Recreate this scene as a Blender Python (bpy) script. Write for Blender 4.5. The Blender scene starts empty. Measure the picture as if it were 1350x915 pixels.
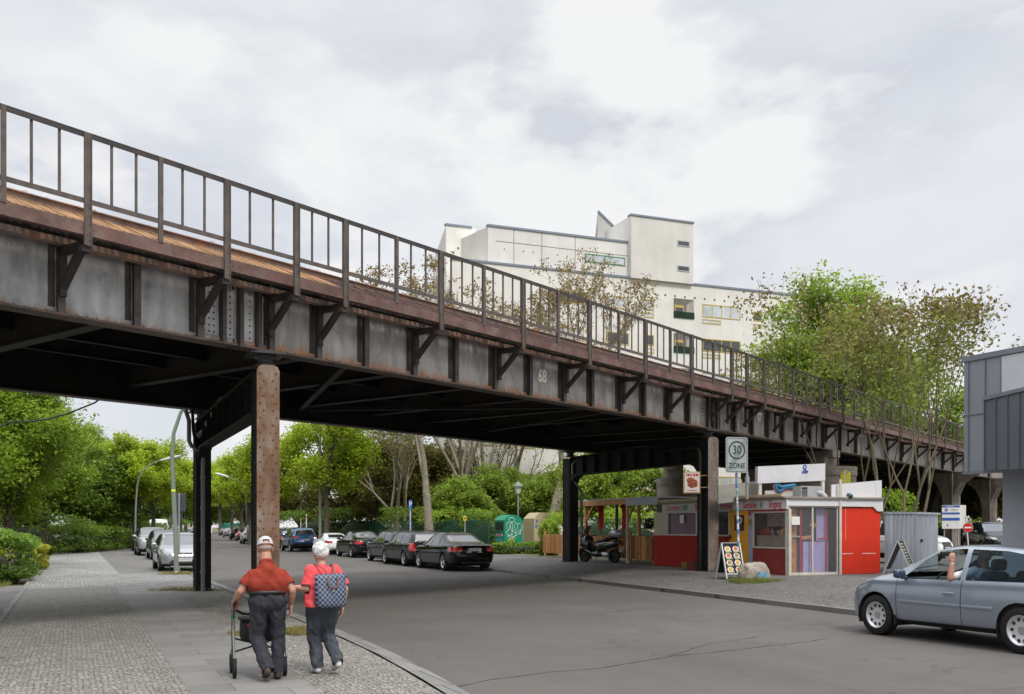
import bpy, bmesh, math, random
import numpy as np
from mathutils import Vector, Matrix, noise as mnoise
from mathutils.geometry import tessellate_polygon
R = math.radians
SC = bpy.context.scene
COL = SC.collection
F = 1280.0; CAMH = 1.68; HY = 694.0; CX = 675.0      # camera constants measured from the photograph (1350 px wide)

# ------------------------------------------------------------------ materials
class NT:
    def __init__(s, mat):
        s.t = mat.node_tree; s.n = s.t.nodes; s.l = s.t.links
    def node(s, typ, **kw):
        n = s.n.new(typ)
        for k, v in kw.items():
            if k.startswith('i_'):
                n.inputs[k[2:].replace('_', ' ')].default_value = v
            else:
                setattr(n, k, v)
        return n
    def link(s, a, b): s.l.new(a, b)
    def coord(s, kind='Object', scale=(1, 1, 1)):
        c = s.node('ShaderNodeTexCoord'); m = s.node('ShaderNodeMapping')
        m.inputs['Scale'].default_value = scale
        s.link(c.outputs[kind], m.inputs['Vector']); return m.outputs['Vector']
    def noise(s, vec, scale=5, detail=4, rough=.55):
        n = s.node('ShaderNodeTexNoise'); n.inputs['Scale'].default_value = scale
        n.inputs['Detail'].default_value = detail; n.inputs['Roughness'].default_value = rough
        if vec is not None: s.link(vec, n.inputs['Vector'])
        return n.outputs['Fac']
    def ramp(s, fac, stops):
        r = s.node('ShaderNodeValToRGB'); e = r.color_ramp.elements
        while len(e) < len(stops): e.new(.5)
        for el, (p, c) in zip(e, stops):
            el.position = p; el.color = (c[0], c[1], c[2], 1) if not isinstance(c, (int, float)) else (c, c, c, 1)
        s.link(fac, r.inputs['Fac']); return r.outputs['Color']
    def mix(s, fac, a, b, mode='MIX'):
        m = s.node('ShaderNodeMix', data_type='RGBA', blend_type=mode)
        for sock, v in ((m.inputs[0], fac), (m.inputs[6], a), (m.inputs[7], b)):
            if isinstance(v, (int, float)): sock.default_value = v
            elif isinstance(v, tuple): sock.default_value = (v[0], v[1], v[2], 1)
            else: s.link(v, sock)
        return m.outputs[2]
    def math(s, op, a, b=0.0, clamp=False):
        m = s.node('ShaderNodeMath', operation=op); m.use_clamp = clamp
        for sock, v in ((m.inputs[0], a), (m.inputs[1], b)):
            if isinstance(v, (int, float)): sock.default_value = v
            else: s.link(v, sock)
        return m.outputs[0]
    def bump(s, h, strength=.3, dist=.01):
        b = s.node('ShaderNodeBump'); b.inputs['Strength'].default_value = strength; b.inputs['Distance'].default_value = dist
        s.link(h, b.inputs['Height']); return b.outputs['Normal']

_mc = {}
def new_mat(name):
    m = bpy.data.materials.new(name); m.use_nodes = True
    nt = NT(m); bs = m.node_tree.nodes['Principled BSDF']
    return m, nt, bs

def mat(name, col, rough=.6, metal=0.0, var=.18, scale=3.0, bump=0.0, bscale=60.0, spec=.5, coat=0.0, dirt=None, dscale=1.2, damt=.5, emis=None):
    if name in _mc: return _mc[name]
    m, t, b = new_mat(name)
    v = t.coord()
    n = t.noise(v, scale, 5)
    lo = tuple(c * (1 - var) for c in col); hi = tuple(min(1, c * (1 + var)) for c in col)
    c = t.ramp(n, [(.3, lo), (.7, hi)])
    if dirt:
        n2 = t.noise(v, dscale, 6, .65)
        f = t.ramp(n2, [(.45, 0.0), (.75, damt)])
        c = t.mix(f, c, dirt)
    t.link(c, b.inputs['Base Color'])
    b.inputs['Roughness'].default_value = rough; b.inputs['Metallic'].default_value = metal
    b.inputs['Specular IOR Level'].default_value = spec
    if coat: b.inputs['Coat Weight'].default_value = coat; b.inputs['Coat Roughness'].default_value = .04
    if bump:
        t.link(t.bump(t.noise(v, bscale, 4), bump, .01), b.inputs['Normal'])
    _mc[name] = m
    return m

def glass_mat(name, tint=(.8, .9, .9), rough=.02, opacity=.25, base=None):
    if name in _mc: return _mc[name]
    m, t, b = new_mat(name)
    out = m.node_tree.nodes['Material Output']
    tr = t.node('ShaderNodeBsdfTransparent'); tr.inputs[0].default_value = (*tint, 1)
    b.inputs['Base Color'].default_value = (*base, 1) if base else (tint[0] * .08, tint[1] * .08, tint[2] * .09, 1)
    b.inputs['Roughness'].default_value = rough; b.inputs['Specular IOR Level'].default_value = .6
    fr = t.node('ShaderNodeLayerWeight'); fr.inputs['Blend'].default_value = .5
    f = t.math('ADD', t.math('MULTIPLY', t.math('POWER', fr.outputs['Facing'], 4.0), .7), opacity + .03, True)
    mx = t.node('ShaderNodeMixShader'); t.link(f, mx.inputs[0]); t.link(tr.outputs[0], mx.inputs[1]); t.link(b.outputs[0], mx.inputs[2])
    t.link(mx.outputs[0], out.inputs['Surface'])
    _mc[name] = m; return m

def leaf_mat(name, col, trans=.35, col2=None):
    if name in _mc: return _mc[name]
    m, t, b = new_mat(name)
    out = m.node_tree.nodes['Material Output']
    at = t.node('ShaderNodeAttribute'); at.attribute_name = 'tint'
    sp = t.node('ShaderNodeSeparateColor'); t.link(at.outputs['Color'], sp.inputs[0])
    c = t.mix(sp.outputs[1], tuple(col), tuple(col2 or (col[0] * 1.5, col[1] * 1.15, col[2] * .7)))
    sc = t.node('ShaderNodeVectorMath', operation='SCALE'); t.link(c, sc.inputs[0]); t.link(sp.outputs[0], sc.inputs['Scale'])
    t.link(sc.outputs[0], b.inputs['Base Color']); b.inputs['Roughness'].default_value = .55; b.inputs['Specular IOR Level'].default_value = .25
    tl = t.node('ShaderNodeBsdfTranslucent'); t.link(sc.outputs[0], tl.inputs[0])
    mx = t.node('ShaderNodeMixShader'); mx.inputs[0].default_value = trans
    t.link(b.outputs[0], mx.inputs[1]); t.link(tl.outputs[0], mx.inputs[2]); t.link(mx.outputs[0], out.inputs['Surface'])
    _mc[name] = m; return m

# ------------------------------------------------------------------ things, parts
def tag(o, label=None, cat=None, group=None, kind=None):
    if label: o['label'] = label
    if cat: o['category'] = cat
    if group: o['group'] = group
    if kind: o['kind'] = kind
    return o
def thing(name, label, cat, loc=(0, 0, 0), rz=0.0, group=None):
    o = bpy.data.objects.new(name, None); COL.objects.link(o); o.empty_display_size = .2
    o.location = loc; o.rotation_euler = (0, 0, rz)
    return tag(o, label, cat, group)
def empty(name, parent, loc=(0, 0, 0), rot=(0, 0, 0)):
    o = bpy.data.objects.new(name, None); COL.objects.link(o); o.parent = parent; o.location = loc; o.rotation_euler = rot; return o
def copy_tree(o, parent=None):
    c = o.copy(); COL.objects.link(c); c.parent = parent
    for ch in list(o.children): copy_tree(ch, c)
    return c

class MB:
    """collects faces; every face has a material slot and a smooth flag"""
    def __init__(s): s.v = []; s.f = []; s.mi = []; s.sm = []; s.cur = 0; s.smooth = False; s.M = None
    def add(s, vs, fs, smooth=None):
        k = len(s.v)
        if s.M is not None: vs = [s.M @ Vector(p) for p in vs]
        s.v += [tuple(p) for p in vs]
        for f in fs:
            s.f.append([i + k for i in f]); s.mi.append(s.cur); s.sm.append(s.smooth if smooth is None else smooth)
        return s
    def hexa(s, p):
        return s.add(p, [(0, 3, 2, 1), (4, 5, 6, 7), (0, 1, 5, 4), (1, 2, 6, 5), (2, 3, 7, 6), (3, 0, 4, 7)], False)
    def box(s, x0, y0, z0, x1, y1, z1):
        if x0 > x1: x0, x1 = x1, x0
        if y0 > y1: y0, y1 = y1, y0
        if z0 > z1: z0, z1 = z1, z0
        return s.hexa([(x0, y0, z0), (x1, y0, z0), (x1, y1, z0), (x0, y1, z0), (x0, y0, z1), (x1, y0, z1), (x1, y1, z1), (x0, y1, z1)])
    def cbox(s, c, d): return s.box(c[0] - d[0] / 2, c[1] - d[1] / 2, c[2] - d[2] / 2, c[0] + d[0] / 2, c[1] + d[1] / 2, c[2] + d[2] / 2)
    def bbox(s, c, d, bev=.01, rot=None):
        """bevelled box"""
        bm = bmesh.new(); bmesh.ops.create_cube(bm, size=1)
        bmesh.ops.scale(bm, vec=d, verts=bm.verts)
        bmesh.ops.bevel(bm, geom=bm.edges[:], offset=bev, segments=2, affect='EDGES', profile=.5)
        if rot is not None: bmesh.ops.rotate(bm, cent=(0, 0, 0), matrix=rot, verts=bm.verts)
        bmesh.ops.translate(bm, vec=c, verts=bm.verts)
        return s.from_bm(bm)
    def from_bm(s, bm, smooth=None):
        bm.verts.index_update()
        s.add([v.co.copy() for v in bm.verts], [[v.index for v in f.verts] for f in bm.faces], smooth); bm.free(); return s
    def beam(s, p, q, w, h, up=(0, 0, 1)):
        p = Vector(p); q = Vector(q); a = (q - p).normalized(); u = Vector(up)
        if abs(a.dot(u)) > .98: u = Vector((1, 0, 0))
        x = a.cross(u).normalized(); y = x.cross(a).normalized()
        x *= w / 2; y *= h / 2
        return s.hexa([p - x - y, p + x - y, p + x + y, p - x + y, q - x - y, q + x - y, q + x + y, q - x + y])
    def tube(s, pts, r, n=8, caps=True, smooth=True):
        pts = [Vector(p) for p in pts]; rs = r if isinstance(r, (list, tuple)) else [r] * len(pts)
        vs = []; fs = []; px = None
        for i, p in enumerate(pts):
            a = (pts[min(i + 1, len(pts) - 1)] - pts[max(i - 1, 0)])
            if a.length < 1e-9: a = Vector((0, 0, 1))
            a.normalize()
            if px is None:
                px = a.orthogonal().normalized()
            else:
                px = (px - a * px.dot(a))
                px = px.normalized() if px.length > 1e-6 else a.orthogonal().normalized()
            py = a.cross(px)
            for k in range(n):
                t = 2 * math.pi * k / n
                vs.append(p + (px * math.cos(t) + py * math.sin(t)) * rs[i])
        for i in range(len(pts) - 1):
            for k in range(n):
                k2 = (k + 1) % n
                fs.append((i * n + k, i * n + k2, (i + 1) * n + k2, (i + 1) * n + k))
        s.add(vs, fs, smooth)
        if caps:
            s.add(vs[:n][::-1], [tuple(range(n))], False); s.add(vs[-n:], [tuple(range(n))], False)
        return s
    def lathe(s, prof, n=24, c=(0, 0, 0), axis='z', smooth=True):
        vs = []; fs = []
        for r, z in prof:
            for k in range(n):
                t = 2 * math.pi * k / n
                x, y = r * math.cos(t), r * math.sin(t)
                p = (x, y, z) if axis == 'z' else ((x, z, -y) if axis == 'y' else (z, x, y))
                vs.append((p[0] + c[0], p[1] + c[1], p[2] + c[2]))
        m = len(prof)
        for i in range(m - 1):
            for k in range(n):
                k2 = (k + 1) % n
                fs.append((i * n + k, i * n + k2, (i + 1) * n + k2, (i + 1) * n + k))
        return s.add(vs, fs, smooth)
    def prism(s, poly, fn, smooth=False):
        """poly: 2-D outline; fn(a, b, side) -> 3-D, side 0 or 1"""
        n = len(poly)
        v0 = [fn(a, b, 0) for a, b in poly]; v1 = [fn(a, b, 1) for a, b in poly]
        s.add(v0 + v1, [tuple(range(n))[::-1], tuple(range(n, 2 * n))], False)
        s.add(v0 + v1, [(i, (i + 1) % n, (i + 1) % n + n, i + n) for i in range(n)], smooth)
        return s
    def quad(s, a, b, c, d): return s.add([a, b, c, d], [(0, 1, 2, 3)], False)
    def sphere(s, c, r, n=12, m=8, sc=(1, 1, 1), smooth=True):
        vs = []; fs = []
        for i in range(m + 1):
            ph = math.pi * i / m
            for k in range(n):
                t = 2 * math.pi * k / n
                vs.append((c[0] + r * sc[0] * math.sin(ph) * math.cos(t), c[1] + r * sc[1] * math.sin(ph) * math.sin(t), c[2] - r * sc[2] * math.cos(ph)))
        for i in range(m):
            for k in range(n):
                k2 = (k + 1) % n; fs.append((i * n + k, i * n + k2, (i + 1) * n + k2, (i + 1) * n + k))
        return s.add(vs, fs, smooth)
    def rivet(s, c, nrm, r=.018):
        """a low dome on a surface"""
        nrm = Vector(nrm).normalized(); x = nrm.orthogonal().normalized(); y = nrm.cross(x); c = Vector(c)
        vs = [c + (x * math.cos(a) + y * math.sin(a)) * r for a in [k * math.pi / 3 for k in range(6)]]
        vs += [c + (x * math.cos(a) + y * math.sin(a)) * r * .6 + nrm * r * .6 for a in [k * math.pi / 3 for k in range(6)]]
        return s.add(vs, [(k, (k + 1) % 6, (k + 1) % 6 + 6, k + 6) for k in range(6)] + [tuple(range(6, 12))], False)
    def build(s, name, mats, parent=None, loc=None, clean=False):
        me = bpy.data.meshes.new(name)
        me.from_pydata([tuple(v) for v in s.v], [], s.f)
        if not isinstance(mats, (list, tuple)): mats = [mats]
        for m in mats: me.materials.append(m)
        me.polygons.foreach_set('material_index', s.mi)
        me.polygons.foreach_set('use_smooth', s.sm)
        if clean:
            bm = bmesh.new(); bm.from_mesh(me); bmesh.ops.remove_doubles(bm, verts=bm.verts, dist=1e-5)
            bmesh.ops.recalc_face_normals(bm, faces=bm.faces); bm.to_mesh(me); bm.free()
        me.update()
        o = bpy.data.objects.new(name, me); COL.objects.link(o); o.parent = parent
        if loc is not None: o.location = loc
        return o

def structure(name, mb, m, loc=None, rz=0):
    o = mb.build(name, m); o['kind'] = 'structure'
    if loc: o.location = loc
    o.rotation_euler = (0, 0, rz); return o

def text_obj(name, s, size, m, parent, M, xs=1.0, bold=0.0, extrude=.002):
    cu = bpy.data.curves.new(name, 'FONT'); cu.body = s; cu.size = size; cu.align_x = 'CENTER'; cu.align_y = 'CENTER'
    cu.extrude = extrude; cu.offset = bold; cu.resolution_u = 4
    t = bpy.data.objects.new(name, cu); COL.objects.link(t)
    dg = bpy.context.evaluated_depsgraph_get()
    me = bpy.data.meshes.new_from_object(t.evaluated_get(dg))
    bpy.data.objects.remove(t); bpy.data.curves.remove(cu)
    me.transform(Matrix.Diagonal((xs, 1, 1, 1)))
    me.transform(M)
    me.materials.clear(); me.materials.append(m)
    me.name = name
    o = bpy.data.objects.new(name, me); COL.objects.link(o); o.parent = parent
    return o
def face_matrix(o, right, up):
    """text plane: right and up vectors, origin o"""
    r = Vector(right).normalized(); u = Vector(up).normalized(); n = r.cross(u)
    return Matrix(((r.x, u.x, n.x, o[0]), (r.y, u.y, n.y, o[1]), (r.z, u.z, n.z, o[2]), (0, 0, 0, 1)))

# ------------------------------------------------------------------ frames
def gpt(px, py, z=0.0):
    """photo pixel of a point at height z -> ground position"""
    Y = F * (CAMH - z) / (py - HY); return ((px - CX) / F * Y, Y)
def zpt(py, Y): return CAMH + (HY - py) / F * Y
D = Vector((-.4127, .9109)); NV = Vector((.9109, .4127)); SRZ = math.atan2(.4127, .9109)   # street: along, across
def S(s, u): return (NV.x * s + D.x * u, NV.y * s + D.y * u)
def bend(u):
    if u < 60: return 0.0
    if u < 150: return .0009 * (u - 60) ** 2
    return 7.29 + .125 * (u - 150)
def SB(s, u): return S(s + bend(u), u)
# the right kerb leans slightly from the street direction
KA = Vector((6.38, 18.55)); KB = Vector((-.56, 36.1)); KD = (KB - KA).normalized(); KN = Vector((KD.y, -KD.x))
def right_dist(x, y): return (Vector((x, y)) - KA).dot(KN)
def gz(x, y):
    dr = right_dist(x, y)
    if dr > 0: return .10 + .20 * min(1, dr / 3.6)
    return 0.0
# ------------------------------------------------------------------ camera, sky, sun
cam_d = bpy.data.cameras.new('camera'); cam = bpy.data.objects.new('camera', cam_d); COL.objects.link(cam)
cam.location = (0, 0, CAMH); cam.rotation_euler = (R(90), 0, 0)
cam_d.sensor_fit = 'HORIZONTAL'; cam_d.sensor_width = 36; cam_d.lens = F / 1350 * 36
cam_d.shift_y = (HY - 457.5) / 1350; cam_d.clip_start = .05; cam_d.clip_end = 3000
SC.camera = cam
SC.view_settings.view_transform = 'Standard'; SC.view_settings.look = 'None'; SC.view_settings.exposure = 0; SC.view_settings.gamma = 1
SC.render.engine = 'CYCLES'; SC.cycles.use_denoising = True
SC.cycles.max_bounces = 8; SC.cycles.transparent_max_bounces = 12

SUN_EL, SUN_AZ = R(52), R(150)     # azimuth measured clockwise from +Y: behind the camera, to the right
w = bpy.data.worlds.new('World'); SC.world = w; w.use_nodes = True
t = NT(w); bg = w.node_tree.nodes['Background']
sky = t.node('ShaderNodeTexSky', sky_type='NISHITA'); sky.sun_disc = False
sky.sun_elevation = SUN_EL; sky.sun_rotation = SUN_AZ
tc = t.node('ShaderNodeTexCoord')
sep = t.node('ShaderNodeSeparateXYZ'); t.link(tc.outputs['Generated'], sep.inputs[0])
zc = t.math('MAXIMUM', sep.outputs[2], 0.0)
den = t.math('ADD', zc, .26)
comb = t.node('ShaderNodeCombineXYZ')
t.link(t.math('DIVIDE', sep.outputs[0], den), comb.inputs[0]); t.link(t.math('DIVIDE', sep.outputs[1], den), comb.inputs[1])
t.link(t.math('MULTIPLY', zc, 2.5), comb.inputs[2])
def cloud_noise(off, scale, detail, rough, lo):
    mp = t.node('ShaderNodeMapping'); mp.inputs['Location'].default_value = (lo[0] + off[0], lo[1] + off[1], lo[2] + off[2]); mp.inputs['Scale'].default_value = (1, .62, 1)
    t.link(comb.outputs[0], mp.inputs['Vector']); return t.noise(mp.outputs[0], scale, detail, rough)
LO = (3.1, 1.7, .4)
d1 = cloud_noise((0, 0, 0), 2.1, 10, .55, LO); d2 = cloud_noise((.08, .02, .15), 1.75, 9, .52, LO)
lit = t.math('ADD', .5, t.math('MULTIPLY', t.math('SUBTRACT', d1, d2), 7.0), True)
ccol = t.ramp(lit, [(.08, (.675, .70, .765)), (.45, (.855, .862, .885)), (.85, (.965, .965, .96))])
veil = t.ramp(cloud_noise((5, 3, 0), .7, 5, .5, LO), [(.36, (.66, .70, .785)), (.60, (.87, .885, .91))])
mask = t.ramp(d1, [(.43, 0.0), (.58, .92)])
cloud = t.mix(mask, veil, ccol)
# near the horizon the cloud deck thins into an even pale haze
hz = t.ramp(zc, [(.0, 1.0), (.30, .12), (.5, 0.0)])
cloud = t.mix(t.math('MULTIPLY', hz, .55), cloud, (.87, .88, .90))
# an overcast sky is brighter overhead
zen = t.node('ShaderNodeMapRange'); zen.inputs['From Min'].default_value = .5; zen.inputs['From Max'].default_value = .95
zen.inputs['To Min'].default_value = 1.0; zen.inputs['To Max'].default_value = 3.0
t.link(zc, zen.inputs['Value'])
cb = t.node('ShaderNodeVectorMath', operation='SCALE'); t.link(cloud, cb.inputs[0]); t.link(zen.outputs[0], cb.inputs['Scale'])
skb = t.node('ShaderNodeVectorMath', operation='SCALE'); t.link(sky.outputs[0], skb.inputs[0]); skb.inputs['Scale'].default_value = .10
full = t.mix(.94, skb.outputs[0], cb.outputs[0])
t.link(full, bg.inputs['Color']); bg.inputs['Strength'].default_value = 1.0
sun_d = bpy.data.lights.new('sun', 'SUN'); sun_d.energy = 2.4; sun_d.angle = R(12); sun_d.color = (1, .95, .87)
sun = bpy.data.objects.new('sun', sun_d); COL.objects.link(sun)
sd = Vector((math.sin(SUN_AZ) * math.cos(SUN_EL), math.cos(SUN_AZ) * math.cos(SUN_EL), math.sin(SUN_EL)))
sun.rotation_euler = sd.to_track_quat('Z', 'Y').to_euler(); sun.location = (30, -30, 60)
# ------------------------------------------------------------------ ground surfaces (street frame: local x across, y along)
def asphalt(name, base, var=.25):
    m, t, b = new_mat(name); v = t.coord()
    n1 = t.noise(v, .35, 6, .6); n2 = t.noise(v, 2.2, 5, .6); n3 = t.noise(v, 140, 3, .6)
    c = t.ramp(n1, [(.3, tuple(x * (1 - var) for x in base)), (.7, tuple(x * (1 + var) for x in base))])
    c = t.mix(t.ramp(n2, [(.4, 0.0), (.8, .5)]), c, tuple(x * .72 for x in base))
    c = t.mix(t.ramp(n3, [(.35, 0.0), (.75, .45)]), c, tuple(min(1, x * 1.7) for x in base))
    # long wheel-worn bands along the street
    vs = t.coord(scale=(1, .02, 1)); n4 = t.noise(vs, .9, 3)
    c = t.mix(t.ramp(n4, [(.42, 0.0), (.62, .28)]), c, tuple(x * 1.35 for x in base))
    # hairline cracks
    vo = t.node('ShaderNodeTexVoronoi', feature='DISTANCE_TO_EDGE'); vo.inputs['Scale'].default_value = .22
    wv = t.node('ShaderNodeVectorMath', operation='ADD'); t.link(v, wv.inputs[0])
    nz = t.node('ShaderNodeTexNoise'); nz.inputs['Scale'].default_value = 1.3; nz.inputs['Detail'].default_value = 6; t.link(v, nz.inputs['Vector'])
    sc = t.node('ShaderNodeVectorMath', operation='SCALE'); t.link(nz.outputs['Color'], sc.inputs[0]); sc.inputs['Scale'].default_value = 1.6
    t.link(sc.outputs[0], wv.inputs[1]); t.link(wv.outputs[0], vo.inputs['Vector'])
    pc = t.node('ShaderNodeTexVoronoi', feature='F1'); pc.inputs['Scale'].default_value = .16; t.link(v, pc.inputs['Vector'])
    pcs = t.node('ShaderNodeSeparateColor'); t.link(pc.outputs['Color'], pcs.inputs[0])
    c = t.mix(t.ramp(pcs.outputs[0], [(.5, 0.0), (.52, .16), (.8, .16), (.82, 0.0)]), c, tuple(x * 1.5 for x in base))
    st = t.noise(v, .9, 7, .7); c = t.mix(t.ramp(st, [(.60, 0.0), (.74, .35)]), c, tuple(x * .5 for x in base))
    cr = t.ramp(vo.outputs['Distance'], [(.0, .4), (.005, 0.0)])
    c = t.mix(cr, c, (.02, .02, .02))
    t.link(c, b.inputs['Base Color']); b.inputs['Roughness'].default_value = .8; b.inputs['Specular IOR Level'].default_value = .35
    t.link(t.bump(n3, .35, .008), b.inputs['Normal']); return m
def cobble(name, base, scale=13.0):
    m, t, b = new_mat(name); v = t.coord()
    vo = t.node('ShaderNodeTexVoronoi', feature='DISTANCE_TO_EDGE'); vo.inputs['Scale'].default_value = scale; vo.inputs['Randomness'].default_value = .75
    vc = t.node('ShaderNodeTexVoronoi', feature='F1'); vc.inputs['Scale'].default_value = scale; vc.inputs['Randomness'].default_value = .75
    t.link(v, vo.inputs['Vector']); t.link(v, vc.inputs['Vector'])
    sp = t.node('ShaderNodeSeparateColor'); t.link(vc.outputs['Color'], sp.inputs[0])
    c = t.ramp(sp.outputs[0], [(0, tuple(x * .72 for x in base)), (.6, base), (1, tuple(x * 1.28 for x in base))])
    n1 = t.noise(v, .5, 6, .65)
    c = t.mix(t.ramp(n1, [(.38, 0.0), (.72, .5)]), c, tuple(x * .5 for x in base))
    n5 = t.noise(v, 1.7, 5, .6)
    c = t.mix(t.ramp(n5, [(.5, 0.0), (.8, .35)]), c, (base[0] * 1.5, base[1] * 1.45, base[2] * 1.35))
    j = t.ramp(vo.outputs['Distance'], [(.0, 1.0), (.09, .0)])
    c = t.mix(j, c, (.035, .032, .028))
    t.link(c, b.inputs['Base Color']); b.inputs['Roughness'].default_value = .75
    h = t.ramp(vo.outputs['Distance'], [(.0, 0.0), (.16, 1.0)])
    t.link(t.bump(h, .8, .02), b.inputs['Normal']); return m
def slabs(name, base, bw, bh, mort=.012, rot=0.0):
    m, t, b = new_mat(name); c0 = t.node('ShaderNodeTexCoord'); mp = t.node('ShaderNodeMapping'); mp.inputs['Rotation'].default_value = (0, 0, rot)
    t.link(c0.outputs['Object'], mp.inputs['Vector']); v = mp.outputs[0]
    br = t.node('ShaderNodeTexBrick'); br.inputs['Scale'].default_value = 1; br.inputs['Mortar Size'].default_value = mort
    br.inputs['Brick Width'].default_value = bw; br.inputs['Row Height'].default_value = bh; br.inputs['Mortar Smooth'].default_value = .3
    br.inputs['Color1'].default_value = (*[x * .82 for x in base], 1); br.inputs['Color2'].default_value = (*[x * 1.15 for x in base], 1)
    br.inputs['Mortar'].default_value = (.04, .037, .03, 1); t.link(v, br.inputs['Vector'])
    n1 = t.noise(v, .8, 6, .65); n2 = t.noise(v, 60, 4)
    c = t.mix(t.ramp(n1, [(.4, 0.0), (.75, .45)]), br.outputs['Color'], tuple(x * .55 for x in base))
    c = t.mix(t.ramp(n2, [(.4, 0.0), (.8, .3)]), c, tuple(x * 1.5 for x in base))
    t.link(c, b.inputs['Base Color']); b.inputs['Roughness'].default_value = .72
    t.link(t.bump(br.outputs['Fac'], -.5, .01), b.inputs['Normal']); return m

M_ROAD = asphalt('road asphalt', (.090, .083, .076))
M_PATH = asphalt('path asphalt', (.13, .125, .118))
M_COB = cobble('mosaic cobbles', (.295, .275, .245), 17)
M_COBL = cobble('pale cobbles', (.27, .265, .255), 9)
M_SLAB = slabs('granite slabs', (.185, .178, .168), 1.0, .5, .006)
M_PLATE = slabs('concrete plates', (.24, .235, .225), .5, .5, .008)
M_KERB = slabs('kerb granite', (.20, .195, .185), .24, 1.05, .012, R(0))
M_SOIL = mat('soil', (.13, .11, .07), .95, var=.4, scale=2, bump=.6, bscale=25, dirt=(.07, .10, .03), dscale=.8, damt=.8)

def sheet(mb, left, right, z=0.0, n=None):
    """left, right: lists of (x, y[, z]) in local coordinates"""
    vs = []
    for a, b in zip(left, right):
        vs.append((a[0], a[1], a[2] if len(a) > 2 else z)); vs.append((b[0], b[1], b[2] if len(b) > 2 else z))
    fs = [(2 * i, 2 * i + 1, 2 * i + 3, 2 * i + 2) for i in range(len(left) - 1)]
    return mb.add(vs, fs, False)

g = MB(); g.quad((-900, -200, -.06), (900, -200, -.06), (900, 1500, -.06), (-900, 1500, -.06))
structure('ground', g, M_SOIL)
US = [-12, 0, 5, 8, 10, 12, 14, 16, 18, 20, 25, 30, 35, 40, 50, 60, 70, 80, 95, 110, 130, 150, 180, 220, 270, 330]
def kerb_l(u):                  # left kerb: straight at s=3.87, curving into the corner near the camera
    return 3.87 + bend(u) - (0 if u > 14 else .022 * (14 - u) ** 1.6)
def local_right(u):
    # point on the right kerb line at street coordinate u
    a = (KA.x * NV.x + KA.y * NV.y, KA.x * D.x + KA.y * D.y); b = (KB.x * NV.x + KB.y * NV.y, KB.x * D.x + KB.y * D.y)
    if u <= b[1]: return a[0] + (b[0] - a[0]) * (u - a[1]) / (b[1] - a[1])
    return b[0] + bend(u) + .0 * u
g = MB(); sheet(g, [(kerb_l(u) - .02, u) for u in US], [(local_right(u) + .02 + (40 if u < 6 else 0), u) for u in US], 0.0)
structure('road', g, M_ROAD, rz=SRZ)
# kerbs
g = MB()
for z0, off in ((.035, 0),):
    vs = []
    for u in [x for x in US if x > -5]:
        k = kerb_l(u); vs.append(((k - .22, u, .035), (k, u, .035), (k, u, -.03)))
    for i in range(len(vs) - 1):
        g.quad(vs[i][0], vs[i][1], vs[i + 1][1], vs[i + 1][0]); g.quad(vs[i][1], vs[i][2], vs[i + 1][2], vs[i + 1][1])
structure('left_kerb', g, M_KERB, rz=SRZ)
g = MB(); vs = []
UR = [x for x in US if x >= 8]
for u in UR:
    k = local_right(u); vs.append(((k + .18, u, .105), (k, u, .1), (k, u, -.03)))
for i in range(len(vs) - 1):
    g.quad(vs[i][0], vs[i + 1][0], vs[i + 1][1], vs[i][1]); g.quad(vs[i][1], vs[i + 1][1], vs[i + 1][2], vs[i][2])
structure('right_kerb', g, slabs('dark kerb stone', (.15, .145, .135), .24, 1.05, .006), rz=SRZ)
# left pavement: cobble field, slab strip, cobble strip, driveway band, plates beyond
ZP = .033
UL = [-12, -4, 0, 3, 6, 9, 11, 13, 15, 18, 21, 25, 28.5]
g = MB(); sheet(g, [(-1.1, u, ZP) for u in UL], [(1.08, u, ZP) for u in UL]); structure('pavement_cobbles', g, M_COB, rz=SRZ)
g = MB(); sheet(g, [(1.08, u, ZP + .002) for u in UL], [(2.24, u, ZP + .002) for u in UL]); structure('pavement_slabs', g, M_SLAB, rz=SRZ)
g = MB(); sheet(g, [(2.24, u, ZP) for u in UL], [(kerb_l(u) - .255, u, ZP) for u in UL]); structure('kerbside_cobbles', g, M_COB, rz=SRZ)
UD = [28.5, 31, 34, 36.5]
g = MB(); sheet(g, [(-1.1, u, ZP + .001) for u in UD], [(kerb_l(u) - .255, u, ZP + .001) for u in UD]); structure('pavement_driveway', g, M_COBL, rz=SRZ)
UF = [36.5, 40, 45, 50, 60, 70, 80, 95, 110, 130]
g = MB(); sheet(g, [(-1.1 + bend(u) * .6, u, ZP) for u in UF], [(1.5 + bend(u), u, ZP) for u in UF]); structure('far_pavement_plates', g, M_PLATE, rz=SRZ)
g = MB(); sheet(g, [(1.5 + bend(u), u, ZP - .006) for u in UF], [(kerb_l(u) - .255, u, ZP - .006) for u in UF]); structure('parking_strip', g, M_PATH, rz=SRZ)
g = MB()
for a, b in (((-1.22, -12), (-1.1, 40)),): g.box(a[0], a[1], -.05, b[0], b[1], .045)
structure('pavement_edging', g, M_KERB, rz=SRZ)
g = MB(); g.quad((-9, 5, -.02), (-1.22, 5, -.02), (-1.22, 31, -.02), (-9, 31, -.02)); structure('side_path', g, M_PATH, rz=SRZ)
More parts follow.
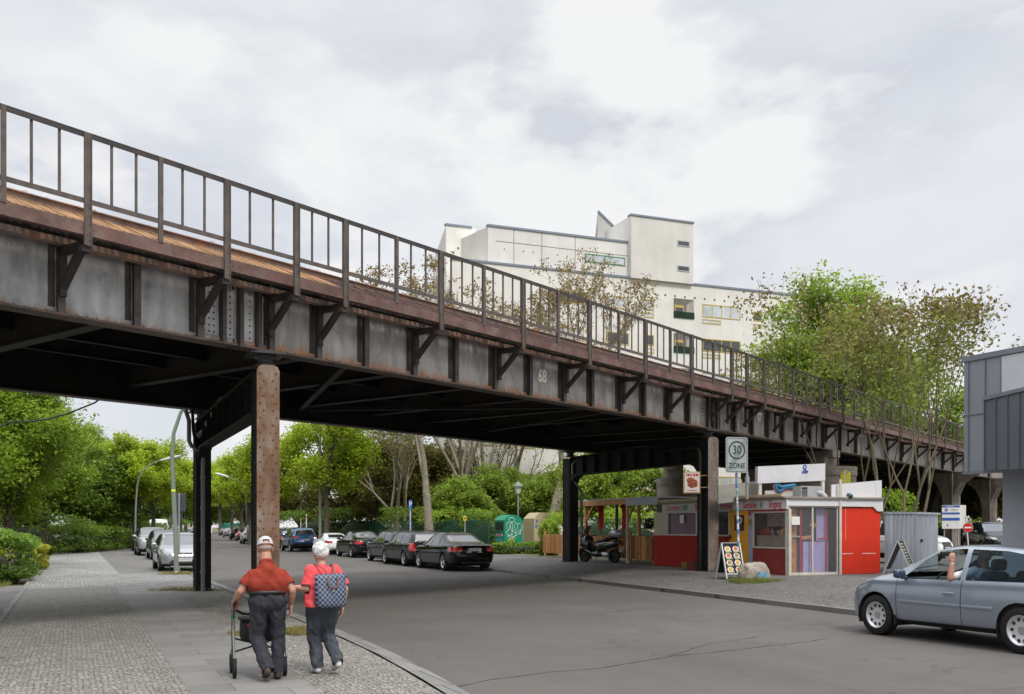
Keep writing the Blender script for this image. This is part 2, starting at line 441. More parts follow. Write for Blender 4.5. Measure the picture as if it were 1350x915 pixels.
# right pavement rises from the kerb to the kiosk
M_RPAV = cobble('worn small paving', (.155, .148, .14), 11)
g = MB(); prof = [(.18, .106), (1.0, .158), (2.0, .212), (3.6, .30), (5.0, .30)]
UR2 = [8, 10, 12, 15, 20, 25, 30, 35, 40, 50, 60, 70, 80, 95, 110, 130, 150, 180]
for (d0, z0), (d1, z1) in zip(prof[:-1], prof[1:]):
    sheet(g, [(local_right(u) + d0, u, z0) for u in UR2], [(local_right(u) + d1, u, z1) for u in UR2])
structure('right_pavement', g, M_RPAV, rz=SRZ)
g = MB(); UR3 = [3, 8, 12, 20, 30, 40, 50, 60, 80, 110, 150]
sheet(g, [(local_right(u) + 5.0, u, .30) for u in UR3], [(local_right(u) + 75, u, .30) for u in UR3]); structure('yard_ground', g, M_PATH, rz=SRZ)
g = MB(); sheet(g, [(local_right(u) + 5.0, u, .30) for u in (36, 50, 60, 80, 110, 150)], [(local_right(u) + 70, u, .305) for u in (36, 50, 60, 80, 110, 150)])
for i in range(len(g.v)): g.v[i] = (g.v[i][0], g.v[i][1], .306)
structure('park_ground', g, M_SOIL, rz=SRZ)

# one long hairline crack across the near carriageway, and a tar seam
def ground_line(name, pix, w_, col, seed):
    r = random.Random(seed); P = []
    for (a, b), (c, d) in zip(pix[:-1], pix[1:]):
        p, q = Vector(gpt(a, b)), Vector(gpt(c, d)); n = max(2, int((q - p).length / .12))
        for i in range(n): P.append(p.lerp(q, i / n) + Vector((r.uniform(-.03, .03), r.uniform(-.03, .03))))
    P = [sum((P[max(0, min(len(P) - 1, i + k))] for k in (-1, 0, 1)), Vector((0, 0))) / 3 for i in range(len(P))]
    g = MB(); vs = []
    for i, p in enumerate(P):
        t_ = (P[min(i + 1, len(P) - 1)] - P[max(i - 1, 0)]).normalized(); nn = Vector((-t_.y, t_.x)) * w_ * r.uniform(.35, 1.0); vs += [(p.x - nn.x, p.y - nn.y, .004), (p.x + nn.x, p.y + nn.y, .004)]
    g.add(vs, [(2 * i, 2 * i + 2, 2 * i + 3, 2 * i + 1) for i in range(len(P) - 1)], False); structure(name, g, mat(name, col, .9, var=.1))
ground_line('road_crack', [(560, 915), (640, 897), (720, 887), (800, 880), (880, 866), (960, 858), (1040, 849), (1100, 841)], .011, (.022, .021, .02), 3)
ground_line('road_crack', [(880, 866), (930, 850), (1010, 838)], .007, (.028, .027, .025), 5)
# ------------------------------------------------------------------ railway bridge (local x along the bridge, local y away from the camera)
N1 = Vector((-4.21341, 16.7)); BDIR = Vector((.61255904, .79042484)); BM = Vector((.79042484, -.61255904))
BRZ = math.atan2(BDIR.y, BDIR.x)
def BT(px, o):
    k = (px - CX) / F; A = N1 + BM * o
    return (k * A.y - A.x) / (BDIR.x - k * BDIR.y)
def BY(px, o): return (N1 + BDIR * BT(px, o) + BM * o).y
def BZ(px, py, o): return zpt(py, BY(px, o))

def steel_mat(name, base, streak, rust, rust_lo, rust_hi, z0=4.66, dark_top=None, rough=.55, amt=1.0):
    m, t, b = new_mat(name); v = t.coord()
    n1 = t.noise(v, 1.1, 6, .62)
    vs = t.coord(scale=(2.6, 2.6, .5)); n2 = t.noise(vs, 1.4, 7, .62)
    c = t.ramp(n1, [(.28, tuple(x * .55 for x in base)), (.5, base), (.72, tuple(x * 1.35 for x in base))])
    c = t.mix(t.ramp(n2, [(.42, 0.0), (.66, .75 * amt)]), c, streak)
    n6 = t.noise(v, 3.3, 6, .7)
    c = t.mix(t.ramp(n6, [(.55, 0.0), (.72, .5 * amt)]), c, tuple(x * .4 for x in base))
    sep = t.node('ShaderNodeSeparateXYZ'); tcn = t.node('ShaderNodeTexCoord'); t.link(tcn.outputs['Object'], sep.inputs[0])
    # rust creeping up from the flange
    n3 = t.noise(t.coord(scale=(5, 5, 1.2)), 1.5, 6, .65)
    hgt = t.math('SUBTRACT', sep.outputs[2], z0)
    f = t.math('SUBTRACT', t.math('MULTIPLY', n3, .52), hgt)
    rf = t.ramp(f, [(rust_lo, 0.0), (rust_hi, .85)])
    c = t.mix(rf, c, rust)
    n4 = t.noise(v, 9, 5, .7)
    c = t.mix(t.ramp(n4, [(.6, 0.0), (.78, .4 * amt)]), c, tuple(x * .6 for x in rust))
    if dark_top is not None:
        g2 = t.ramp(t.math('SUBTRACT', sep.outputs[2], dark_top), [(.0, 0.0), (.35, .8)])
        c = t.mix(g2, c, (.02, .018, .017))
    t.link(c, b.inputs['Base Color']); b.inputs['Roughness'].default_value = rough; b.inputs['Specular IOR Level'].default_value = .3
    t.link(t.bump(n4, .25, .01), b.inputs['Normal']); return m
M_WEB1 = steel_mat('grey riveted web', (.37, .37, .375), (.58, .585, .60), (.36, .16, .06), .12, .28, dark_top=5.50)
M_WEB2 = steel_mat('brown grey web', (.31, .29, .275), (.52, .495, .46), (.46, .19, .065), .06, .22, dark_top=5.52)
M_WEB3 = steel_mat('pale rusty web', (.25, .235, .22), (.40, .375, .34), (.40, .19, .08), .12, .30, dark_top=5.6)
M_STIFF = steel_mat('dark stiffener steel', (.060, .053, .049), (.115, .10, .092), (.20, .085, .035), .22, .4, amt=.7)
M_DARK = mat('sooty steel', (.017, .0165, .016), .75, var=.4, scale=2.5, spec=.2, dirt=(.04, .034, .028), dscale=1.3, damt=.5)
M_UND = mat('underside near black', (.009, .0088, .0085), .9, var=.4, scale=2, spec=.1)  # near-black base colour keeps the underside dark
M_XB = mat('cross beam steel', (.05, .045, .041), .7, var=.4, scale=2, spec=.25, dirt=(.02, .018, .017), dscale=2, damt=.7)
M_RED = mat('red rust channel', (.12, .062, .052), .7, var=.3, scale=4, dirt=(.25, .19, .16), dscale=2.2, damt=.6, bump=.3, bscale=30)
M_POST = mat('rusty railing steel', (.088, .073, .066), .65, var=.35, scale=6, dirt=(.17, .115, .085), dscale=5, damt=.6, bump=.2)
M_RAIL = mat('dark railing steel', (.035, .031, .031), .55, var=.3, scale=6, dirt=(.10, .06, .04), dscale=4, damt=.5)
M_BOARD = mat('rusty orange boards', (.37, .20, .085), .8, var=.35, scale=3, dirt=(.26, .12, .05), dscale=1.0, damt=.5)
M_BOARD2 = mat('dark red grating', (.075, .035, .028), .85, var=.35, scale=3)
M_KERBW = mat('patchy painted kerb steel', (.27, .20, .175), .7, var=.35, scale=5, dirt=(.42, .16, .05), dscale=2.5, damt=.9)
M_KERBB = mat('bearing steel', (.05, .05, .052), .5, var=.2)
def rusty_col(name, base, rust, dark):
    m, t, b = new_mat(name); v = t.coord(scale=(1, 1, .5))
    n1 = t.noise(v, 2.2, 7, .68); n2 = t.noise(t.coord(scale=(7, 7, .9)), 1.2, 6, .6); n3 = t.noise(v, 14, 5, .7)
    c = t.ramp(n1, [(.3, dark), (.48, rust), (.62, base), (.8, tuple(x * 1.25 for x in base))])
    c = t.mix(t.ramp(n2, [(.45, 0.0), (.7, .6)]), c, rust)
    c = t.mix(t.ramp(n3, [(.55, 0.0), (.75, .55)]), c, dark)
    t.link(c, b.inputs['Base Color']); b.inputs['Roughness'].default_value = .75; b.inputs['Specular IOR Level'].default_value = .25
    t.link(t.bump(n3, .35, .01), b.inputs['Normal']); return m
M_COLR = rusty_col('rusty column face', (.27, .22, .18), (.185, .108, .066), (.062, .043, .033))
M_COLG = rusty_col('grey column face', (.25, .235, .22), (.19, .155, .13), (.09, .075, .066))
M_PIPE = mat('grey drain pipe', (.20, .20, .195), .5, var=.2, scale=6, dirt=(.09, .08, .07), dscale=3, damt=.7)
M_NUM = mat('cream paint', (.85, .81, .68), .6, var=.08)

BR = thing('railway_bridge', 'long dark riveted steel railway bridge crossing over the street on columns', 'bridge', (N1.x, N1.y, 0), BRZ)
ZB, ZT = 4.66, 5.80                       # girder bottom and top
STIFF = [-16, -14.7, -13.4, -12.1, -10.8, -9.5, -8.3, -7.2, -6.0, -4.85, -3.68, -2.51, -1.41, .0, 1.06, 2.22, 3.55, 4.81, 6.14, 7.43, 8.81, 10.05, 11.44, 12.67, 14.04, 15.28, 16.55]
STIFF2 = [17.15, 18.45, 19.8, 21.1, 22.4, 23.7, 25.0, 26.4, 28.3, 30.2, 32.2, 34.4, 36.6, 39, 41.5, 44, 46.3, 49, 52, 55]
def girder_span(t0, t1, m, rivets=True, y=0.0, fl=True):
    g = MB(); s = 1 if y == 0 else -1
    g.box(t0, y - .010, ZB + .03, t1, y + .010, ZT)
    g.cur = 1
    g.box(t0, y - .17, ZB, t1, y + .17, ZB + .032); g.box(t0, y - .17, ZT, t1, y + .17, ZT + .03)
    # flange angles
    g.cur = 0
    g.box(t0, y - .022, ZB + .034, t1, y - .011, ZB + .125)
    if rivets:
        x = t0 + .06
        while x < t1:
            g.rivet((x, y - .0215, ZB + .085), (0, -1, 0), .021); x += .15
    return g.build('girder', [m, M_STIFF], BR)
girder_span(-17.4, -.72, M_WEB1); girder_span(-.68, 16.80, M_WEB2); girder_span(16.86, 25.8, M_WEB3); girder_span(25.95, 46.2, M_WEB3, False); girder_span(46.3, 56, M_WEB3, False); girder_span(56.1, 95, M_WEB3, False)
for a, b_ in ((-22, 3.9), (3.905, 21.5), (21.505, 50), (50.005, 95)): girder_span(a, b_, M_DARK, False, 8.1)
bset = []                                   # bracket positions along the bridge (every other stiffener plus both sides of each joint)
for k, x in enumerate(STIFF + STIFF2):
    g = MB(); w_ = .11
    g.box(x - .014, -.135, ZB + .034, x + .014, -.012, ZT - .002)
    g.box(x - .055, -.148, ZB + .034, x + .055, -.1352, ZT - .002)
    if x < 26:
        z = ZB + .2
        while z < ZT - .1:
            g.rivet((x + .03, -.148, z), (0, -1, 0), .014); g.rivet((x - .03, -.148, z), (0, -1, 0), .014)
            z += .15
        # riveted angle at the plate joint
        for dx in (-.085,):
            g.box(x + dx - .05, -.0225, ZB + .13, x + dx + .05, -.0105, ZT - .004)
            z = ZB + .2
            while z < ZT - .1:
                g.rivet((x + dx, -.0225, z), (0, -1, 0), .015); z += .13
    g.build('stiffener', M_STIFF, BR)
# the splice over each pier: riveted cover plates and vertical angles
for c0, m in ((-.72, M_WEB1), (16.83, M_WEB3)):
    g = MB()
    for xa_, xb_, cols in ((-.62, -.30, (-.55, -.46, -.37)), (-.13, .02, (-.055,)), (.16, .40, (.21, .34)), (.50, .62, (.56,))):
        g.cur = 0; g.box(c0 + xa_, -.028, ZB + .13, c0 + xb_, -.0105, ZT - .2); g.cur = 1
        for i in range(8):
            for dx in cols: g.rivet((c0 + dx, -.028, ZB + .19 + i * .105), (0, -1, 0), .019)
    for dx in (-.25, .09, .46):
        g.box(c0 + dx - .012, -.115, ZB + .034, c0 + dx + .012, -.0105, ZT - .1); g.box(c0 + dx - .012, -.127, ZB + .034, c0 + dx + .06, -.1155, ZT - .1)
        for i in range(8): g.rivet((c0 + dx + .03, -.127, ZB + .16 + i * .115), (0, -1, 0), .015)
    g.build('splice', [m, M_STIFF], BR)
# walkway brackets, posts, railing
A = .80                                   # the railing stands this far out from the web
main = [-16, -13.4, -10.8, -8.3, -6.0, -3.68, -1.42, -.05, 1.04, 3.54, 6.2, 8.83, 11.49, 14.07, 16.68, 17.77, 19.1, 21.52, 24.03, 26.5, 29, 31.5, 34, 36.6, 39, 41.5, 44, 46.5, 49]
short = [-14.7, -12.1, -9.5, -7.2, -4.8, -2.56, 2.32, 4.87, 7.54, 10.18, 12.84, 15.45, 20.34, 22.78, 25.12, 27.8, 30.2, 32.7]
ZR, ZM, ZE0, ZE1, ZPB = 7.07, 6.13, 5.66, 5.84, 5.55
for x in main:
    g = MB()
    g.box(x - .05, -A + .06, 5.50, x + .05, -.15, 5.60)                # arm
    g.beam((x, -A + .10, 5.515), (x, -.10, 4.98), .11, .075)          # strut
    g.box(x - .05, -.20, 4.92, x + .05, -.149, 5.78)                  # shoe on the web
    g.box(x - .06, -A - .02, 5.44, x + .06, -A + .10, 5.52)
    g.build('bracket', mat('bracket steel', (.040, .034, .031), .65, var=.35, scale=4, spec=.25, dirt=(.085, .058, .045), dscale=3, damt=.6), BR)
    g = MB()
    g.box(x - .055, -A - .05, ZPB - .03, x + .055, -A - .038, ZR - .01); g.box(x - .010, -A - .0375, ZPB, x + .010, -A + .045, ZR - .01)
    g.box(x - .055, -A - .065, ZPB - .03, x - .043, -A - .0505, ZR - .01); g.box(x + .043, -A - .065, ZPB - .03, x + .055, -A - .0505, ZR - .01)
    z = ZPB + .05
    while z < 6.2: g.rivet((x + .025, -A - .0505, z), (0, -1, 0), .012); z += .11
    g.build('railing_post', M_POST, BR)
for x in short:
    g = MB(); g.box(x - .035, -A - .045, ZE1 - .02, x + .035, -A - .033, ZR - .01); g.box(x - .009, -A - .0325, ZE1 - .02, x + .009, -A + .03, ZR - .01)
    g.build('railing_post', M_POST, BR)
allp = sorted(main + short); far = MB()
for a, b_ in zip(allp[:-1], allp[1:]):
    if b_ - a < .9: n = 1
    else: n = 2 if (b_ < 0 or b_ - a < 1.3) else 3
    for i in range(n):
        x = a + (b_ - a) * (i + 1) / (n + 1)
        if -6.2 < x < 24.2:
            g = MB(); g.box(x - .016, -A - .012, ZM, x + .016, -A + .012, ZR - .03); g.build('baluster', M_POST, BR)
        else: far.box(x - .016, -A - .012, ZM, x + .016, -A + .012, ZR - .03)
o = far.build('baluster', M_POST, BR); o['kind'] = 'stuff'
g = MB(); g.box(-17.4, -A - .035, ZR - .008, 49.2, -A + .05, ZR + .004); g.box(-17.4, -A - .033, ZR - .075, 49.2, -A - .021, ZR - .0085); g.build('handrail', M_RAIL, BR)
g = MB(); g.box(-17.4, -A - .031, ZM - .035, 49.2, -A - .019, ZM + .035); g.build('bottom_rail', M_POST, BR)
g = MB(); g.box(-17.4, -A - .032, ZE0, 95, -A - .012, ZE1); g.box(-17.4, -A - .0115, ZE0, 95, -A + .07, ZE0 + .014); g.box(-17.4, -A - .0115, ZE1 - .014, 95, -A + .07, ZE1)
for x in main[::1]:
    for dx in (-.1, .1): g.rivet((x + dx, -A - .032, 5.75), (0, -1, 0), .013)
g.build('edge_beam', M_RED, BR)
# second, lower ledge just above the web
g = MB(); g.box(-17.4, -.34, 5.62, 95, -.19, 5.70); g.build('ledge', M_KERBW, BR)
# inner kerb of the walkway
g = MB(); g.box(-17.4, -.06, 6.10, 95, .02, 6.26); g.box(-17.4, -.10, 6.26, 95, .06, 6.275); g.build('walkway_kerb', M_KERBW, BR)
# boards of the walkway rising towards the kerb (seen from below)
rb = random.Random(4)
for t0, t1, m in ((-17.4, 1.1, M_BOARD), (1.1, 49, M_BOARD2)):
    g = MB(); x = t0
    while x < t1:
        zz = rb.uniform(-.006, .006)
        g.hexa([(x, -A + .08, 5.85 + zz), (x + .075, -A + .08, 5.85 + zz), (x + .075, -.065, 6.15 + zz), (x, -.065, 6.15 + zz),
                (x, -A + .08, 5.88 + zz), (x + .075, -A + .08, 5.88 + zz), (x + .075, -.065, 6.18 + zz), (x, -.065, 6.18 + zz)])
        x += .108 if t0 < 0 else .14
    g.build('walkway_boards', m, BR)
g = MB()
x = -17
while x < 49:
    g.beam((x, -A + .08, 5.79), (x, -.07, 6.08), .12, .10); x += .64
g.build('walkway_bearers', M_DARK, BR)
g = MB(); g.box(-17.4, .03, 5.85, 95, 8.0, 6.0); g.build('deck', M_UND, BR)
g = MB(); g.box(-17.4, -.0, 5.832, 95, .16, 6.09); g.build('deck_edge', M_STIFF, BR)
# ballast glimpsed along the track edge
g = MB(); rb = random.Random(9)
x = -6.0
while x < 30:
    r = rb.uniform(.03, .06); g.sphere((x, rb.uniform(.03, .15), 6.275 + r * .4), r, 6, 4, (1, 1, .8), False); x += rb.uniform(.05, .14)
o = g.build('ballast', mat('track ballast', (.36, .30, .28), .9, var=.5, scale=9), BR); o['kind'] = 'stuff'
# underside: cross beams, stringers, bracing
for x in [-15.5, -12.8, -10.1, -7.4, -4.7, -2.0, 2.2, 4.8, 7.4, 10.0, 12.6, 15.2, 19.5, 22.2, 24.9, 30, 34, 38, 42]:
    g = MB(); g.box(x - .012, .02, 5.05, x + .012, 8.0, 5.83); g.box(x - .13, .02, 5.03, x + .13, 8.0, 5.05); g.build('cross_beam', [M_XB], BR)
for y in (1.6, 3.2, 4.9, 6.5):
    g = MB(); g.box(-17.4, y - .01, 5.35, 95, y + .01, 5.83); g.box(-17.4, y - .09, 5.33, 95, y + .09, 5.35); g.build('stringer', M_DARK, BR)
for a, b_ in (((-12.8, .1), (-7.4, 8)), ((-7.4, .1), (-2.0, 8)), ((2.2, .1), (7.4, 8)), ((12.6, .1), (7.4, 8)), ((12.6, .1), (15.5, 8))):
    g = MB(); g.beam((a[0], a[1], 4.95), (b_[0], b_[1], 4.95), .14, .02); g.beam((a[0], a[1], 4.99), (b_[0], b_[1], 4.99), .014, .09); g.build('brace', M_XB, BR)

# piers: columns square to the street, portal beam between them
ROT = SRZ - BRZ
def pier_frame(t, y):
    return Matrix.Translation((t, y, 0)) @ Matrix.Rotation(ROT, 4, 'Z')
def column(t, y, zb, ztop, mface, hw=.19, hd=.29, rivet_front=True, name='column'):
    g = MB(); g.M = pier_frame(t, y)
    # front plate towards the camera (local -y) with a rounded head, web behind, rear plate
    prof = [(-hw, zb), (hw, zb), (hw, ztop - .10), (hw - .03, ztop - .03), (hw - .1, ztop), (-hw + .1, ztop), (-hw + .03, ztop - .03), (-hw, ztop - .10)]
    g.prism(prof, lambda a, b, s: (a, -hd + (.022 if s else 0), b))
    if rivet_front:
        z = zb + .12; k = 0
        while z < ztop - .06:
            g.cur = 2
            for dx in ((-.135, .135) if k % 2 else (-.075, .075)): g.rivet((dx, -hd, z), (0, -1, 0), .0215)
            g.cur = 0
            z += .125; k += 1
    g.cur = 1
    g.box(-hw + .02, -hd + .023, zb, -hw + .04, hd - .023, ztop - .1); g.box(hw - .04, -hd + .023, zb, hw - .02, hd - .023, ztop - .1)
    g.box(-hw, hd - .022, zb, hw, hd, ztop - .05)
    for yy in (-.12, .12):
        g.box(-hw + .012, yy - .05, zb, -hw + .0198, yy + .05, ztop - .12)
        z = zb + .1
        while z < ztop - .2: g.rivet((-hw + .012, yy, z), (-1, 0, 0), .016); z += .16
    g.box(-hw - .05, -hd - .05, zb - .25, hw + .05, hd + .05, zb + .018)
    o = g.build(name, [mface, M_DARK, M_STIFF if mface is not M_DARK else M_DARK], BR)
    g2 = MB(); g2.M = pier_frame(t, y)
    g2.lathe([(.0, ztop + .001), (.17, ztop + .001), (.17, ztop + .05), (.13, ztop + .06), (.13, ztop + .14), (.19, ztop + .15), (.19, ztop + .19), (0, ztop + .19)], 20)
    g2.box(-.3, -.34, ztop + .192, .3, .34, ZB - .003)
    g2.build('bearing', M_KERBB, o)
    return o
PIERS = [(0.0, 4.28, .03, .02, M_COLR, M_DARK), (16.83, 21.1, .30, .30, M_COLG, M_DARK)]
for tn, tf, zn, zf, mn, mf in PIERS:
    column(tn, .05, zn, 4.42, mn); column(tf, 8.1, zf, 4.42, mf)
    L_ = math.hypot(tf - tn, 8.05)
    g = MB(); g.M = Matrix.Translation((tn, .05, 0)) @ Matrix.Rotation(math.atan2(8.05, tf - tn), 4, 'Z')
    g.box(.3, -.012, 3.70, L_ - .3, .012, 4.36); g.box(.3, -.16, 3.66, L_ - .3, .16, 3.70); g.box(.3, -.16, 4.36, L_ - .3, .16, 4.40)
    for i in range(1, 9):
        x = .3 + (L_ - .6) * i / 9; g.box(x - .01, -.15, 3.702, x + .01, -.0125, 4.358); g.box(x - .01, .0125, 3.702, x + .01, .15, 4.358)
    for x0, s in ((.3, 1), (L_ - .3, -1)):
        g.prism([(0, 3.655), (.55, 3.655), (.25, 3.56), (.08, 3.40), (0, 3.15)], lambda a, b, sd, x0=x0, s=s: (x0 + s * a, -.15 + .3 * sd, b))
    g.build('portal_beam', M_DARK, BR)
# drain pipes at the first two piers
def bl(px, py, o):
    return (BT(px, o), -o, BZ(px, py, o))
cf = pier_frame(4.28, 8.1)
g = MB(); g.tube([cf @ Vector((-.02, -.36, .02)), cf @ Vector((-.02, -.36, 3.45)), cf @ Vector((-.08, -.36, 3.6)), cf @ Vector((-.30, -.36, 3.72)), cf @ Vector((-.36, -.36, 3.85)), cf @ Vector((-.36, -.36, 4.35)), cf @ Vector((-.44, -.36, 4.62))], .055, 10)
for z in (.5, 1.3, 2.1, 2.9): g.tube([cf @ Vector((-.02, -.36, z)), cf @ Vector((-.02, -.36, z + .07))], .068, 10)
g.build('drain_pipe', M_PIPE, BR)
g = MB(); g.tube([cf @ Vector((-.15, -.42, 3.95)), cf @ Vector((-.02, -.5, 4.08)), cf @ Vector((0, -3.6, 4.52))], .075, 12); g.tube([cf @ Vector((-.01, -1.5, 4.22)), cf @ Vector((-.01, -1.6, 4.235))], .09, 12); g.build('drain_pipe', M_PIPE, BR)
g = MB(); g.tube([cf @ Vector((-.28, -.40, 4.62)), cf @ Vector((-.26, -.40, 4.1)), cf @ Vector((-.18, -.40, 3.7)), cf @ Vector((-.10, -.40, 3.6))], .04, 8); g.build('drain_pipe', M_DARK, BR)
cf = pier_frame(21.1, 8.1)
g = MB(); g.tube([cf @ Vector((.30, -.36, .3)), cf @ Vector((.30, -.36, 3.0)), cf @ Vector((.20, -.36, 3.2)), cf @ Vector((-.10, -.37, 3.5)), cf @ Vector((-.10, -.37, 4.1)), cf @ Vector((.0, -.37, 4.25)), cf @ Vector((.35, -.37, 4.3))], .055, 10); g.build('drain_pipe', M_PIPE, BR)
cf = pier_frame(16.83, .05)
g = MB(); g.tube([cf @ Vector((-.26, .05, .32)), cf @ Vector((-.26, .05, 3.9)), cf @ Vector((-.26, .15, 4.1)), cf @ Vector((-.26, .5, 4.15)), cf @ Vector((-.26, 2.0, 4.15))], .055, 10); g.build('drain_pipe', M_DARK, BR)
# steel arch piers further along
def arch_pier(t, y, zb):
    g = MB(); g.M = pier_frame(t, y)
    prof = [(-.26, zb), (.26, zb), (.28, 2.6), (.42, 3.4), (.8, 4.05), (1.5, 4.45), (2.6, 4.64), (-2.6, 4.64), (-1.5, 4.45), (-.8, 4.05), (-.42, 3.4), (-.28, 2.6)]
    g.prism(prof, lambda a, b, s: (.24 * (1 - 2 * s), a, b))
    g.prism([(-.32, zb), (.32, zb), (.32, 4.6), (-.32, 4.6)], lambda a, b, s: (a, -.35 + .03 * s, b))
    z = zb + .2
    while z < 4.4:
        for dx in (-.24, -.1, .1, .24): g.rivet((dx, -.35, z), (0, -1, 0), .022)
        z += .16
    g.build('column', M_COLG if y < 1 else M_DARK, BR)
for t_, y_ in ((46.3, .05), (48.4, 4.0), (50.5, 8.1), (55.5, .05), (57.6, 4.0), (59.8, 8.1), (70, .05), (74, 8.1)): arch_pier(t_, y_, .28)
# numbers painted on the webs
def bnum(txt, px, py, size):
    t_ = BT(px, -.0); z = BZ(px, py, 0)
    text_obj('number', txt, size, M_NUM, BR, face_matrix((t_, -.0135, z), (1, 0, 0), (0, 0, 1)), .82, .013, .001)
bnum('68', 714.5, 496.5, .41); bnum('67', 1001, 551, .40)
# bolted sticker and graffiti dabs on the rusty column
# masonry pier carrying the third support
m, t, b = new_mat('grey brown masonry'); v = t.coord()
br_ = t.node('ShaderNodeTexBrick'); br_.inputs['Scale'].default_value = 1; br_.inputs['Brick Width'].default_value = .32; br_.inputs['Row Height'].default_value = .13; br_.inputs['Mortar Size'].default_value = .012
br_.inputs['Color1'].default_value = (.27, .235, .195, 1); br_.inputs['Color2'].default_value = (.20, .17, .14, 1); br_.inputs['Mortar'].default_value = (.30, .27, .23, 1)
cc = t.node('ShaderNodeTexCoord'); t.link(cc.outputs['UV'], br_.inputs['Vector'])
c = t.mix(t.ramp(t.noise(v, 1.3, 6, .65), [(.4, 0.0), (.7, .75)]), br_.outputs['Color'], (.10, .085, .072))
t.link(c, b.inputs['Base Color']); b.inputs['Roughness'].default_value = .9; M_MAS = m
PB = N1 + BDIR * 27.2 + BM * 0.0
def stone_pier(t0, y0, t1, y1, label, r=.95, ztop=4.1):
    p0 = N1 + BDIR * t0 - BM * y0; p1 = N1 + BDIR * t1 - BM * y1
    th = thing('stone_pier', label, 'bridge pier', (p0.x, p0.y, .3), math.atan2(p1.y - p0.y, p1.x - p0.x))
    L_ = (p1 - p0).length; n = 14
    out = [(-r * math.sin(math.pi * k / n), -r * math.cos(math.pi * k / n)) for k in range(n + 1)]
    out = [(r * math.cos(math.pi / 2 + math.pi * k / n) , r * math.sin(math.pi / 2 + math.pi * k / n)) for k in range(n + 1)]
    out += [(L_ + r * math.cos(-math.pi / 2 + math.pi * k / n), r * math.sin(-math.pi / 2 + math.pi * k / n)) for k in range(n + 1)]
    def shaft(z0, z1, sc, nm, par):
        g = MB(); h = z1 - z0
        q = [((L_ / 2 + (a - L_ / 2) * (1 + (sc - 1) * r / max(L_ / 2, .1))), b * sc) for a, b in out]
        g.prism(q, lambda a, b, s: (a, b, z0 + h * s), True)
        o = g.build(nm, M_MAS, par)
        uv = o.data.uv_layers.new(name='UVMap'); acc = [0]
        for i in range(len(q)): acc.append(acc[-1] + math.dist(q[i], q[(i + 1) % len(q)]))
        for p in o.data.polygons:
            for li in p.loop_indices:
                vi = o.data.loops[li].vertex_index; vz = o.data.vertices[vi].co.z; k = vi % len(q)
                u = acc[k]
                if len(p.vertices) == 4 and k == 0 and any((vv % len(q)) == len(q) - 1 for vv in p.vertices): u = acc[-1]
                uv.data[li].uv = (u, vz)
        return o
    b_ = shaft(0, ztop - .75, 1.0, 'shaft', th); shaft(ztop - .749, ztop - .4, 1.015, 'cap_course', th)
    g = MB(); g.box(-.35, -.4, ztop - .399, .35, .4, ztop - .02); g.box(-.6, -.25, ztop - .0195, .6, .25, ztop + .255); g.build('bearing_block', M_MAS, th)
    return th
SPR = stone_pier(27.3, .25, 27.9, 2.6, 'round ended masonry pier under the bridge behind the white rooftop panel', 1.25)
pc_ = N1 + BDIR * 27.3 - BM * .25; best = min(range(360), key=lambda k: (lambda q: abs(CX + F * q.x / q.y - 1115) + (1e4 if (q - pc_).dot(-q) < 0 else 0))(pc_ + Vector((math.cos(R(k)), math.sin(R(k)))) * 1.265))
g = MB(); Mi_ = (Matrix.Translation(SPR.location) @ Matrix.Rotation(SPR.rotation_euler[2], 4, 'Z')).inverted(); g.M = Mi_
for da in range(-10, 11, 2):
    q = pc_ + Vector((math.cos(R(best + da)), math.sin(R(best + da)))) * 1.262; g.tube([(q.x, q.y, zpt(640 - abs(da) * .3, q.y)), (q.x, q.y, zpt(619 + abs(da) * .4, q.y))], .028, 5)
g.build('spray_mark', mat('yellow spray mark', (.60, .58, .03), .7, var=.25, scale=8), SPR)
stone_pier(29.6, 8.1, 31.4, 8.4, 'dark round brick pier under the bridge left of the snack poster', .8, 4.0)
# ------------------------------------------------------------------ cars (local x forward, y left, z up; origin on the ground at the middle)
M_TYRE = mat('tyre rubber', (.014, .014, .015), .75, var=.2, spec=.3)
M_RIM = mat('alloy rim', (.66, .67, .68), .35, metal=.6, var=.05)
M_RIMD = mat('rim openings', (.012, .012, .013), .7, var=.1)
M_TRIM = mat('black plastic trim', (.016, .016, .017), .5, var=.15)
M_SEAM = mat('panel gap', (.006, .006, .006), .8, var=.1)
M_GLASSD = mat('dark car glass', (.016, .021, .026), .03, var=.05, spec=1.0)
M_GLASSD.node_tree.nodes['Principled BSDF'].inputs['IOR'].default_value = 1.9
M_GLASSC = glass_mat('clear car glass', (.82, .90, .90), .015, .06)
M_GLASSB = glass_mat('tinted car glass', (.45, .60, .68), .02, .10)
M_TAIL = mat('red lamp glass', (.42, .012, .012), .12, var=.1, coat=1)
M_HEAD = mat('clear lamp glass', (.30, .31, .32), .08, metal=.5, var=.15, scale=9, coat=1)
M_PLATE = mat('number plate white', (.66, .66, .64), .4, var=.04)
M_BLUEP = mat('plate blue', (.02, .06, .42), .4, var=.05)
M_CHROME = mat('chrome', (.7, .7, .7), .12, metal=1, var=.03)
M_INT = mat('dark interior', (.022, .022, .024), .8, var=.2)
M_AMBER = mat('amber lamp', (.55, .18, .02), .15, var=.1, coat=1)
M_LINE = mat('grey characters', (.12, .12, .13), .5, var=.1)
def paint(name, col, metal=.35, rough=.28): return mat(name, col, rough, metal=metal, var=.03, scale=1.2, coat=.9)

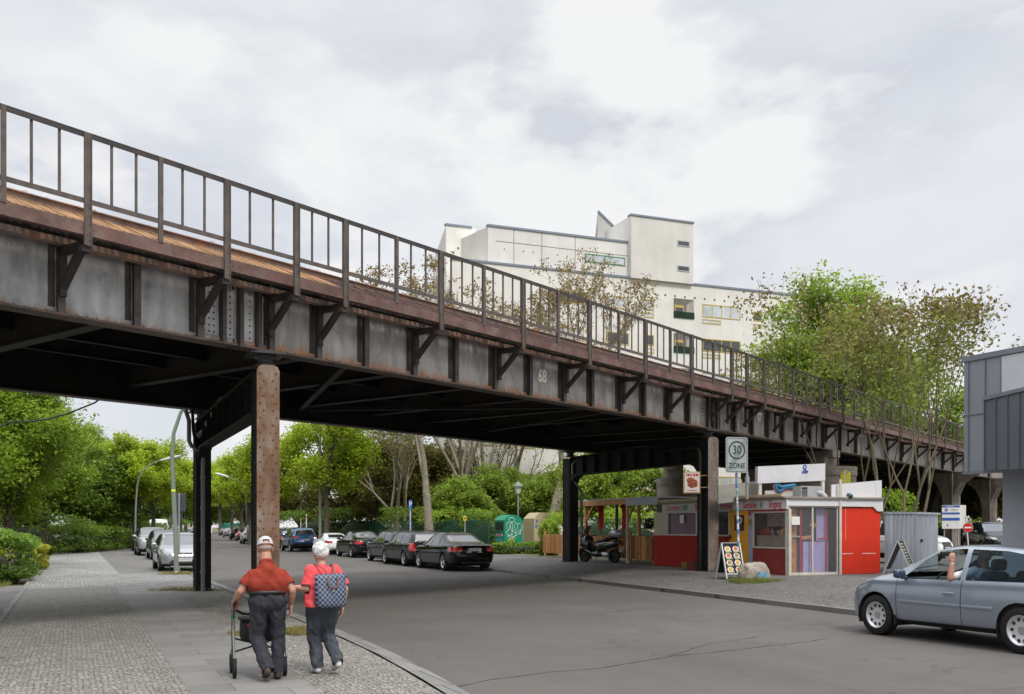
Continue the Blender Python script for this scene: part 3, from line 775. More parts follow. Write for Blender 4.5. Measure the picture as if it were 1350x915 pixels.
def pl(pts):
    xs = [p[0] for p in pts]
    def f(x, k): return float(np.interp(x, xs, [p[k] for p in pts]))
    return f
def smooth_arr(a, it=1):
    a = list(a)
    for _ in range(it): a = [a[0]] + [(a[i - 1] + 2 * a[i] + a[i + 1]) / 4 for i in range(1, len(a) - 1)] + [a[-1]]
    return a
def cut_faces(bm, sel, planes):
    """cut the selected faces with planes (co, no)"""
    faces = [f for f in bm.faces if sel(f)]
    for co, no in planes:
        es = set(e for f in faces for e in f.edges); vs = set(v for f in faces for v in f.verts)
        r = bmesh.ops.bisect_plane(bm, geom=faces + list(es) + list(vs), plane_co=co, plane_no=no, dist=1e-5)
        faces = [f for f in bm.faces if sel(f)]
def poly_planes(poly, axis):
    """planes through the edges of a convex 2-D polygon; axis 'y': polygon in (x,z), 'x': polygon in (y,z)"""
    out = []
    for (a, b), (c, d) in zip(poly, poly[1:] + poly[:1]):
        nx, nz = d - b, a - c
        if axis == 'y': out.append(((a, 0, b), (nx, 0, nz)))
        else: out.append(((0, a, b), (0, nx, nz)))
    return out
def in_poly(poly, x, y):
    ins = False; j = len(poly) - 1
    for i in range(len(poly)):
        xi, yi = poly[i]; xj, yj = poly[j]
        if (yi > y) != (yj > y) and x < (xj - xi) * (y - yi) / (yj - yi + 1e-12) + xi: ins = not ins
        j = i
    return ins

def car_shell(sp):
    """returns {part: (verts, faces, normals, material index list)} cut from one smooth closed body"""
    top, bot, wid, belt = pl(sp['top']), pl(sp['bot']), pl(sp['wid']), pl(sp['belt'])
    L = sp['L']; n = 84
    base = np.linspace(-L / 2, L / 2, n)
    xs = sorted(set([round(float(x), 4) for x in base] + [round(-L / 2 + d, 4) for d in (.012, .03, .06)] + [round(L / 2 - d, 4) for d in (.012, .03, .06)]))
    zt = [top(x, 1) for x in xs]; zb = [bot(x, 1) for x in xs]; ww = [wid(x, 1) for x in xs]; zbelt = [belt(x, 1) for x in xs]
    zt = smooth_arr(zt, 3); zb = smooth_arr(zb, 3); ww = smooth_arr(ww, 5); zbelt = smooth_arr(zbelt, 3)
    wr0 = sp['wr']; rings = []
    for x, t_, b_, w_, bl_ in zip(xs, zt, zb, ww, zbelt):
        B = min(bl_, t_ - .025 - .05 * (1 - min(1, max(0, (t_ - bl_) / .2)))); B = max(B, b_ + .1)
        h = B - b_; g = t_ - B; sm = min(1, max(0, (g - .03) / .30)); sm = sm * sm * (3 - 2 * sm)
        wr = .80 * w_ * (1 - sm) + wr0 * sm; wb = .955 * w_
        pts = [(0, b_), (.72 * w_, b_), (.91 * w_, b_ + .035), (.965 * w_, b_ + .14 * h), (.99 * w_, b_ + .34 * h), (w_, b_ + .58 * h), (.992 * w_, b_ + .80 * h), (.975 * w_, b_ + .93 * h), (wb, B),
               (wb + (wr - wb) * .30, B + g * .33), (wb + (wr - wb) * .62, B + g * .64), (wb + (wr - wb) * .90, B + g * .87), (wr * .90 + 0, B + g * .955), (wr * .66, B + g * .99), (wr * .33, t_ - .0015), (0, t_)]
        # densify
        q = []
        for i in range(len(pts) - 1):
            p0 = pts[max(i - 1, 0)]; p1 = pts[i]; p2 = pts[i + 1]; p3 = pts[min(i + 2, len(pts) - 1)]
            for k in range(2):
                u = k / 2
                def cr(a, b, c, d): return .5 * (2 * b + (c - a) * u + (2 * a - 5 * b + 4 * c - d) * u * u + (3 * b - a - 3 * c + d) * u ** 3)
                q.append((max(0, cr(p0[0], p1[0], p2[0], p3[0])), cr(p0[1], p1[1], p2[1], p3[1])))
        q.append(pts[-1]); q[0] = (0, b_); rings.append((x, q))
    bm = bmesh.new(); m = len(rings[0][1]); V = []
    for x, q in rings:
        row = [bm.verts.new((x, a, b)) for a, b in q]                    # left half: centre bottom -> centre top
        row += [bm.verts.new((x, -a, b)) for a, b in q[-2:0:-1]]         # back down on the right
        V.append(row)
    k = len(V[0])
    for i in range(len(V) - 1):
        for j in range(k):
            bm.faces.new((V[i][j], V[i + 1][j], V[i + 1][(j + 1) % k], V[i][(j + 1) % k]))
    # end caps as strips across
    for row, flip in ((V[0], False), (V[-1], True)):
        for j in range(1, m - 1):
            a, b, c, d = row[j], row[j + 1], row[(k - j - 1) % k], row[(k - j) % k]
            vs = [a, b, c, d] if not flip else [d, c, b, a]
            if len(set(vs)) == 4: 
                try: bm.faces.new(vs)
                except ValueError: pass
        for j0 in ((0, 1, k - 1), (m - 1, m, m - 2)):
            vs = [row[j] for j in j0]
            try: bm.faces.new(vs)
            except ValueError: pass
    bmesh.ops.remove_doubles(bm, verts=bm.verts, dist=1e-4)
    bmesh.ops.recalc_face_normals(bm, faces=bm.faces)
    bm.normal_update()
    side = lambda x0, x1, z0, z1: (lambda f: (lambda c: x0 < c.x < x1 and z0 < c.z < z1 and abs(f.normal.y) > .25 and abs(c.y) > .2)(f.calc_center_median()))
    regions = []
    for nm, poly, mi in sp['side']:                                     # side windows, seams
        X = [p[0] for p in poly]; Z = [p[1] for p in poly]
        cut_faces(bm, side(min(X) - .12, max(X) + .12, min(Z) - .1, max(Z) + .1), poly_planes(poly, 'y'))
    for nm, x0, x1, poly, sg in sp['ends']:                             # screens, lamps, grille: polygons seen from the front or rear
        Z = [p[1] for p in poly]; Y = [p[0] for p in poly]
        cut_faces(bm, (lambda f: (lambda c: x0 - .05 < c.x < x1 + .05 and min(Z) - .12 < c.z < max(Z) + .12 and min(Y) - .12 < c.y < max(Y) + .12 and f.normal.x * sg > .05)(f.calc_center_median())), poly_planes(poly, 'x'))
    for ax in sp['axles']:
        r = sp['arch']; zc = sp['wr_']
        arch = [(ax + r * math.cos(a), zc + r * math.sin(a)) for a in [2 * math.pi * i / 22 for i in range(22)]]
        cut_faces(bm, side(ax - r - .1, ax + r + .1, -.1, zc + r + .1), [p for p in poly_planes(arch, 'y')])
        dead = [f for f in bm.faces if abs(f.calc_center_median().y) > .42 and (f.calc_center_median().x - ax) ** 2 + (f.calc_center_median().z - zc) ** 2 < (r * .992) ** 2]
        bmesh.ops.delete(bm, geom=dead, context='FACES')
    for x, z0, z1 in sp['seams']:
        cut_faces(bm, side(x - .1, x + .1, z0 - .05, z1 + .05), [((x - .006, 0, 0), (1, 0, 0)), ((x + .006, 0, 0), (1, 0, 0))])
    bm.normal_update(); bm.verts.index_update()
    nrm = [v.normal.copy() for v in bm.verts]; out = {}
    for f in bm.faces:
        c = f.calc_center_median(); key = 'body'; mi = 0
        for nm, poly, mm in sp['side']:
            if abs(c.y) > .3 and abs(f.normal.y) > .2 and in_poly(poly, c.x, c.z): key = nm + str(sp['side'].index((nm, poly, mm))) + ('L' if c.y > 0 else 'R')
        for nm, x0, x1, poly, sg in sp['ends']:
            if x0 < c.x < x1 and f.normal.x * sg > .05 and in_poly(poly, c.y, c.z): key = nm
        if key == 'body':
            for x, z0, z1 in sp['seams']:
                if abs(c.x - x) < .006 and z0 < c.z < z1 and abs(f.normal.y) > .3: mi = 1
            if c.z < sp.get('sill', .28) : mi = 2
            for z0, z1, x0, x1 in sp.get('bands', []):
                if z0 < c.z < z1 and x0 < c.x < x1: mi = 2
        d = out.setdefault(key, ([], []))
        d[0].append([v.index for v in f.verts]); d[1].append(mi)
    res = {}
    for key, (fs, mi) in out.items():
        ids = sorted(set(i for f in fs for i in f)); mp = {i: n_ for n_, i in enumerate(ids)}
        bm.verts.ensure_lookup_table()
        res[key] = ([tuple(bm.verts[i].co) for i in ids], [[mp[i] for i in f] for f in fs], [nrm[i] for i in ids], mi)
    bm.free(); return res
def shell_obj(name, data, mats, parent, off=0.0):
    vs, fs, ns, mi = data
    if off: vs = [(v[0] - n.x * off, v[1] - n.y * off, v[2] - n.z * off) for v, n in zip(vs, ns)]
    me = bpy.data.meshes.new(name); me.from_pydata(vs, [], fs)
    for m in mats: me.materials.append(m)
    me.polygons.foreach_set('material_index', [min(i, len(mats) - 1) for i in mi]); me.polygons.foreach_set('use_smooth', [True] * len(fs))
    me.update(); me.normals_split_custom_set_from_vertices([tuple(n) for n in ns])
    o = bpy.data.objects.new(name, me); COL.objects.link(o); o.parent = parent; return o

def make_wheel(parent, x, y, r, w_, style, rimc=None):
    s = 1 if y > 0 else -1
    wh = empty('wheel', parent, (x, y, r))
    g = MB(); ri = r * .66
    prof = [(ri, -.5), (r * .93, -.5), (r * .985, -.38), (r, -.2), (r, .2), (r * .985, .38), (r * .93, .5), (ri * 1.06, .5), (ri, .42)]
    g.lathe([(a, -b * w_ * s) for a, b in prof], 32, axis='y'); g.build('tyre', M_TYRE, wh)
    g = MB(); yo = -.40 * w_ * s      # axis 'y' lathe maps z -> y
    def Y(d): return (s * (.40 * w_ + d))
    g.lathe([(0, Y(-.02)), (ri * .2, Y(-.015)), (ri * .8, Y(-.03)), (ri * .88, Y(-.02)), (ri * .93, Y(.015)), (ri * 1.02, Y(.012)), (ri * 1.02, Y(-.06))], 32, axis='y')
    g.cur = 1
    if style == 'holes':
        for k in range(10):
            a = 2 * math.pi * k / 10; cx, cz = ri * .70 * math.cos(a), ri * .70 * math.sin(a)
            pts = [(cx + ri * .125 * math.cos(b) * math.cos(a) - ri * .105 * math.sin(b) * math.sin(a), Y(-.0165), cz + ri * .125 * math.cos(b) * math.sin(a) + ri * .105 * math.sin(b) * math.cos(a)) for b in [2 * math.pi * i / 12 for i in range(12)]]
            g.add(pts, [tuple(range(12))], False)
        pts = [(ri * .26 * math.cos(b), Y(-.010), ri * .26 * math.sin(b)) for b in [2 * math.pi * i / 18 for i in range(18)]]; g.cur = 2; g.add(pts, [tuple(range(18))], False)
    else:
        nsp = 5 if style == 'five' else 7
        for k in range(nsp):
            a0 = 2 * math.pi * (k + .18) / nsp; a1 = 2 * math.pi * (k + .82) / nsp; aa = [a0 + (a1 - a0) * i / 5 for i in range(6)]
            am = (a0 + a1) / 2
            pts = [(ri * .86 * math.cos(a), Y(-.010), ri * .86 * math.sin(a)) for a in aa] + [(ri * .34 * math.cos(am + .25), Y(-.010), ri * .34 * math.sin(am + .25)), (ri * .34 * math.cos(am - .25), Y(-.010), ri * .34 * math.sin(am - .25))]
            g.add(pts, [tuple(range(8))], False)
    g.build('rim', [rimc or M_RIM, M_RIMD, M_CHROME], wh)
    return wh

def base_spec(kind):
    """silhouettes of the kinds of car in the photo"""
    if kind == 'hatch':        # rounded three-door hatchback
        L, W, H = 4.15, 1.735, 1.42
        return dict(L=L, W=W, H=H, axles=(-1.205, 1.305), wr_=.312, wheel_r=.312, arch=.365, wr=.60, sill=.285,
            top=[(-2.075, .74), (-2.05, .90), (-1.98, 1.00), (-1.90, 1.06), (-1.62, 1.25), (-1.42, 1.325), (-1.1, 1.375), (-.5, 1.415), (-.1, 1.42), (.18, 1.395), (.42, 1.325), (1.02, 1.02), (1.14, .965), (1.35, .925), (1.65, .85), (1.88, .76), (2.0, .68), (2.06, .60), (2.075, .55)],
            bot=[(-2.075, .48), (-2.04, .36), (-1.9, .30), (-1.6, .24), (1.6, .22), (1.9, .23), (2.03, .27), (2.075, .40)],
            wid=[(-2.075, .60), (-2.03, .70), (-1.92, .78), (-1.7, .825), (-1.2, .862), (0, .868), (1.2, .862), (1.5, .842), (1.75, .79), (1.92, .70), (2.03, .56), (2.075, .44)],
            belt=[(-2.1, .92), (-1.3, .925), (0, .895), (1.1, .865), (2.1, .84)],
            side=[('side_window', [(-.245, .925), (.83, .895), (.50, 1.18), (.26, 1.325), (-.12, 1.362), (-.22, 1.362)], 1),
                  ('side_window', [(-1.52, .945), (-.33, .925), (-.30, 1.358), (-.85, 1.345), (-1.25, 1.29), (-1.46, 1.08)], 1)],
            ends=[('windscreen', .2, 1.2, [(-.66, .97), (.66, .97), (.535, 1.345), (-.535, 1.345)], 1),
                  ('rear_window', -2.05, -1.2, [(-.58, 1.05), (.58, 1.05), (.50, 1.29), (-.50, 1.29)], -1),
                  ('headlightL', 1.5, 2.08, [(.40, .60), (.74, .63), (.74, .78), (.42, .72)], 1), ('headlightR', 1.5, 2.08, [(-.40, .60), (-.74, .63), (-.74, .78), (-.42, .72)], 1),
                  ('grille', 1.7, 2.08, [(-.30, .615), (.30, .615), (.28, .69), (-.28, .69)], 1), ('lower_grille', 1.7, 2.08, [(-.48, .30), (.48, .30), (.46, .41), (-.46, .41)], 1), ('tail_lightL', -2.08, -1.6, [(.50, .72), (.84, .72), (.84, .95), (.56, .95)], -1), ('tail_lightR', -2.08, -1.6, [(-.50, .72), (-.84, .72), (-.84, .95), (-.56, .95)], -1)],
            seams=[(-.285, .30, .93), (.885, .34, .90), (1.735, .34, .62), (-1.72, .34, .70)], bands=[])
    if kind == 'sedan':
        L, W, H = 4.90, 1.855, 1.46
        return dict(L=L, W=W, H=H, axles=(-1.46, 1.38), wr_=.33, wheel_r=.33, arch=.375, wr=.60, sill=.27,
            top=[(-2.45, .70), (-2.43, .90), (-2.36, .985), (-2.2, 1.01), (-1.75, 1.045), (-1.55, 1.10), (-.95, 1.36), (-.6, 1.435), (-.1, 1.46), (.25, 1.43), (.5, 1.35), (1.15, 1.03), (1.3, .98), (1.8, .92), (2.2, .80), (2.36, .70), (2.45, .60)],
            bot=[(-2.45, .46), (-2.40, .34), (-2.25, .27), (-1.9, .23), (1.9, .20), (2.2, .22), (2.38, .26), (2.45, .40)],
            wid=[(-2.45, .66), (-2.40, .76), (-2.25, .84), (-1.9, .90), (-1.3, .925), (1.3, .92), (1.8, .89), (2.1, .80), (2.3, .66), (2.45, .48)],
            belt=[(-2.5, .95), (-1.6, .96), (0, .935), (1.2, .90), (2.5, .84)],
            side=[('side_window', [(.0, .955), (.86, .935), (.42, 1.25), (.18, 1.365), (.02, 1.39)], 1), ('side_window', [(-.86, .965), (-.07, .955), (-.05, 1.392), (-.5, 1.375), (-.74, 1.33)], 1), ('side_window', [(-1.36, .985), (-.93, .968), (-.82, 1.29), (-1.0, 1.22)], 1)],
            ends=[('windscreen', .2, 1.3, [(-.70, 1.02), (.70, 1.02), (.55, 1.39), (-.55, 1.39)], 1),
                  ('rear_window', -1.75, -.7, [(-.64, 1.085), (.64, 1.085), (.52, 1.37), (-.52, 1.37)], -1),
                  ('headlightL', 1.7, 2.46, [(.42, .62), (.80, .66), (.80, .80), (.44, .73)], 1), ('headlightR', 1.7, 2.46, [(-.42, .62), (-.80, .66), (-.80, .80), (-.44, .73)], 1),
                  ('grille', 2.1, 2.46, [(-.36, .36), (.36, .36), (.36, .68), (-.36, .68)], 1),
                  ('tail_lightL', -2.46, -2.0, [(.50, .74), (.89, .74), (.89, .90), (.50, .90)], -1), ('tail_lightR', -2.46, -2.0, [(-.50, .74), (-.89, .74), (-.89, .90), (-.50, .90)], -1)],
            seams=[(-.035, .30, .95), (.98, .34, .93), (-.98, .62, .96)], bands=[])
    if kind == 'wagon':
        L, W, H = 4.70, 1.77, 1.50
        return dict(L=L, W=W, H=H, axles=(-1.36, 1.36), wr_=.325, wheel_r=.325, arch=.372, wr=.61, sill=.28,
            top=[(-2.35, .72), (-2.33, .95), (-2.28, 1.06), (-2.05, 1.38), (-1.95, 1.43), (-1.2, 1.475), (-.3, 1.50), (.1, 1.475), (.4, 1.39), (1.1, 1.03), (1.25, .985), (1.75, .92), (2.1, .81), (2.28, .68), (2.35, .58)],
            bot=[(-2.35, .46), (-2.3, .34), (-2.15, .27), (1.9, .21), (2.15, .22), (2.3, .27), (2.35, .40)],
            wid=[(-2.35, .70), (-2.3, .77), (-2.1, .84), (-1.3, .88), (1.3, .88), (1.7, .85), (2.0, .77), (2.2, .62), (2.35, .46)],
            belt=[(-2.5, .97), (0, .94), (1.2, .905), (2.5, .84)],
            side=[('side_window', [(.02, .96), (.84, .94), (.38, 1.28), (.14, 1.40), (.04, 1.415)], 1), ('side_window', [(-.82, .97), (-.05, .96), (-.03, 1.418), (-.78, 1.405)], 1), ('side_window', [(-1.86, .985), (-.90, .972), (-.86, 1.402), (-1.70, 1.375)], 1)],
            ends=[('windscreen', .1, 1.25, [(-.68, 1.02), (.68, 1.02), (.55, 1.42), (-.55, 1.42)], 1),
                  ('rear_window', -2.36, -1.9, [(-.64, 1.04), (.64, 1.04), (.54, 1.36), (-.54, 1.36)], -1),
                  ('headlightL', 1.6, 2.36, [(.42, .62), (.78, .65), (.78, .80), (.44, .74)], 1), ('headlightR', 1.6, 2.36, [(-.42, .62), (-.78, .65), (-.78, .80), (-.44, .74)], 1),
                  ('grille', 2.05, 2.36, [(-.38, .58), (.38, .58), (.36, .70), (-.36, .70)], 1),
                  ('tail_lightL', -2.36, -1.95, [(.66, .66), (.87, .66), (.87, .98), (.68, .98)], -1), ('tail_lightR', -2.36, -1.95, [(-.66, .66), (-.87, .66), (-.87, .98), (-.68, .98)], -1)],
            seams=[(-.015, .30, .96), (.95, .34, .93), (-.86, .62, .97)], bands=[])
    if kind == 'suv':
        L, W, H = 4.45, 1.82, 1.62
        return dict(L=L, W=W, H=H, axles=(-1.33, 1.33), wr_=.35, wheel_r=.35, arch=.405, wr=.60, sill=.40,
            top=[(-2.22, .80), (-2.20, 1.02), (-2.12, 1.12), (-1.92, 1.42), (-1.80, 1.535), (-1.1, 1.60), (-.3, 1.62), (.1, 1.59), (.4, 1.50), (1.0, 1.17), (1.15, 1.11), (1.6, 1.05), (2.0, .94), (2.15, .80), (2.22, .66)],
            bot=[(-2.22, .54), (-2.17, .42), (-2.0, .33), (1.9, .28), (2.05, .30), (2.17, .36), (2.22, .48)],
            wid=[(-2.22, .70), (-2.17, .78), (-2.0, .86), (-1.2, .91), (1.2, .905), (1.6, .88), (1.9, .79), (2.1, .64), (2.22, .48)],
            belt=[(-2.5, 1.08), (0, 1.03), (1.2, .99), (2.5, .93)],
            side=[('side_window', [(.02, 1.05), (.80, 1.03), (.34, 1.38), (.10, 1.50), (.04, 1.51)], 1), ('side_window', [(-.82, 1.07), (-.05, 1.052), (-.03, 1.515), (-.76, 1.50)], 1), ('side_window', [(-1.50, 1.13), (-.90, 1.085), (-.84, 1.498), (-1.40, 1.46)], 1)],
            ends=[('windscreen', .1, 1.15, [(-.70, 1.14), (.70, 1.14), (.54, 1.54), (-.54, 1.54)], 1),
                  ('rear_window', -2.2, -1.7, [(-.62, 1.15), (.62, 1.15), (.53, 1.46), (-.53, 1.46)], -1),
                  ('headlightL', 1.6, 2.23, [(.40, .74), (.82, .79), (.82, .92), (.42, .84)], 1), ('headlightR', 1.6, 2.23, [(-.40, .74), (-.82, .79), (-.82, .92), (-.42, .84)], 1),
                  ('grille', 1.95, 2.23, [(-.36, .50), (.36, .50), (.36, .82), (-.36, .82)], 1),
                  ('tail_lightL', -2.23, -1.75, [(.50, .92), (.90, .92), (.90, 1.06), (.50, 1.04)], -1), ('tail_lightR', -2.23, -1.75, [(-.50, .92), (-.90, .92), (-.90, 1.06), (-.50, 1.04)], -1)],
            seams=[(-.015, .42, 1.04), (.92, .45, 1.0), (-.86, .70, 1.06)], bands=[(.2, .56, -2.3, -1.9)])
    if kind == 'roadster':
        L, W, H = 4.12, 1.78, 1.30
        return dict(L=L, W=W, H=H, axles=(-1.15, 1.28), wr_=.315, wheel_r=.315, arch=.36, wr=.55, sill=.26,
            top=[(-2.06, .62), (-2.04, .82), (-1.95, .92), (-1.6, .96), (-1.25, 1.0), (-.9, 1.14), (-.5, 1.26), (-.1, 1.295), (.15, 1.26), (.7, .97), (.85, .93), (1.4, .87), (1.8, .76), (1.98, .66), (2.06, .56)],
            bot=[(-2.06, .44), (-2.0, .32), (-1.8, .24), (1.7, .19), (1.95, .23), (2.06, .38)],
            wid=[(-2.06, .56), (-2.0, .68), (-1.85, .78), (-1.2, .885), (0, .86), (1.2, .885), (1.6, .84), (1.85, .72), (2.06, .48)],
            belt=[(-2.2, .90), (0, .86), (1.2, .84), (2.2, .80)],
            side=[('side_window', [(-.62, .905), (.46, .88), (.10, 1.14), (-.15, 1.20), (-.50, 1.18)], 1)],
            ends=[('windscreen', -.1, .9, [(-.64, .95), (.64, .95), (.50, 1.23), (-.50, 1.23)], 1),
                  ('rear_window', -1.4, -.4, [(-.50, 1.02), (.50, 1.02), (.44, 1.20), (-.44, 1.20)], -1),
                  ('headlightL', 1.4, 2.07, [(.42, .58), (.76, .62), (.76, .74), (.44, .68)], 1), ('headlightR', 1.4, 2.07, [(-.42, .58), (-.76, .62), (-.76, .74), (-.44, .68)], 1),
                  ('tail_lightL', -2.07, -1.6, [(.48, .68), (.84, .70), (.84, .84), (.48, .82)], -1), ('tail_lightR', -2.07, -1.6, [(-.48, .68), (-.84, .70), (-.84, .84), (-.48, .82)], -1)],
            seams=[(-.68, .28, .89), (.62, .30, .87)], bands=[])
    if kind == 'van':
        L, W, H = 5.3, 1.99, 2.45
        return dict(L=L, W=W, H=H, axles=(-1.6, 1.75), wr_=.35, wheel_r=.35, arch=.41, wr=.84, sill=.42,
            top=[(-2.65, 1.0), (-2.63, 2.2), (-2.55, 2.38), (-2.3, 2.42), (0, 2.45), (1.0, 2.42), (1.25, 2.34), (1.95, 1.45), (2.1, 1.34), (2.5, 1.16), (2.62, .95), (2.65, .75)],
            bot=[(-2.65, .50), (-2.6, .40), (2.4, .32), (2.6, .36), (2.65, .50)],
            wid=[(-2.65, .88), (-2.6, .96), (-2.0, .99), (1.8, .99), (2.2, .93), (2.5, .78), (2.65, .60)],
            belt=[(-3, 1.25), (1.2, 1.22), (2.2, 1.18), (3, 1.1)],
            side=[('side_window', [(.72, 1.26), (1.82, 1.22), (1.42, 1.82), (.78, 1.84)], 1)],
            ends=[('windscreen', 1.0, 2.1, [(-.84, 1.36), (.84, 1.36), (.76, 2.05), (-.76, 2.05)], 1), ('rear_window', -2.66, -2.5, [(-.7, 1.4), (-.1, 1.4), (-.1, 1.95), (-.7, 1.95)], -1),
                  ('headlightL', 2.0, 2.66, [(.52, .84), (.90, .90), (.88, 1.10), (.60, 1.04)], 1), ('headlightR', 2.0, 2.66, [(-.52, .84), (-.90, .90), (-.88, 1.10), (-.60, 1.04)], 1),
                  ('grille', 2.4, 2.66, [(-.46, .72), (.46, .72), (.46, .94), (-.46, .94)], 1),
                  ('tail_lightL', -2.66, -2.4, [(.84, .9), (.99, .9), (.99, 1.35), (.84, 1.35)], -1), ('tail_lightR', -2.66, -2.4, [(-.84, .9), (-.99, .9), (-.99, 1.35), (-.84, 1.35)], -1)],
            seams=[(.66, .45, 1.25), (1.85, .5, 1.2)], bands=[])

_shell = {}
def make_car(name, kind, label, x, y, heading, body, group, wheel='five', glass=None, z=0.0, plate='rear', zs=1.0, trim=None, moulding=False, roof_rails=False, blade=False, skip=(), clear=(), mirror=None):
    """heading: direction the nose points (angle of local x)"""
    sp = base_spec(kind)
    if kind not in _shell: _shell[kind] = car_shell(sp)
    sh = _shell[kind]
    th = thing(name, label, 'van' if kind == 'van' else 'car', (x, y, z), heading, group)
    gm = glass or M_GLASSD
    shell_obj('body', sh['body'], [body, M_SEAM, trim or M_TRIM], th)
    for key in sorted(sh):
        if key == 'body' or key in skip: continue
        nm = key.rstrip('LR').rstrip('0123456789')
        m = {'side_window': gm, 'windscreen': gm, 'rear_window': gm, 'headlight': M_HEAD, 'tail_light': M_TAIL, 'grille': M_TRIM, 'lower_grille': M_TRIM}[nm]
        if key in clear: m = M_GLASSC
        shell_obj(nm, sh[key], [m], th, .006 if 'window' in nm or nm == 'windscreen' else 0.0)
    # window surround / pillars black between the panes are body: add wheels, arches, floor
    hw = np.interp(sp['axles'][0], [p[0] for p in sp['wid']], [p[1] for p in sp['wid']])
    for ax in sp['axles']:
        for s in (1, -1): make_wheel(th, ax, s * (float(hw) - .115), sp['wheel_r'], .205, wheel)
    g = MB()
    for ax in sp['axles']:
        for s in (1, -1):
            r = sp['arch'] + .004; n = 16
            a = [math.pi * (-.12 + 1.24 * i / n) for i in range(n + 1)]
            yo = s * (float(hw) - .02); yi = s * (float(hw) - .42)
            vs = []
            for q in a: vs += [(ax + r * math.cos(q), yo, sp['wr_'] + r * math.sin(q)), (ax + r * math.cos(q), yi, sp['wr_'] + r * math.sin(q))]
            g.add(vs, [(2 * i, 2 * i + 1, 2 * i + 3, 2 * i + 2) for i in range(n)], False)
            g.add([(ax + r * math.cos(q), yi, sp['wr_'] + r * math.sin(q)) for q in a], [tuple(range(n + 1))], False)
    g.box(-sp['L'] * .42, -.62, .20, sp['L'] * .42, .62, .27)
    g.build('underbody', M_INT, th)
    # mirrors, handles, plates
    bz = float(np.interp(.7, [p[0] for p in sp['belt']], [p[1] for p in sp['belt']])); xm = [p for p in sp['side'][0][1]][1][0]
    wm = float(np.interp(xm, [p[0] for p in sp['wid']], [p[1] for p in sp['wid']]))
    for s in (1, -1):
        g = MB(); g.bbox((xm - .10, s * (wm + .085), bz + .10), (.10, .19, .13), .035); g.box(xm - .12, s * (wm - .06), bz + .02, xm - .06, s * (wm + .03), bz + .06)
        for i in range(len(g.sm)): g.sm[i] = True
        g.build('wing_mirror', mirror or trim or body, th)
    for nm, poly, mm in sp['side'][:2]:
        xh = min(p[0] for p in poly) + .10
        if kind in ('hatch', 'roadster') and poly is not sp['side'][0][1]: continue
        for s in (1, -1):
            wv = float(np.interp(xh, [p[0] for p in sp['wid']], [p[1] for p in sp['wid']]))
            g = MB(); g.bbox((xh + .07, s * (wv + .002), bz - .145), (.19, .035, .035), .012); g.build('door_handle', body, th)
    Lh = sp['L'] / 2; zr = {'sedan': .815, 'wagon': .80, 'hatch': .86, 'suv': .80, 'roadster': .52, 'van': .8}[kind]
    for sg, zz, on in ((-1, zr, True), (1, {'suv': .58}.get(kind, .43), True)):
        xx = sg * (Lh + .004)
        p = MB(); p.box(xx, -.26, zz - .055, xx + sg * .012, .26, zz + .055); p.cur = 1
        p.box(xx + sg * .0121, (-.255 if sg > 0 else .215), zz - .05, xx + sg * .0135, (-.215 if sg > 0 else .255), zz + .05); p.cur = 2
        rr = random.Random(int(abs(x * 31 + y * 17) + (sg > 0)))
        yy = -.17
        while yy < .19:
            wch = rr.choice((.028, .034, .02)); p.box(xx + sg * .0121, yy, zz - .032, xx + sg * .0132, yy + wch * .45, zz + .032); p.box(xx + sg * .0121, yy + wch * .55, zz + .012, xx + sg * .0132, yy + wch, zz + .032); yy += wch + .022
        p.build('number_plate', [M_PLATE, M_BLUEP, M_LINE], th)
    zb_ = {'suv': .50, 'van': .6}.get(kind, .40)
    for sg in (-1, 1):                                                   # bumper crease and lower intake
        g = MB(); g.bbox((sg * (Lh - .03), 0, zb_ - .07), (.10, float(hw) * 1.15, .07), .02); g.build('bumper_insert', M_TRIM, th)
    if roof_rails:
        for s in (1, -1):
            g = MB(); g.tube([(-1.75, s * .56, sp['H'] - .09), (-1.5, s * .565, sp['H'] - .02), (-.3, s * .575, sp['H'] + .015), (.05, s * .57, sp['H'] - .03)], .016, 6); g.build('roof_rail', M_TRIM, th)
    if moulding:
        for s in (1, -1):
            g = MB()
            for a, b_ in ((-.27, .83), (-.80, -.30)): g.bbox(((a + b_) / 2, s * (.868), .565), (b_ - a, .028, .042), .01)
            g.build('side_moulding', body, th)
    return th

P_BLACK = mat('black car paint', (.006, .006, .0065), .12, var=.03, spec=.35, coat=.35); P_CHAR = mat('charcoal car paint', (.015, .0155, .018), .22, metal=.2, var=.03, spec=.35, coat=.35)
P_SILVER = paint('silver car paint', (.36, .375, .39), .55, .3); P_BLUESIL = paint('blue silver car paint', (.275, .315, .375), .55, .26)
P_WHITE = paint('white car paint', (.72, .73, .74), 0, .3); P_BLUE = paint('blue car paint', (.03, .10, .24), .4, .25); P_GREEN = paint('dark green car paint', (.035, .05, .045), .4, .25)
P_GREY = mat('grey car paint', (.035, .036, .04), .25, metal=.3, var=.03, spec=.35, coat=.4); P_NAVY = paint('navy car paint', (.015, .03, .09), .3, .25)
HD = math.atan2(D.y, D.x)
def bend_dir(u):
    a = SB(0, u - 2); b = SB(0, u + 2); return math.atan2(b[1] - a[1], b[0] - a[0])
def right_heading(): return math.atan2(KD.y, KD.x)

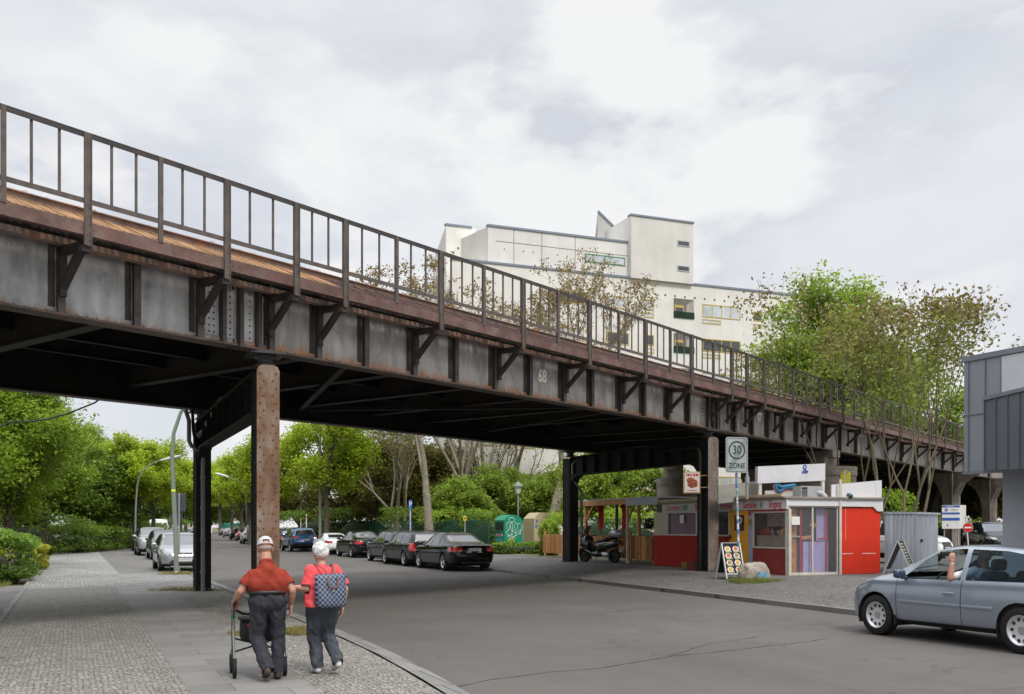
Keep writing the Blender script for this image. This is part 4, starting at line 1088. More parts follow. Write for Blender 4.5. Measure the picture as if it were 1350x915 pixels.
# right kerb, facing away from the camera: rear wheel contact measured in the photo
GR = 'cars parked along the right kerb'
def place_parked(px, py, kind, lab, body, **k):
    """px, py: ground contact of the left rear wheel"""
    x, y = gpt(px, py); sp = base_spec(kind); h = k.pop('heading', HD)
    hw = float(np.interp(sp['axles'][0], [p[0] for p in sp['wid']], [p[1] for p in sp['wid']]))
    lx, ly = sp['axles'][0], hw - .06
    cx = x - (lx * math.cos(h) - ly * math.sin(h)); cy = y - (lx * math.sin(h) + ly * math.cos(h))
    return make_car('parked_car', kind, lab, cx, cy, h, body, k.pop('group', GR), **k)
place_parked(585, 752.6, 'sedan', 'glossy black saloon with red tail lights, nearest of the cars parked along the right kerb', P_BLACK, wheel='five')
place_parked(533, 746.5, 'wagon', 'dark estate car with roof rails parked right in front of the black saloon', P_CHAR, wheel='seven', roof_rails=True)
place_parked(509, 742.0, 'wagon', 'dark minivan with upright red tail lamp between the dark estate and black compact saloon', P_GREY, wheel='seven')
place_parked(463.5, 735.3, 'sedan', 'black compact saloon parked between the dark minivan and the white roadster', P_BLACK, wheel='seven')
place_parked(426, 731.3, 'roadster', 'low white roadster parked behind the head of the white haired woman', P_WHITE, wheel='five')
place_parked(382.5, 727.3, 'suv', 'bright blue crossover with grey lower bumper parked right of the rusty column', P_BLUE, wheel='five')
place_parked(366, 723, 'wagon', 'navy blue car half hidden behind the rusty column beside the blue crossover', P_NAVY, wheel='five')
place_parked(320.5, 717.2, 'suv', 'white crossover parked just left of the rusty column on the far right kerb', P_WHITE, wheel='five', heading=bend_dir(95))
place_parked(312, 713.6, 'hatch', 'dark red tinged hatchback parked directly beyond the white crossover', paint('dark red car paint', (.05, .02, .02)), heading=bend_dir(110))
place_parked(304, 711.6, 'suv', 'black off-roader parked beyond the dark hatchback on the far right kerb', P_BLACK, heading=bend_dir(122))
place_parked(294.5, 708.6, 'sedan', 'silver saloon far down the right kerb with glowing red tail lamps', P_SILVER, heading=bend_dir(140))
place_parked(290, 706.4, 'hatch', 'farthest dark car of the right kerb row beyond the silver saloon', P_GREEN, heading=bend_dir(155))
# left side, facing the camera
GL = 'cars parked along the left pavement'
def place_left(px, py, kind, lab, body, **k):
    """px, py: ground contact of the front wheel nearest the left edge (the car faces the camera)"""
    x, y = gpt(px, py, .027); sp = base_spec(kind); h = k.pop('heading', HD) + math.pi
    hw = float(np.interp(sp['axles'][1], [p[0] for p in sp['wid']], [p[1] for p in sp['wid']]))
    lx, ly = sp['axles'][1], -(hw - .06)
    cx = x - (lx * math.cos(h) - ly * math.sin(h)); cy = y - (lx * math.sin(h) + ly * math.cos(h))
    return make_car('parked_car', kind, lab, cx, cy, h, body, GL, z=.027, **k)
place_left(210.5, 753, 'hatch', 'silver hatchback facing the camera right behind the green lamp post', P_SILVER, wheel='seven')
place_left(199.5, 738, 'wagon', 'dark green car with pale bonnet parked second in the left row', P_GREEN, wheel='seven')
place_left(182, 732.5, 'suv', 'pale silver people carrier parked third in the left row', P_SILVER, wheel='seven', zs=1)
place_left(178, 727, 'wagon', 'grey car mostly hidden behind the pale silver people carrier', P_GREY, wheel='seven')
x_, y_ = SB(6.2, 104); make_car('van', 'van', 'tall white delivery van coming towards the camera behind the left parked cars', x_, y_, bend_dir(104) + math.pi, P_WHITE, None)
x_, y_ = SB(6.5, 150); make_car('car', 'hatch', 'small white car following the delivery van far down the street', x_, y_, bend_dir(150) + math.pi, P_WHITE, 'cars driving on the street')
x_, y_ = gpt(250, 704.5); make_car('car', 'suv', 'dark car driving towards the camera in the far distance', x_, y_, bend_dir(200) + math.pi, P_CHAR, 'cars driving on the street')
# ------------------------------------------------------------------ people: limbs and torso volumes fused into one continuous surface
def fused(name, prims, voxel, mats, parent, smooth_it=4, mat_fn=None, wrinkle=0.0, wscale=9.0, seed=0, keep_fn=None):
    bm = bmesh.new()
    for p in prims:
        if p[0] == 'cap':
            _, a, b, r0, r1 = p; a = Vector(a); b = Vector(b)
            for c, r in ((a, r0), (b, r1)):
                bmesh.ops.create_uvsphere(bm, u_segments=14, v_segments=10, radius=r, matrix=Matrix.Translation(c))
            d = b - a
            if d.length > 1e-5:
                M = Matrix.Translation((a + b) / 2) @ d.to_track_quat('Z', 'Y').to_matrix().to_4x4()
                bmesh.ops.create_cone(bm, cap_ends=True, segments=14, radius1=r0, radius2=r1, depth=d.length, matrix=M)
        else:
            _, c, r, rot = p
            M = Matrix.Translation(c) @ (Matrix.Rotation(rot[1], 4, rot[0]) if rot else Matrix.Identity(4)) @ Matrix.Diagonal((r[0], r[1], r[2], 1))
            bmesh.ops.create_uvsphere(bm, u_segments=18, v_segments=12, radius=1, matrix=M)
    me = bpy.data.meshes.new(name); bm.to_mesh(me); bm.free()
    o = bpy.data.objects.new(name, me); COL.objects.link(o)
    md = o.modifiers.new('r', 'REMESH'); md.mode = 'VOXEL'; md.voxel_size = voxel
    ms = o.modifiers.new('s', 'SMOOTH'); ms.factor = .5; ms.iterations = smooth_it
    dg = bpy.context.evaluated_depsgraph_get(); me2 = bpy.data.meshes.new_from_object(o.evaluated_get(dg))
    bpy.data.objects.remove(o); bpy.data.meshes.remove(me); me2.name = name
    if wrinkle:
        bm = bmesh.new(); bm.from_mesh(me2); bm.normal_update()
        for v in bm.verts:
            q = Vector((v.co.x * wscale, v.co.y * wscale, v.co.z * wscale * .8 + v.co.x * wscale * .7 + seed))
            v.co += v.normal * wrinkle * (mnoise.noise(q) + .6 * mnoise.noise(q * 2.3))
        bm.to_mesh(me2); bm.free()
    if keep_fn:
        bm = bmesh.new(); bm.from_mesh(me2)
        bmesh.ops.delete(bm, geom=[f for f in bm.faces if not keep_fn(f.calc_center_median())], context='FACES'); bm.to_mesh(me2); bm.free()
    for m in mats: me2.materials.append(m)
    for p in me2.polygons:
        p.use_smooth = True
        if mat_fn: p.material_index = mat_fn(p.center, p.normal)
    o = bpy.data.objects.new(name, me2); COL.objects.link(o); o.parent = parent; return o

M_SKIN = mat('sunned skin', (.42, .215, .145), .55, var=.14, scale=14, dirt=(.36, .14, .09), dscale=6, damt=.5)
M_SKINL = mat('pale skin', (.50, .29, .21), .55, var=.12, scale=14, dirt=(.42, .18, .13), dscale=6, damt=.4)
M_LIP = mat('lips', (.36, .12, .10), .5, var=.1); M_EYE = mat('eye', (.6, .6, .58), .2, var=.05); M_IRIS = mat('iris', (.05, .04, .03), .2, var=.05)
def hand_prims(w, dirn, palmn, side, curl=.5, sc=1.0):
    """wrist, finger direction, palm normal (towards the held thing), side vector (thumb side)"""
    w = Vector(w); d = Vector(dirn).normalized(); n = Vector(palmn); n = (n - d * n.dot(d)).normalized(); s = Vector(side); s = (s - d * s.dot(d) - n * s.dot(n)).normalized()
    P = [('cap', w, w + d * .03 * sc, .026 * sc, .028 * sc)]
    pc = w + d * .055 * sc
    for k in (-1, -.35, .35, 1): P.append(('cap', pc - d * .03 * sc + s * k * .025 * sc, pc + d * .035 * sc + s * k * .03 * sc, .0155 * sc, .0135 * sc))
    for k, ln in ((1, .070), (.34, .080), (-.34, .074), (-1, .058)):
        a = pc + d * .038 * sc + s * k * .030 * sc; t0 = curl * .7; t1 = curl * 1.6; t2 = curl * 2.4
        for t, l, r0, r1 in ((t0, .45, .0105, .0095), (t1, .32, .0095, .0085), (t2, .25, .0085, .0070)):
            b = a + (d * math.cos(t) + n * math.sin(t)) * ln * l * sc; P.append(('cap', a, b, r0 * sc, r1 * sc)); a = b
    a = w + d * .025 * sc + s * .026 * sc; b = a + (d * .6 + s * .7 + n * .35).normalized() * .04 * sc; c = b + (d * .85 + s * .15 + n * .5 * (.4 + curl)).normalized() * .032 * sc
    P += [('cap', a, b, .014 * sc, .0115 * sc), ('cap', b, c, .0115 * sc, .0085 * sc)]
    return P
def head_prims(c, tilt=.25, sc=1.0, turn=0.0):
    """head centre c, face towards +y, tilt forward"""
    c = Vector(c); Rm = Matrix.Rotation(turn, 3, 'Z') @ Matrix.Rotation(-tilt, 3, 'X')
    f = lambda x, y, z: c + Rm @ (Vector((x, y, z)) * sc)
    P = [('ell', f(0, -.012, .025), (.076 * sc, .094 * sc, .090 * sc), None), ('ell', f(0, .030, -.035), (.062 * sc, .062 * sc, .075 * sc), None), ('cap', f(0, .065, -.085), f(0, .055, -.09), .026 * sc, .03 * sc),
         ('cap', f(0, .088, .018), f(0, .108, -.018), .010 * sc, .016 * sc), ('cap', f(-.02, .082, -.058), f(.02, .082, -.058), .012 * sc, .012 * sc),
         ('cap', f(-.035, .078, .036), f(.035, .078, .036), .014 * sc, .014 * sc), ('ell', f(-.04, .062, -.018), (.025 * sc, .025 * sc, .022 * sc), None), ('ell', f(.04, .062, -.018), (.025 * sc, .025 * sc, .022 * sc), None)]
    for s in (-1, 1):
        P += [('ell', f(s * .080, -.005, -.002), (.010 * sc, .021 * sc, .034 * sc), ('Y', s * .2)), ('cap', f(s * .082, .0, -.025), f(s * .078, .006, -.035), .010 * sc, .008 * sc)]
    return P, f
def face_details(par, f, sc):
    g = MB()
    for s in (-1, 1): g.sphere(f(s * .031, .076, .012), .0125 * sc, 10, 8)
    g.cur = 1
    for s in (-1, 1): g.sphere(f(s * .031, .0835, .012), .0062 * sc, 8, 6)
    g.build('eyes', [M_EYE, M_IRIS], par)
    g = MB(); g.tube([f(-.024, .090, -.060), f(-.01, .0975, -.057), f(.01, .0975, -.057), f(.024, .090, -.060)], [.003 * sc, .005 * sc, .005 * sc, .003 * sc], 6); g.build('mouth', M_LIP, par)

M_SHIRT = mat('rust red jersey', (.24, .034, .019), .85, var=.10, scale=5, bump=.15, bscale=300, spec=.2)
M_TROU = mat('dark grey trousers', (.034, .034, .042), .85, var=.16, scale=7, bump=.15, bscale=250, spec=.2)
M_BELT = mat('black leather belt', (.012, .012, .012), .5, var=.2)
M_SHOEB = mat('brown leather shoe', (.050, .030, .022), .55, var=.2); M_SOLE = mat('dark sole', (.022, .020, .019), .8, var=.2)
M_CAP = mat('grey white cotton cap', (.50, .50, .52), .9, var=.1, scale=12, bump=.2, bscale=200)
M_HAIRW = mat('white hair', (.62, .62, .61), .7, var=.25, scale=30, bump=.8, bscale=90, spec=.3); M_HAIRG = mat('grey hair', (.36, .35, .34), .7, var=.3, scale=40)
def person(label, loc, rz): return thing('person', label, 'person', loc, rz)

# ---- the old man with the rollator
mx, my = gpt(352, 896, .035)
MAN = person('man in rust red shirt and pale baseball cap pushing a wheeled walker', (mx, my, .035), SRZ - R(4))
LH, RH = Vector((-.335, .20, .835)), Vector((.275, .05, .80))
LS, RS = Vector((-.175, .035, 1.125)), Vector((.185, .035, 1.125)); LE, RE = Vector((-.285, .0, .955)), Vector((.275, -.05, .955))
hp, hf = head_prims((-.005, .125, 1.405), .30, 1.02)
prims = hp + [('cap', (0, .03, 1.19), (-.002, .095, 1.33), .068, .064),
    ('cap', (-.12, .03, 1.10), (.12, .03, 1.10), .060, .060), ('cap', (0, .0, 1.08), (0, 0, .93), .085, .095), ('cap', (-.08, 0, .87), (.08, 0, .87), .11, .11)]
for sh, el, ha in ((LS, LE, LH), (RS, RE, RH)):
    prims += [('cap', sh, el, .052, .043), ('cap', el, el.lerp(ha, .35), .044, .045), ('cap', el.lerp(ha, .35), ha, .045, .028)]
prims += hand_prims(LH, (.1, .9, -.35), (.0, -.2, -1), (1, 0, 0), .75) + hand_prims(RH, (-.05, .15, -1), (-1, 0, 0), (0, 1, 0), .35)
LHIP, RHIP = Vector((-.09, 0, .82)), Vector((.105, 0, .82)); LKN, RKN = Vector((-.10, .08, .45)), Vector((.125, .06, .44)); LAN, RAN = Vector((-.015, -.20, .135)), Vector((.115, .0, .085))
for h, k, a in ((LHIP, LKN, LAN), (RHIP, RKN, RAN)): prims += [('cap', h, k, .085, .055), ('cap', k, a, .052, .034)]
body = fused('body', prims, .0065, [M_SKIN], MAN, 3)
face_details(MAN, hf, 1.02)
sp_ = [('cap', (-.10, .0, 1.085), (.11, .0, 1.085), .115, .115), ('cap', (-.05, .03, 1.15), (.055, .03, 1.15), .085, .085), ('cap', (-.105, -.01, 1.03), (.11, -.01, 1.03), .128, .128), ('cap', (-.09, .01, .98), (.10, .01, .98), .134, .134), ('cap', (-.085, .005, .93), (.095, .005, .93), .126, .126), ('cap', (0, -.02, 1.15), (0, -.02, 1.0), .10, .12),
       ('cap', LS + Vector((.02, -.01, -.01)), LS.lerp(LE, .92), .078, .078), ('cap', RS + Vector((-.02, -.01, -.01)), RS.lerp(RE, .92), .078, .078), ('cap', (0, .03, 1.20), (0, .055, 1.255), .080, .074)]
def shirt_keep(c):
    if c.z < .93: return False
    for s, e in ((LS, LE), (RS, RE)):
        d = (e - s).normalized()
        if (c - s).dot(d) > (e - s).length * .66 and abs(c.x) > .215: return False
    return not ((c - Vector((0, .045, 1.26))).dot(Vector((0, .45, .9))) > 0.0 and abs(c.x) < .1)
fused('shirt', sp_, .011, [M_SHIRT], MAN, 4, None, .014, 8.5, 1.3, shirt_keep)
g = MB(); g.lathe([(.070, 0), (.080, .002), (.076, .034), (.070, .04), (.066, .034), (.068, .004)], 20)
o = g.build('collar', M_SHIRT, MAN); o.location = (0, .05, 1.238); o.rotation_euler = (-.45, 0, 0)
tp = [('cap', (-.075, 0, .91), (.085, 0, .91), .122, .122), ('cap', (-.075, -.015, .84), (.085, -.015, .84), .128, .128)]
for h, k, a, r3 in ((LHIP, LKN, LAN, .085), (RHIP, RKN, RAN, .085)): tp += [('cap', h + Vector((0, -.015, 0)), k, .108, .084), ('cap', k, a + Vector((0, 0, -.005)), .084, r3 - .010)]
def tro_keep(c):
    if c.z > .945: return False
    for k, a in ((LKN, LAN), (RKN, RAN)):
        d = (a - k).normalized()
        if (c - a).dot(d) > .015 and (c - a).length < .2: return False
    return True
fused('trousers', tp, .010, [M_TROU], MAN, 3, None, .019, 10, 4.1, tro_keep)
g = MB(); n = 28; pr = []
for r_, z in ((1.0, .925), (1.02, .925), (1.02, .960), (1.0, .960)):
    pr.append([(.005 + .214 * r_ * math.copysign(abs(math.cos(t_)) ** .8, math.cos(t_)), .003 + .138 * r_ * math.copysign(abs(math.sin(t_)) ** .9, math.sin(t_)), z) for t_ in [2 * math.pi * k / n for k in range(n)]])
g.add([p for q in pr for p in q], [(i * n + k, i * n + (k + 1) % n, ((i + 1) % 4) * n + (k + 1) % n, ((i + 1) % 4) * n + k) for i in range(4) for k in range(n)], True); g.build('belt', M_BELT, MAN)
def shoe(par, heel, toe, up, m, ms, w=.045):
    heel = Vector(heel); toe = Vector(toe); d = (toe - heel).normalized(); up = Vector(up); up = (up - d * up.dot(d)).normalized()
    P = [('cap', heel + d * .035 + up * .045, heel + d * .035 + up * .075, w * .92, w * .85), ('cap', heel + d * .05 + up * .043, toe - d * .07 + up * .042, w * .95, w), ('cap', toe - d * .09 + up * .040, toe - d * .045 + up * .032, w, w * .75)]
    for q in range(2): pass
    o = fused('shoe', P, .009, [m, ms], par, 3, lambda c, nn: 1 if (c - heel).dot(up) < .020 else 0, keep_fn=None)
    for v in o.data.vertices:
        h = (v.co - heel).dot(up)
        if h < .004: v.co += up * (.004 - h)
    return o
shoe(MAN, LAN + Vector((-.005, -.075, -.055)), (-.02, .03, .0), (0, .75, .65), M_SHOEB, M_SOLE)
shoe(MAN, (.115, -.06, 0), (.13, .215, 0), (0, 0, 1), M_SHOEB, M_SOLE)
# cap with strap opening at the back
c0 = hf(0, -.012, .03); Rm = Matrix.Rotation(-.30, 3, 'X')
def capf(x, y, z): return hf(x, y, z)
n = 28; g = MB(); rings = 7; vs = []; fs = []
for i in range(rings + 1):
    ph = math.pi / 2 * i / rings
    for k in range(n):
        t_ = 2 * math.pi * k / n
        rr = math.cos(ph) ** .75
        vs.append(hf(.087 * rr * math.cos(t_), -.012 + .106 * rr * math.sin(t_), .030 + .098 * math.sin(ph)))
for i in range(rings):
    for k in range(n):
        tm = 2 * math.pi * (k + .5) / n
        if i == 1 - 1 + 0 and abs(tm - 1.5 * math.pi) < .55: continue
        if i == 1 and abs(tm - 1.5 * math.pi) < .34: continue
        fs.append((i * n + k, i * n + (k + 1) % n, (i + 1) * n + (k + 1) % n, (i + 1) * n + k))
g.add(vs, fs, True)
g.tube([hf(.0885 * math.cos(a), -.012 + .1075 * math.sin(a), .030) for a in [2 * math.pi * k / 28 for k in range(29)]], .006, 6, False)
bill = []
for k in range(13):
    a = math.pi * (.18 + .64 * k / 12); bill.append((math.cos(a), math.sin(a)))
inner = [hf(.088 * c, -.012 + .106 * s, .032) for c, s in bill]; outer = [hf(.092 * c, .035 + .165 * s, .018 + .008 * s) for c, s in bill]
g.add(inner + outer, [(k, k + 1, 13 + k + 1, 13 + k) for k in range(12)], True)
g.add([p + Vector((0, 0, .004)) for p in inner + outer], [(k + 1, k, 13 + k, 13 + k + 1) for k in range(12)], True)
g.sphere(hf(0, -.012, .13), .008, 8, 6)
g.build('baseball_cap', M_CAP, MAN)
fused('hair', [('ell', hf(0, -.026, .012), (.0785, .080, .050), None)], .010, [M_HAIRG], MAN, 2, None, .004, 60, 0, lambda c: c.y < hf(0, -.02, 0).y and c.z < hf(0, 0, .035).z)

# ---- the rollator
M_ALU = mat('grey aluminium tube', (.30, .31, .32), .35, metal=.7, var=.08); M_BLKF = mat('black nylon', (.012, .012, .013), .75, var=.3, scale=12, bump=.3, bscale=80)
M_GREENP = mat('green clip', (.02, .45, .17), .4, var=.05); M_REDR = mat('red reflector', (.55, .03, .02), .25, var=.05, coat=1); M_GRIP = mat('rubber grip', (.015, .015, .016), .8, var=.1)
ROL = thing('walker', 'four wheeled walking frame with black bag and green clip pushed by the man', 'walker', (mx, my, .035), SRZ - R(4))
cx_ = -.055; hw_ = .275
for s in (-1, 1):
    x = cx_ + s * hw_
    g = MB(); g.tube([(x, .17, .80), (x, .21, .80)], .019, 10); g.tube([(x, .10, .815), (x, .29, .815)], .018, 10); g.build('handle', M_GRIP, ROL)
    g = MB(); g.tube([(x, .24, .815), (x, .32, .805), (x, .345, .76), (x, .35, .60), (x, .34, .40), (x, .33, .34)], .0135, 10)
    g.tube([(x, .345, .52), (x, .26, .24), (x, .22, .11)], .0125, 10); g.tube([(x, .34, .54), (x, .50, .30), (x, .60, .21)], .0125, 10)
    g.cur = 1; g.tube([(x, .352, .63), (x, .352, .67)], .020, 10)
    g.build('side_frame', [M_ALU, M_GREENP if s < 0 else M_GRIP], ROL)
    g = MB(); g.tube([(x, .27, .80), (x, .31, .72), (x, .33, .64)], .006, 6); g.tube([(x - .0, .24, .79), (x, .17, .775), (x, .13, .782)], .006, 6); g.build('brake_lever', M_GRIP, ROL)
    g = MB(); g.tube([(x + s * .02, .31, .74), (x + s * .02, .37, .5), (x + s * .02, .30, .26), (x + s * .02, .22, .14)], .004, 6); g.build('brake_cable', M_GRIP, ROL)
    for yy, r_ in ((.21, .098), (.62, .10)):
        w_ = empty('wheel', ROL, (x, yy, r_))
        g = MB(); g.lathe([(r_ * .74, -.017), (r_ * .92, -.019), (r_, -.010), (r_, .010), (r_ * .92, .019), (r_ * .74, .017), (r_ * .74, -.017)], 26, axis='x'); g.build('tyre', M_TYRE, w_)
        g = MB(); g.lathe([(.006, -.020), (.02, -.020), (.022, -.006), (.022, .006), (.02, .020), (.006, .020)], 14, axis='x')
        for k in range(5):
            a = 2 * math.pi * k / 5; g.beam((0, .02 * math.cos(a), .02 * math.sin(a)), (0, r_ * .75 * math.cos(a), r_ * .75 * math.sin(a)), .012, .016, (1, 0, 0))
        g.build('spokes', M_GRIP, w_)
        g = MB(); g.box(x - .024, yy - .012, r_ - .01, x - .020, yy + .012, r_ + .10); g.box(x + .020, yy - .012, r_ - .01, x + .024, yy + .012, r_ + .10); g.box(x - .0245, yy - .013, r_ + .10, x + .0245, yy + .013, r_ + .115)
        if yy > .5: g.tube([(x, yy, r_ + .11), (x, yy - .02, r_ + .16)], .013, 8)
        g.build('fork', M_GRIP, ROL)
g = MB()
for s in (-1, 1): g.tube([(cx_ - s * hw_, .34, .42), (cx_, .36, .34), (cx_ + s * hw_, .40, .26)], .010, 8)
g.build('cross_brace', M_GRIP, ROL)
g = MB(); g.bbox((cx_, .40, .50), (.40, .22, .24), .05); g.bbox((cx_, .40, .625), (.43, .25, .03), .012)
for i in range(len(g.sm)): g.sm[i] = True
g.cur = 1; g.bbox((cx_ - .10, .287, .56), (.06, .012, .04), .004); g.build('bag', [M_BLKF, M_REDR], ROL)
g = MB(); g.tube([(cx_ - hw_, .36, .74), (cx_ - hw_ * .6, .44, .68), (cx_, .47, .66), (cx_ + hw_ * .6, .44, .68), (cx_ + hw_, .36, .74)], .016, 8); g.build('backrest_strap', M_BLKF, ROL)

# ---- the old woman with the backpack
M_PINK = mat('coral pink jersey', (.72, .085, .10), .85, var=.08, scale=6, bump=.15, bscale=300, spec=.2)
M_JEAN = mat('grey blue jeans', (.054, .061, .074), .85, var=.22, scale=8, bump=.2, bscale=250, spec=.2, dirt=(.14, .16, .19), dscale=4, damt=.4)
M_SHOEW = mat('white trainers', (.62, .62, .62), .6, var=.1); M_SOLEW = mat('pale sole', (.42, .40, .37), .8, var=.15)
wx, wy = gpt(426, 887.5, .035)
WOM = person('white haired woman in coral pink shirt holding the arm of the man', (wx, wy, .035), SRZ + R(3))
LS, RS = Vector((-.165, .01, 1.155)), Vector((.165, .01, 1.155)); LE, RE = Vector((-.20, -.03, .955)), Vector((.245, -.06, .94)); LH, RH = Vector((-.335, .09, .965)), Vector((.235, .0, .745))
hp, hf2 = head_prims((-.015, .075, 1.345), .22, .96, R(12))
prims = hp + [('cap', (0, .02, 1.15), (-.008, .06, 1.27), .052, .047), ('cap', (-.11, .01, 1.10), (.11, .01, 1.10), .058, .058), ('cap', (0, 0, 1.06), (0, 0, .9), .085, .095), ('cap', (-.07, 0, .82), (.07, 0, .82), .11, .11)]
for sh, el, ha in ((LS, LE, LH), (RS, RE, RH)): prims += [('cap', sh, el, .048, .040), ('cap', el, el.lerp(ha, .35), .041, .041), ('cap', el.lerp(ha, .35), ha, .041, .025)]
prims += hand_prims(LH, (-.95, .25, .05), (0, .6, -.6), (0, .3, 1), .5, .92) + hand_prims(RH, (-.1, .25, -1), (-1, 0, 0), (0, 1, 0), .45, .92)
LHIP, RHIP = Vector((-.085, 0, .78)), Vector((.085, 0, .78)); LKN, RKN = Vector((-.085, .09, .43)), Vector((.075, .06, .42)); LAN, RAN = Vector((-.06, .02, .085)), Vector((.115, -.20, .15))
for h, k, a in ((LHIP, LKN, LAN), (RHIP, RKN, RAN)): prims += [('cap', h, k, .08, .05), ('cap', k, a, .048, .032)]
fused('body', prims, .0065, [M_SKINL], WOM, 3); face_details(WOM, hf2, .96)
sp_ = [('cap', (-.10, .005, 1.10), (.10, .005, 1.10), .100, .100), ('cap', (-.06, .02, 1.135), (.06, .02, 1.135), .07, .07), ('cap', (-.075, .02, .98), (.075, .02, .98), .135, .135), ('cap', (-.085, .01, .86), (.085, .01, .86), .143, .143), ('cap', (-.09, 0, .76), (.09, 0, .76), .150, .150),
       ('cap', LS + Vector((.02, 0, -.01)), LS.lerp(LE, .80), .078, .076), ('cap', RS + Vector((-.02, 0, -.01)), RS.lerp(RE, .80), .078, .076), ('cap', (0, .02, 1.16), (0, .03, 1.185), .068, .06)]
def shirt_keep2(c):
    if c.z < .755: return False
    for s, e in ((LS, LE), (RS, RE)):
        d = (e - s).normalized()
        if (c - s).dot(d) > (e - s).length * .84 and abs(c.x) > .185 and c.z > .9: return False
    return not ((c - Vector((0, .03, 1.20))).dot(Vector((0, .4, .9))) > 0 and abs(c.x) < .1)
fused('shirt', sp_, .011, [M_PINK], WOM, 4, None, .014, 8.5, 7.7, shirt_keep2)
tp = [('cap', (-.075, 0, .85), (.075, 0, .85), .128, .128), ('cap', (-.08, -.01, .78), (.08, -.01, .78), .133, .133)]
for h, k, a in ((LHIP, LKN, LAN), (RHIP, RKN, RAN)): tp += [('cap', h, k, .115, .083), ('cap', k, a, .083, .072)]
def tro_keep2(c):
    if c.z > .90: return False
    for k, a in ((LKN, LAN), (RKN, RAN)):
        d = (a - k).normalized()
        if (c - a).dot(d) > .025 and (c - a).length < .2: return False
    return True
fused('jeans', tp, .010, [M_JEAN], WOM, 3, None, .018, 10.5, 2.2, tro_keep2)
shoe(WOM, (-.06, -.045, 0), (-.075, .20, 0), (0, 0, 1), M_SHOEW, M_SOLEW, .042)
shoe(WOM, RAN + Vector((.005, -.055, -.06)), (.12, .02, .0), (0, .75, .65), M_SHOEW, M_SOLEW, .042)
hr = [('ell', hf2(0, -.020, .035), (.094, .105, .088), None), ('ell', hf2(0, -.045, -.010), (.086, .078, .066), None)]
rh = random.Random(3)
for k in range(60):
    a = rh.uniform(0, 2 * math.pi); e_ = rh.uniform(-.4, 1.4)
    if math.sin(a) > .35 and e_ < .5: continue
    hr.append(('ell', hf2(.090 * math.cos(e_) * math.cos(a), -.022 + .102 * math.cos(e_) * math.sin(a), .03 + .088 * math.sin(e_)), (.018, .018, .022), None))
fused('hair', hr, .008, [M_HAIRW], WOM, 2, None, .004, 45, 0, lambda c: (c - hf2(0, .075, .0)).length > .062)

# ---- backpack on her back
m, t, b = new_mat('navy lattice cloth'); c0 = t.node('ShaderNodeTexCoord'); sx = t.node('ShaderNodeSeparateXYZ'); t.link(c0.outputs['Object'], sx.inputs[0])
p1 = t.math('ADD', sx.outputs[0], sx.outputs[2]); p2 = t.math('SUBTRACT', sx.outputs[0], sx.outputs[2])
def stripes(v, per, wd): 
    f = t.math('FRACT', t.math('ADD', t.math('DIVIDE', v, per), 40.0)); d_ = t.math('ABSOLUTE', t.math('SUBTRACT', f, .5)); return t.math('LESS_THAN', d_, wd)
ln = t.math('MAXIMUM', stripes(p1, .056, .05), stripes(p2, .056, .05))
c = t.mix(t.math('MULTIPLY', ln, .8), t.ramp(t.noise(t.coord(), 60, 3), [(.3, (.018, .03, .07)), (.7, (.03, .05, .105))]), (.46, .50, .56))
t.link(c, b.inputs['Base Color']); b.inputs['Roughness'].default_value = .6; M_LAT = m
M_LEA = mat('brown leather', (.17, .055, .028), .5, var=.2, scale=20)
BP = thing('backpack', 'navy lattice patterned backpack with brown leather handles on the back of the woman', 'backpack', (wx, wy, .035), SRZ + R(3) + R(3))
g = MB(); nseg = 9; vs = []; fs = []
for i in range(nseg + 1):
    z = .755 + .365 * i / nseg; u = i / nseg
    dpt = .060 + .035 * math.sin(math.pi * min(1, .2 + u * .75)) - .03 * u; wd = .172 + .016 * math.sin(math.pi * u * .7) - (0.010 if i == 0 else 0)
    for k in range(24):
        a = 2 * math.pi * k / 24; cxn = math.copysign(abs(math.cos(a)) ** .45, math.cos(a)); syn = math.copysign(abs(math.sin(a)) ** .5, math.sin(a))
        vs.append((.012 + wd * cxn, -.205 + dpt * syn + .01 * mnoise.noise(Vector((cxn * 2, syn * 2, z * 9))), z + .006 * cxn * u))
for i in range(nseg):
    for k in range(24): fs.append((i * 24 + k, i * 24 + (k + 1) % 24, (i + 1) * 24 + (k + 1) % 24, (i + 1) * 24 + k))
fs += [tuple(range(24))[::-1], tuple(nseg * 24 + k for k in range(24))]
g.add(vs, fs, True); g.build('bag_body', M_LAT, BP)
for s in (-1, 1):
    g = MB(); pts = [(.012 + s * .040, -.235, 1.10), (.012 + s * .060, -.17, 1.17), (s * .092, -.09, 1.205), (s * .105, -.02, 1.225), (s * .12, .06, 1.20), (s * .13, .115, 1.10)]
    for a, b_ in zip(pts[:-1], pts[1:]): g.beam(a, b_, .022, .006)
    g.build('strap', M_LEA, BP)
g = MB(); g.tube([(.012 - .055, -.262, 1.075), (.012 - .062, -.292, 1.03), (.012 - .05, -.305, .99), (.012, -.308, .965), (.012 + .05, -.305, .985), (.012 + .065, -.292, 1.03), (.012 + .06, -.262, 1.08)], .0085, 8); g.build('handle', M_LEA, BP)
g = MB(); g.bbox((.012, -.303, .935), (.03, .008, .018), .003); g.build('clasp', M_CHROME, BP)
g = MB(); g.tube([(.18, -.2, 1.105), (.205, -.215, 1.095), (.208, -.22, 1.07)], .006, 6); g.tube([(-.17, -.205, 1.115), (.19, -.205, 1.118)], .005, 6); g.build('zip', M_BELT, BP)

MAN.scale = (.95, 1, 1); ROL.scale = (.97, 1, 1); WOM.scale = (.95, 1, 1); BP.scale = (.92, 1, 1)
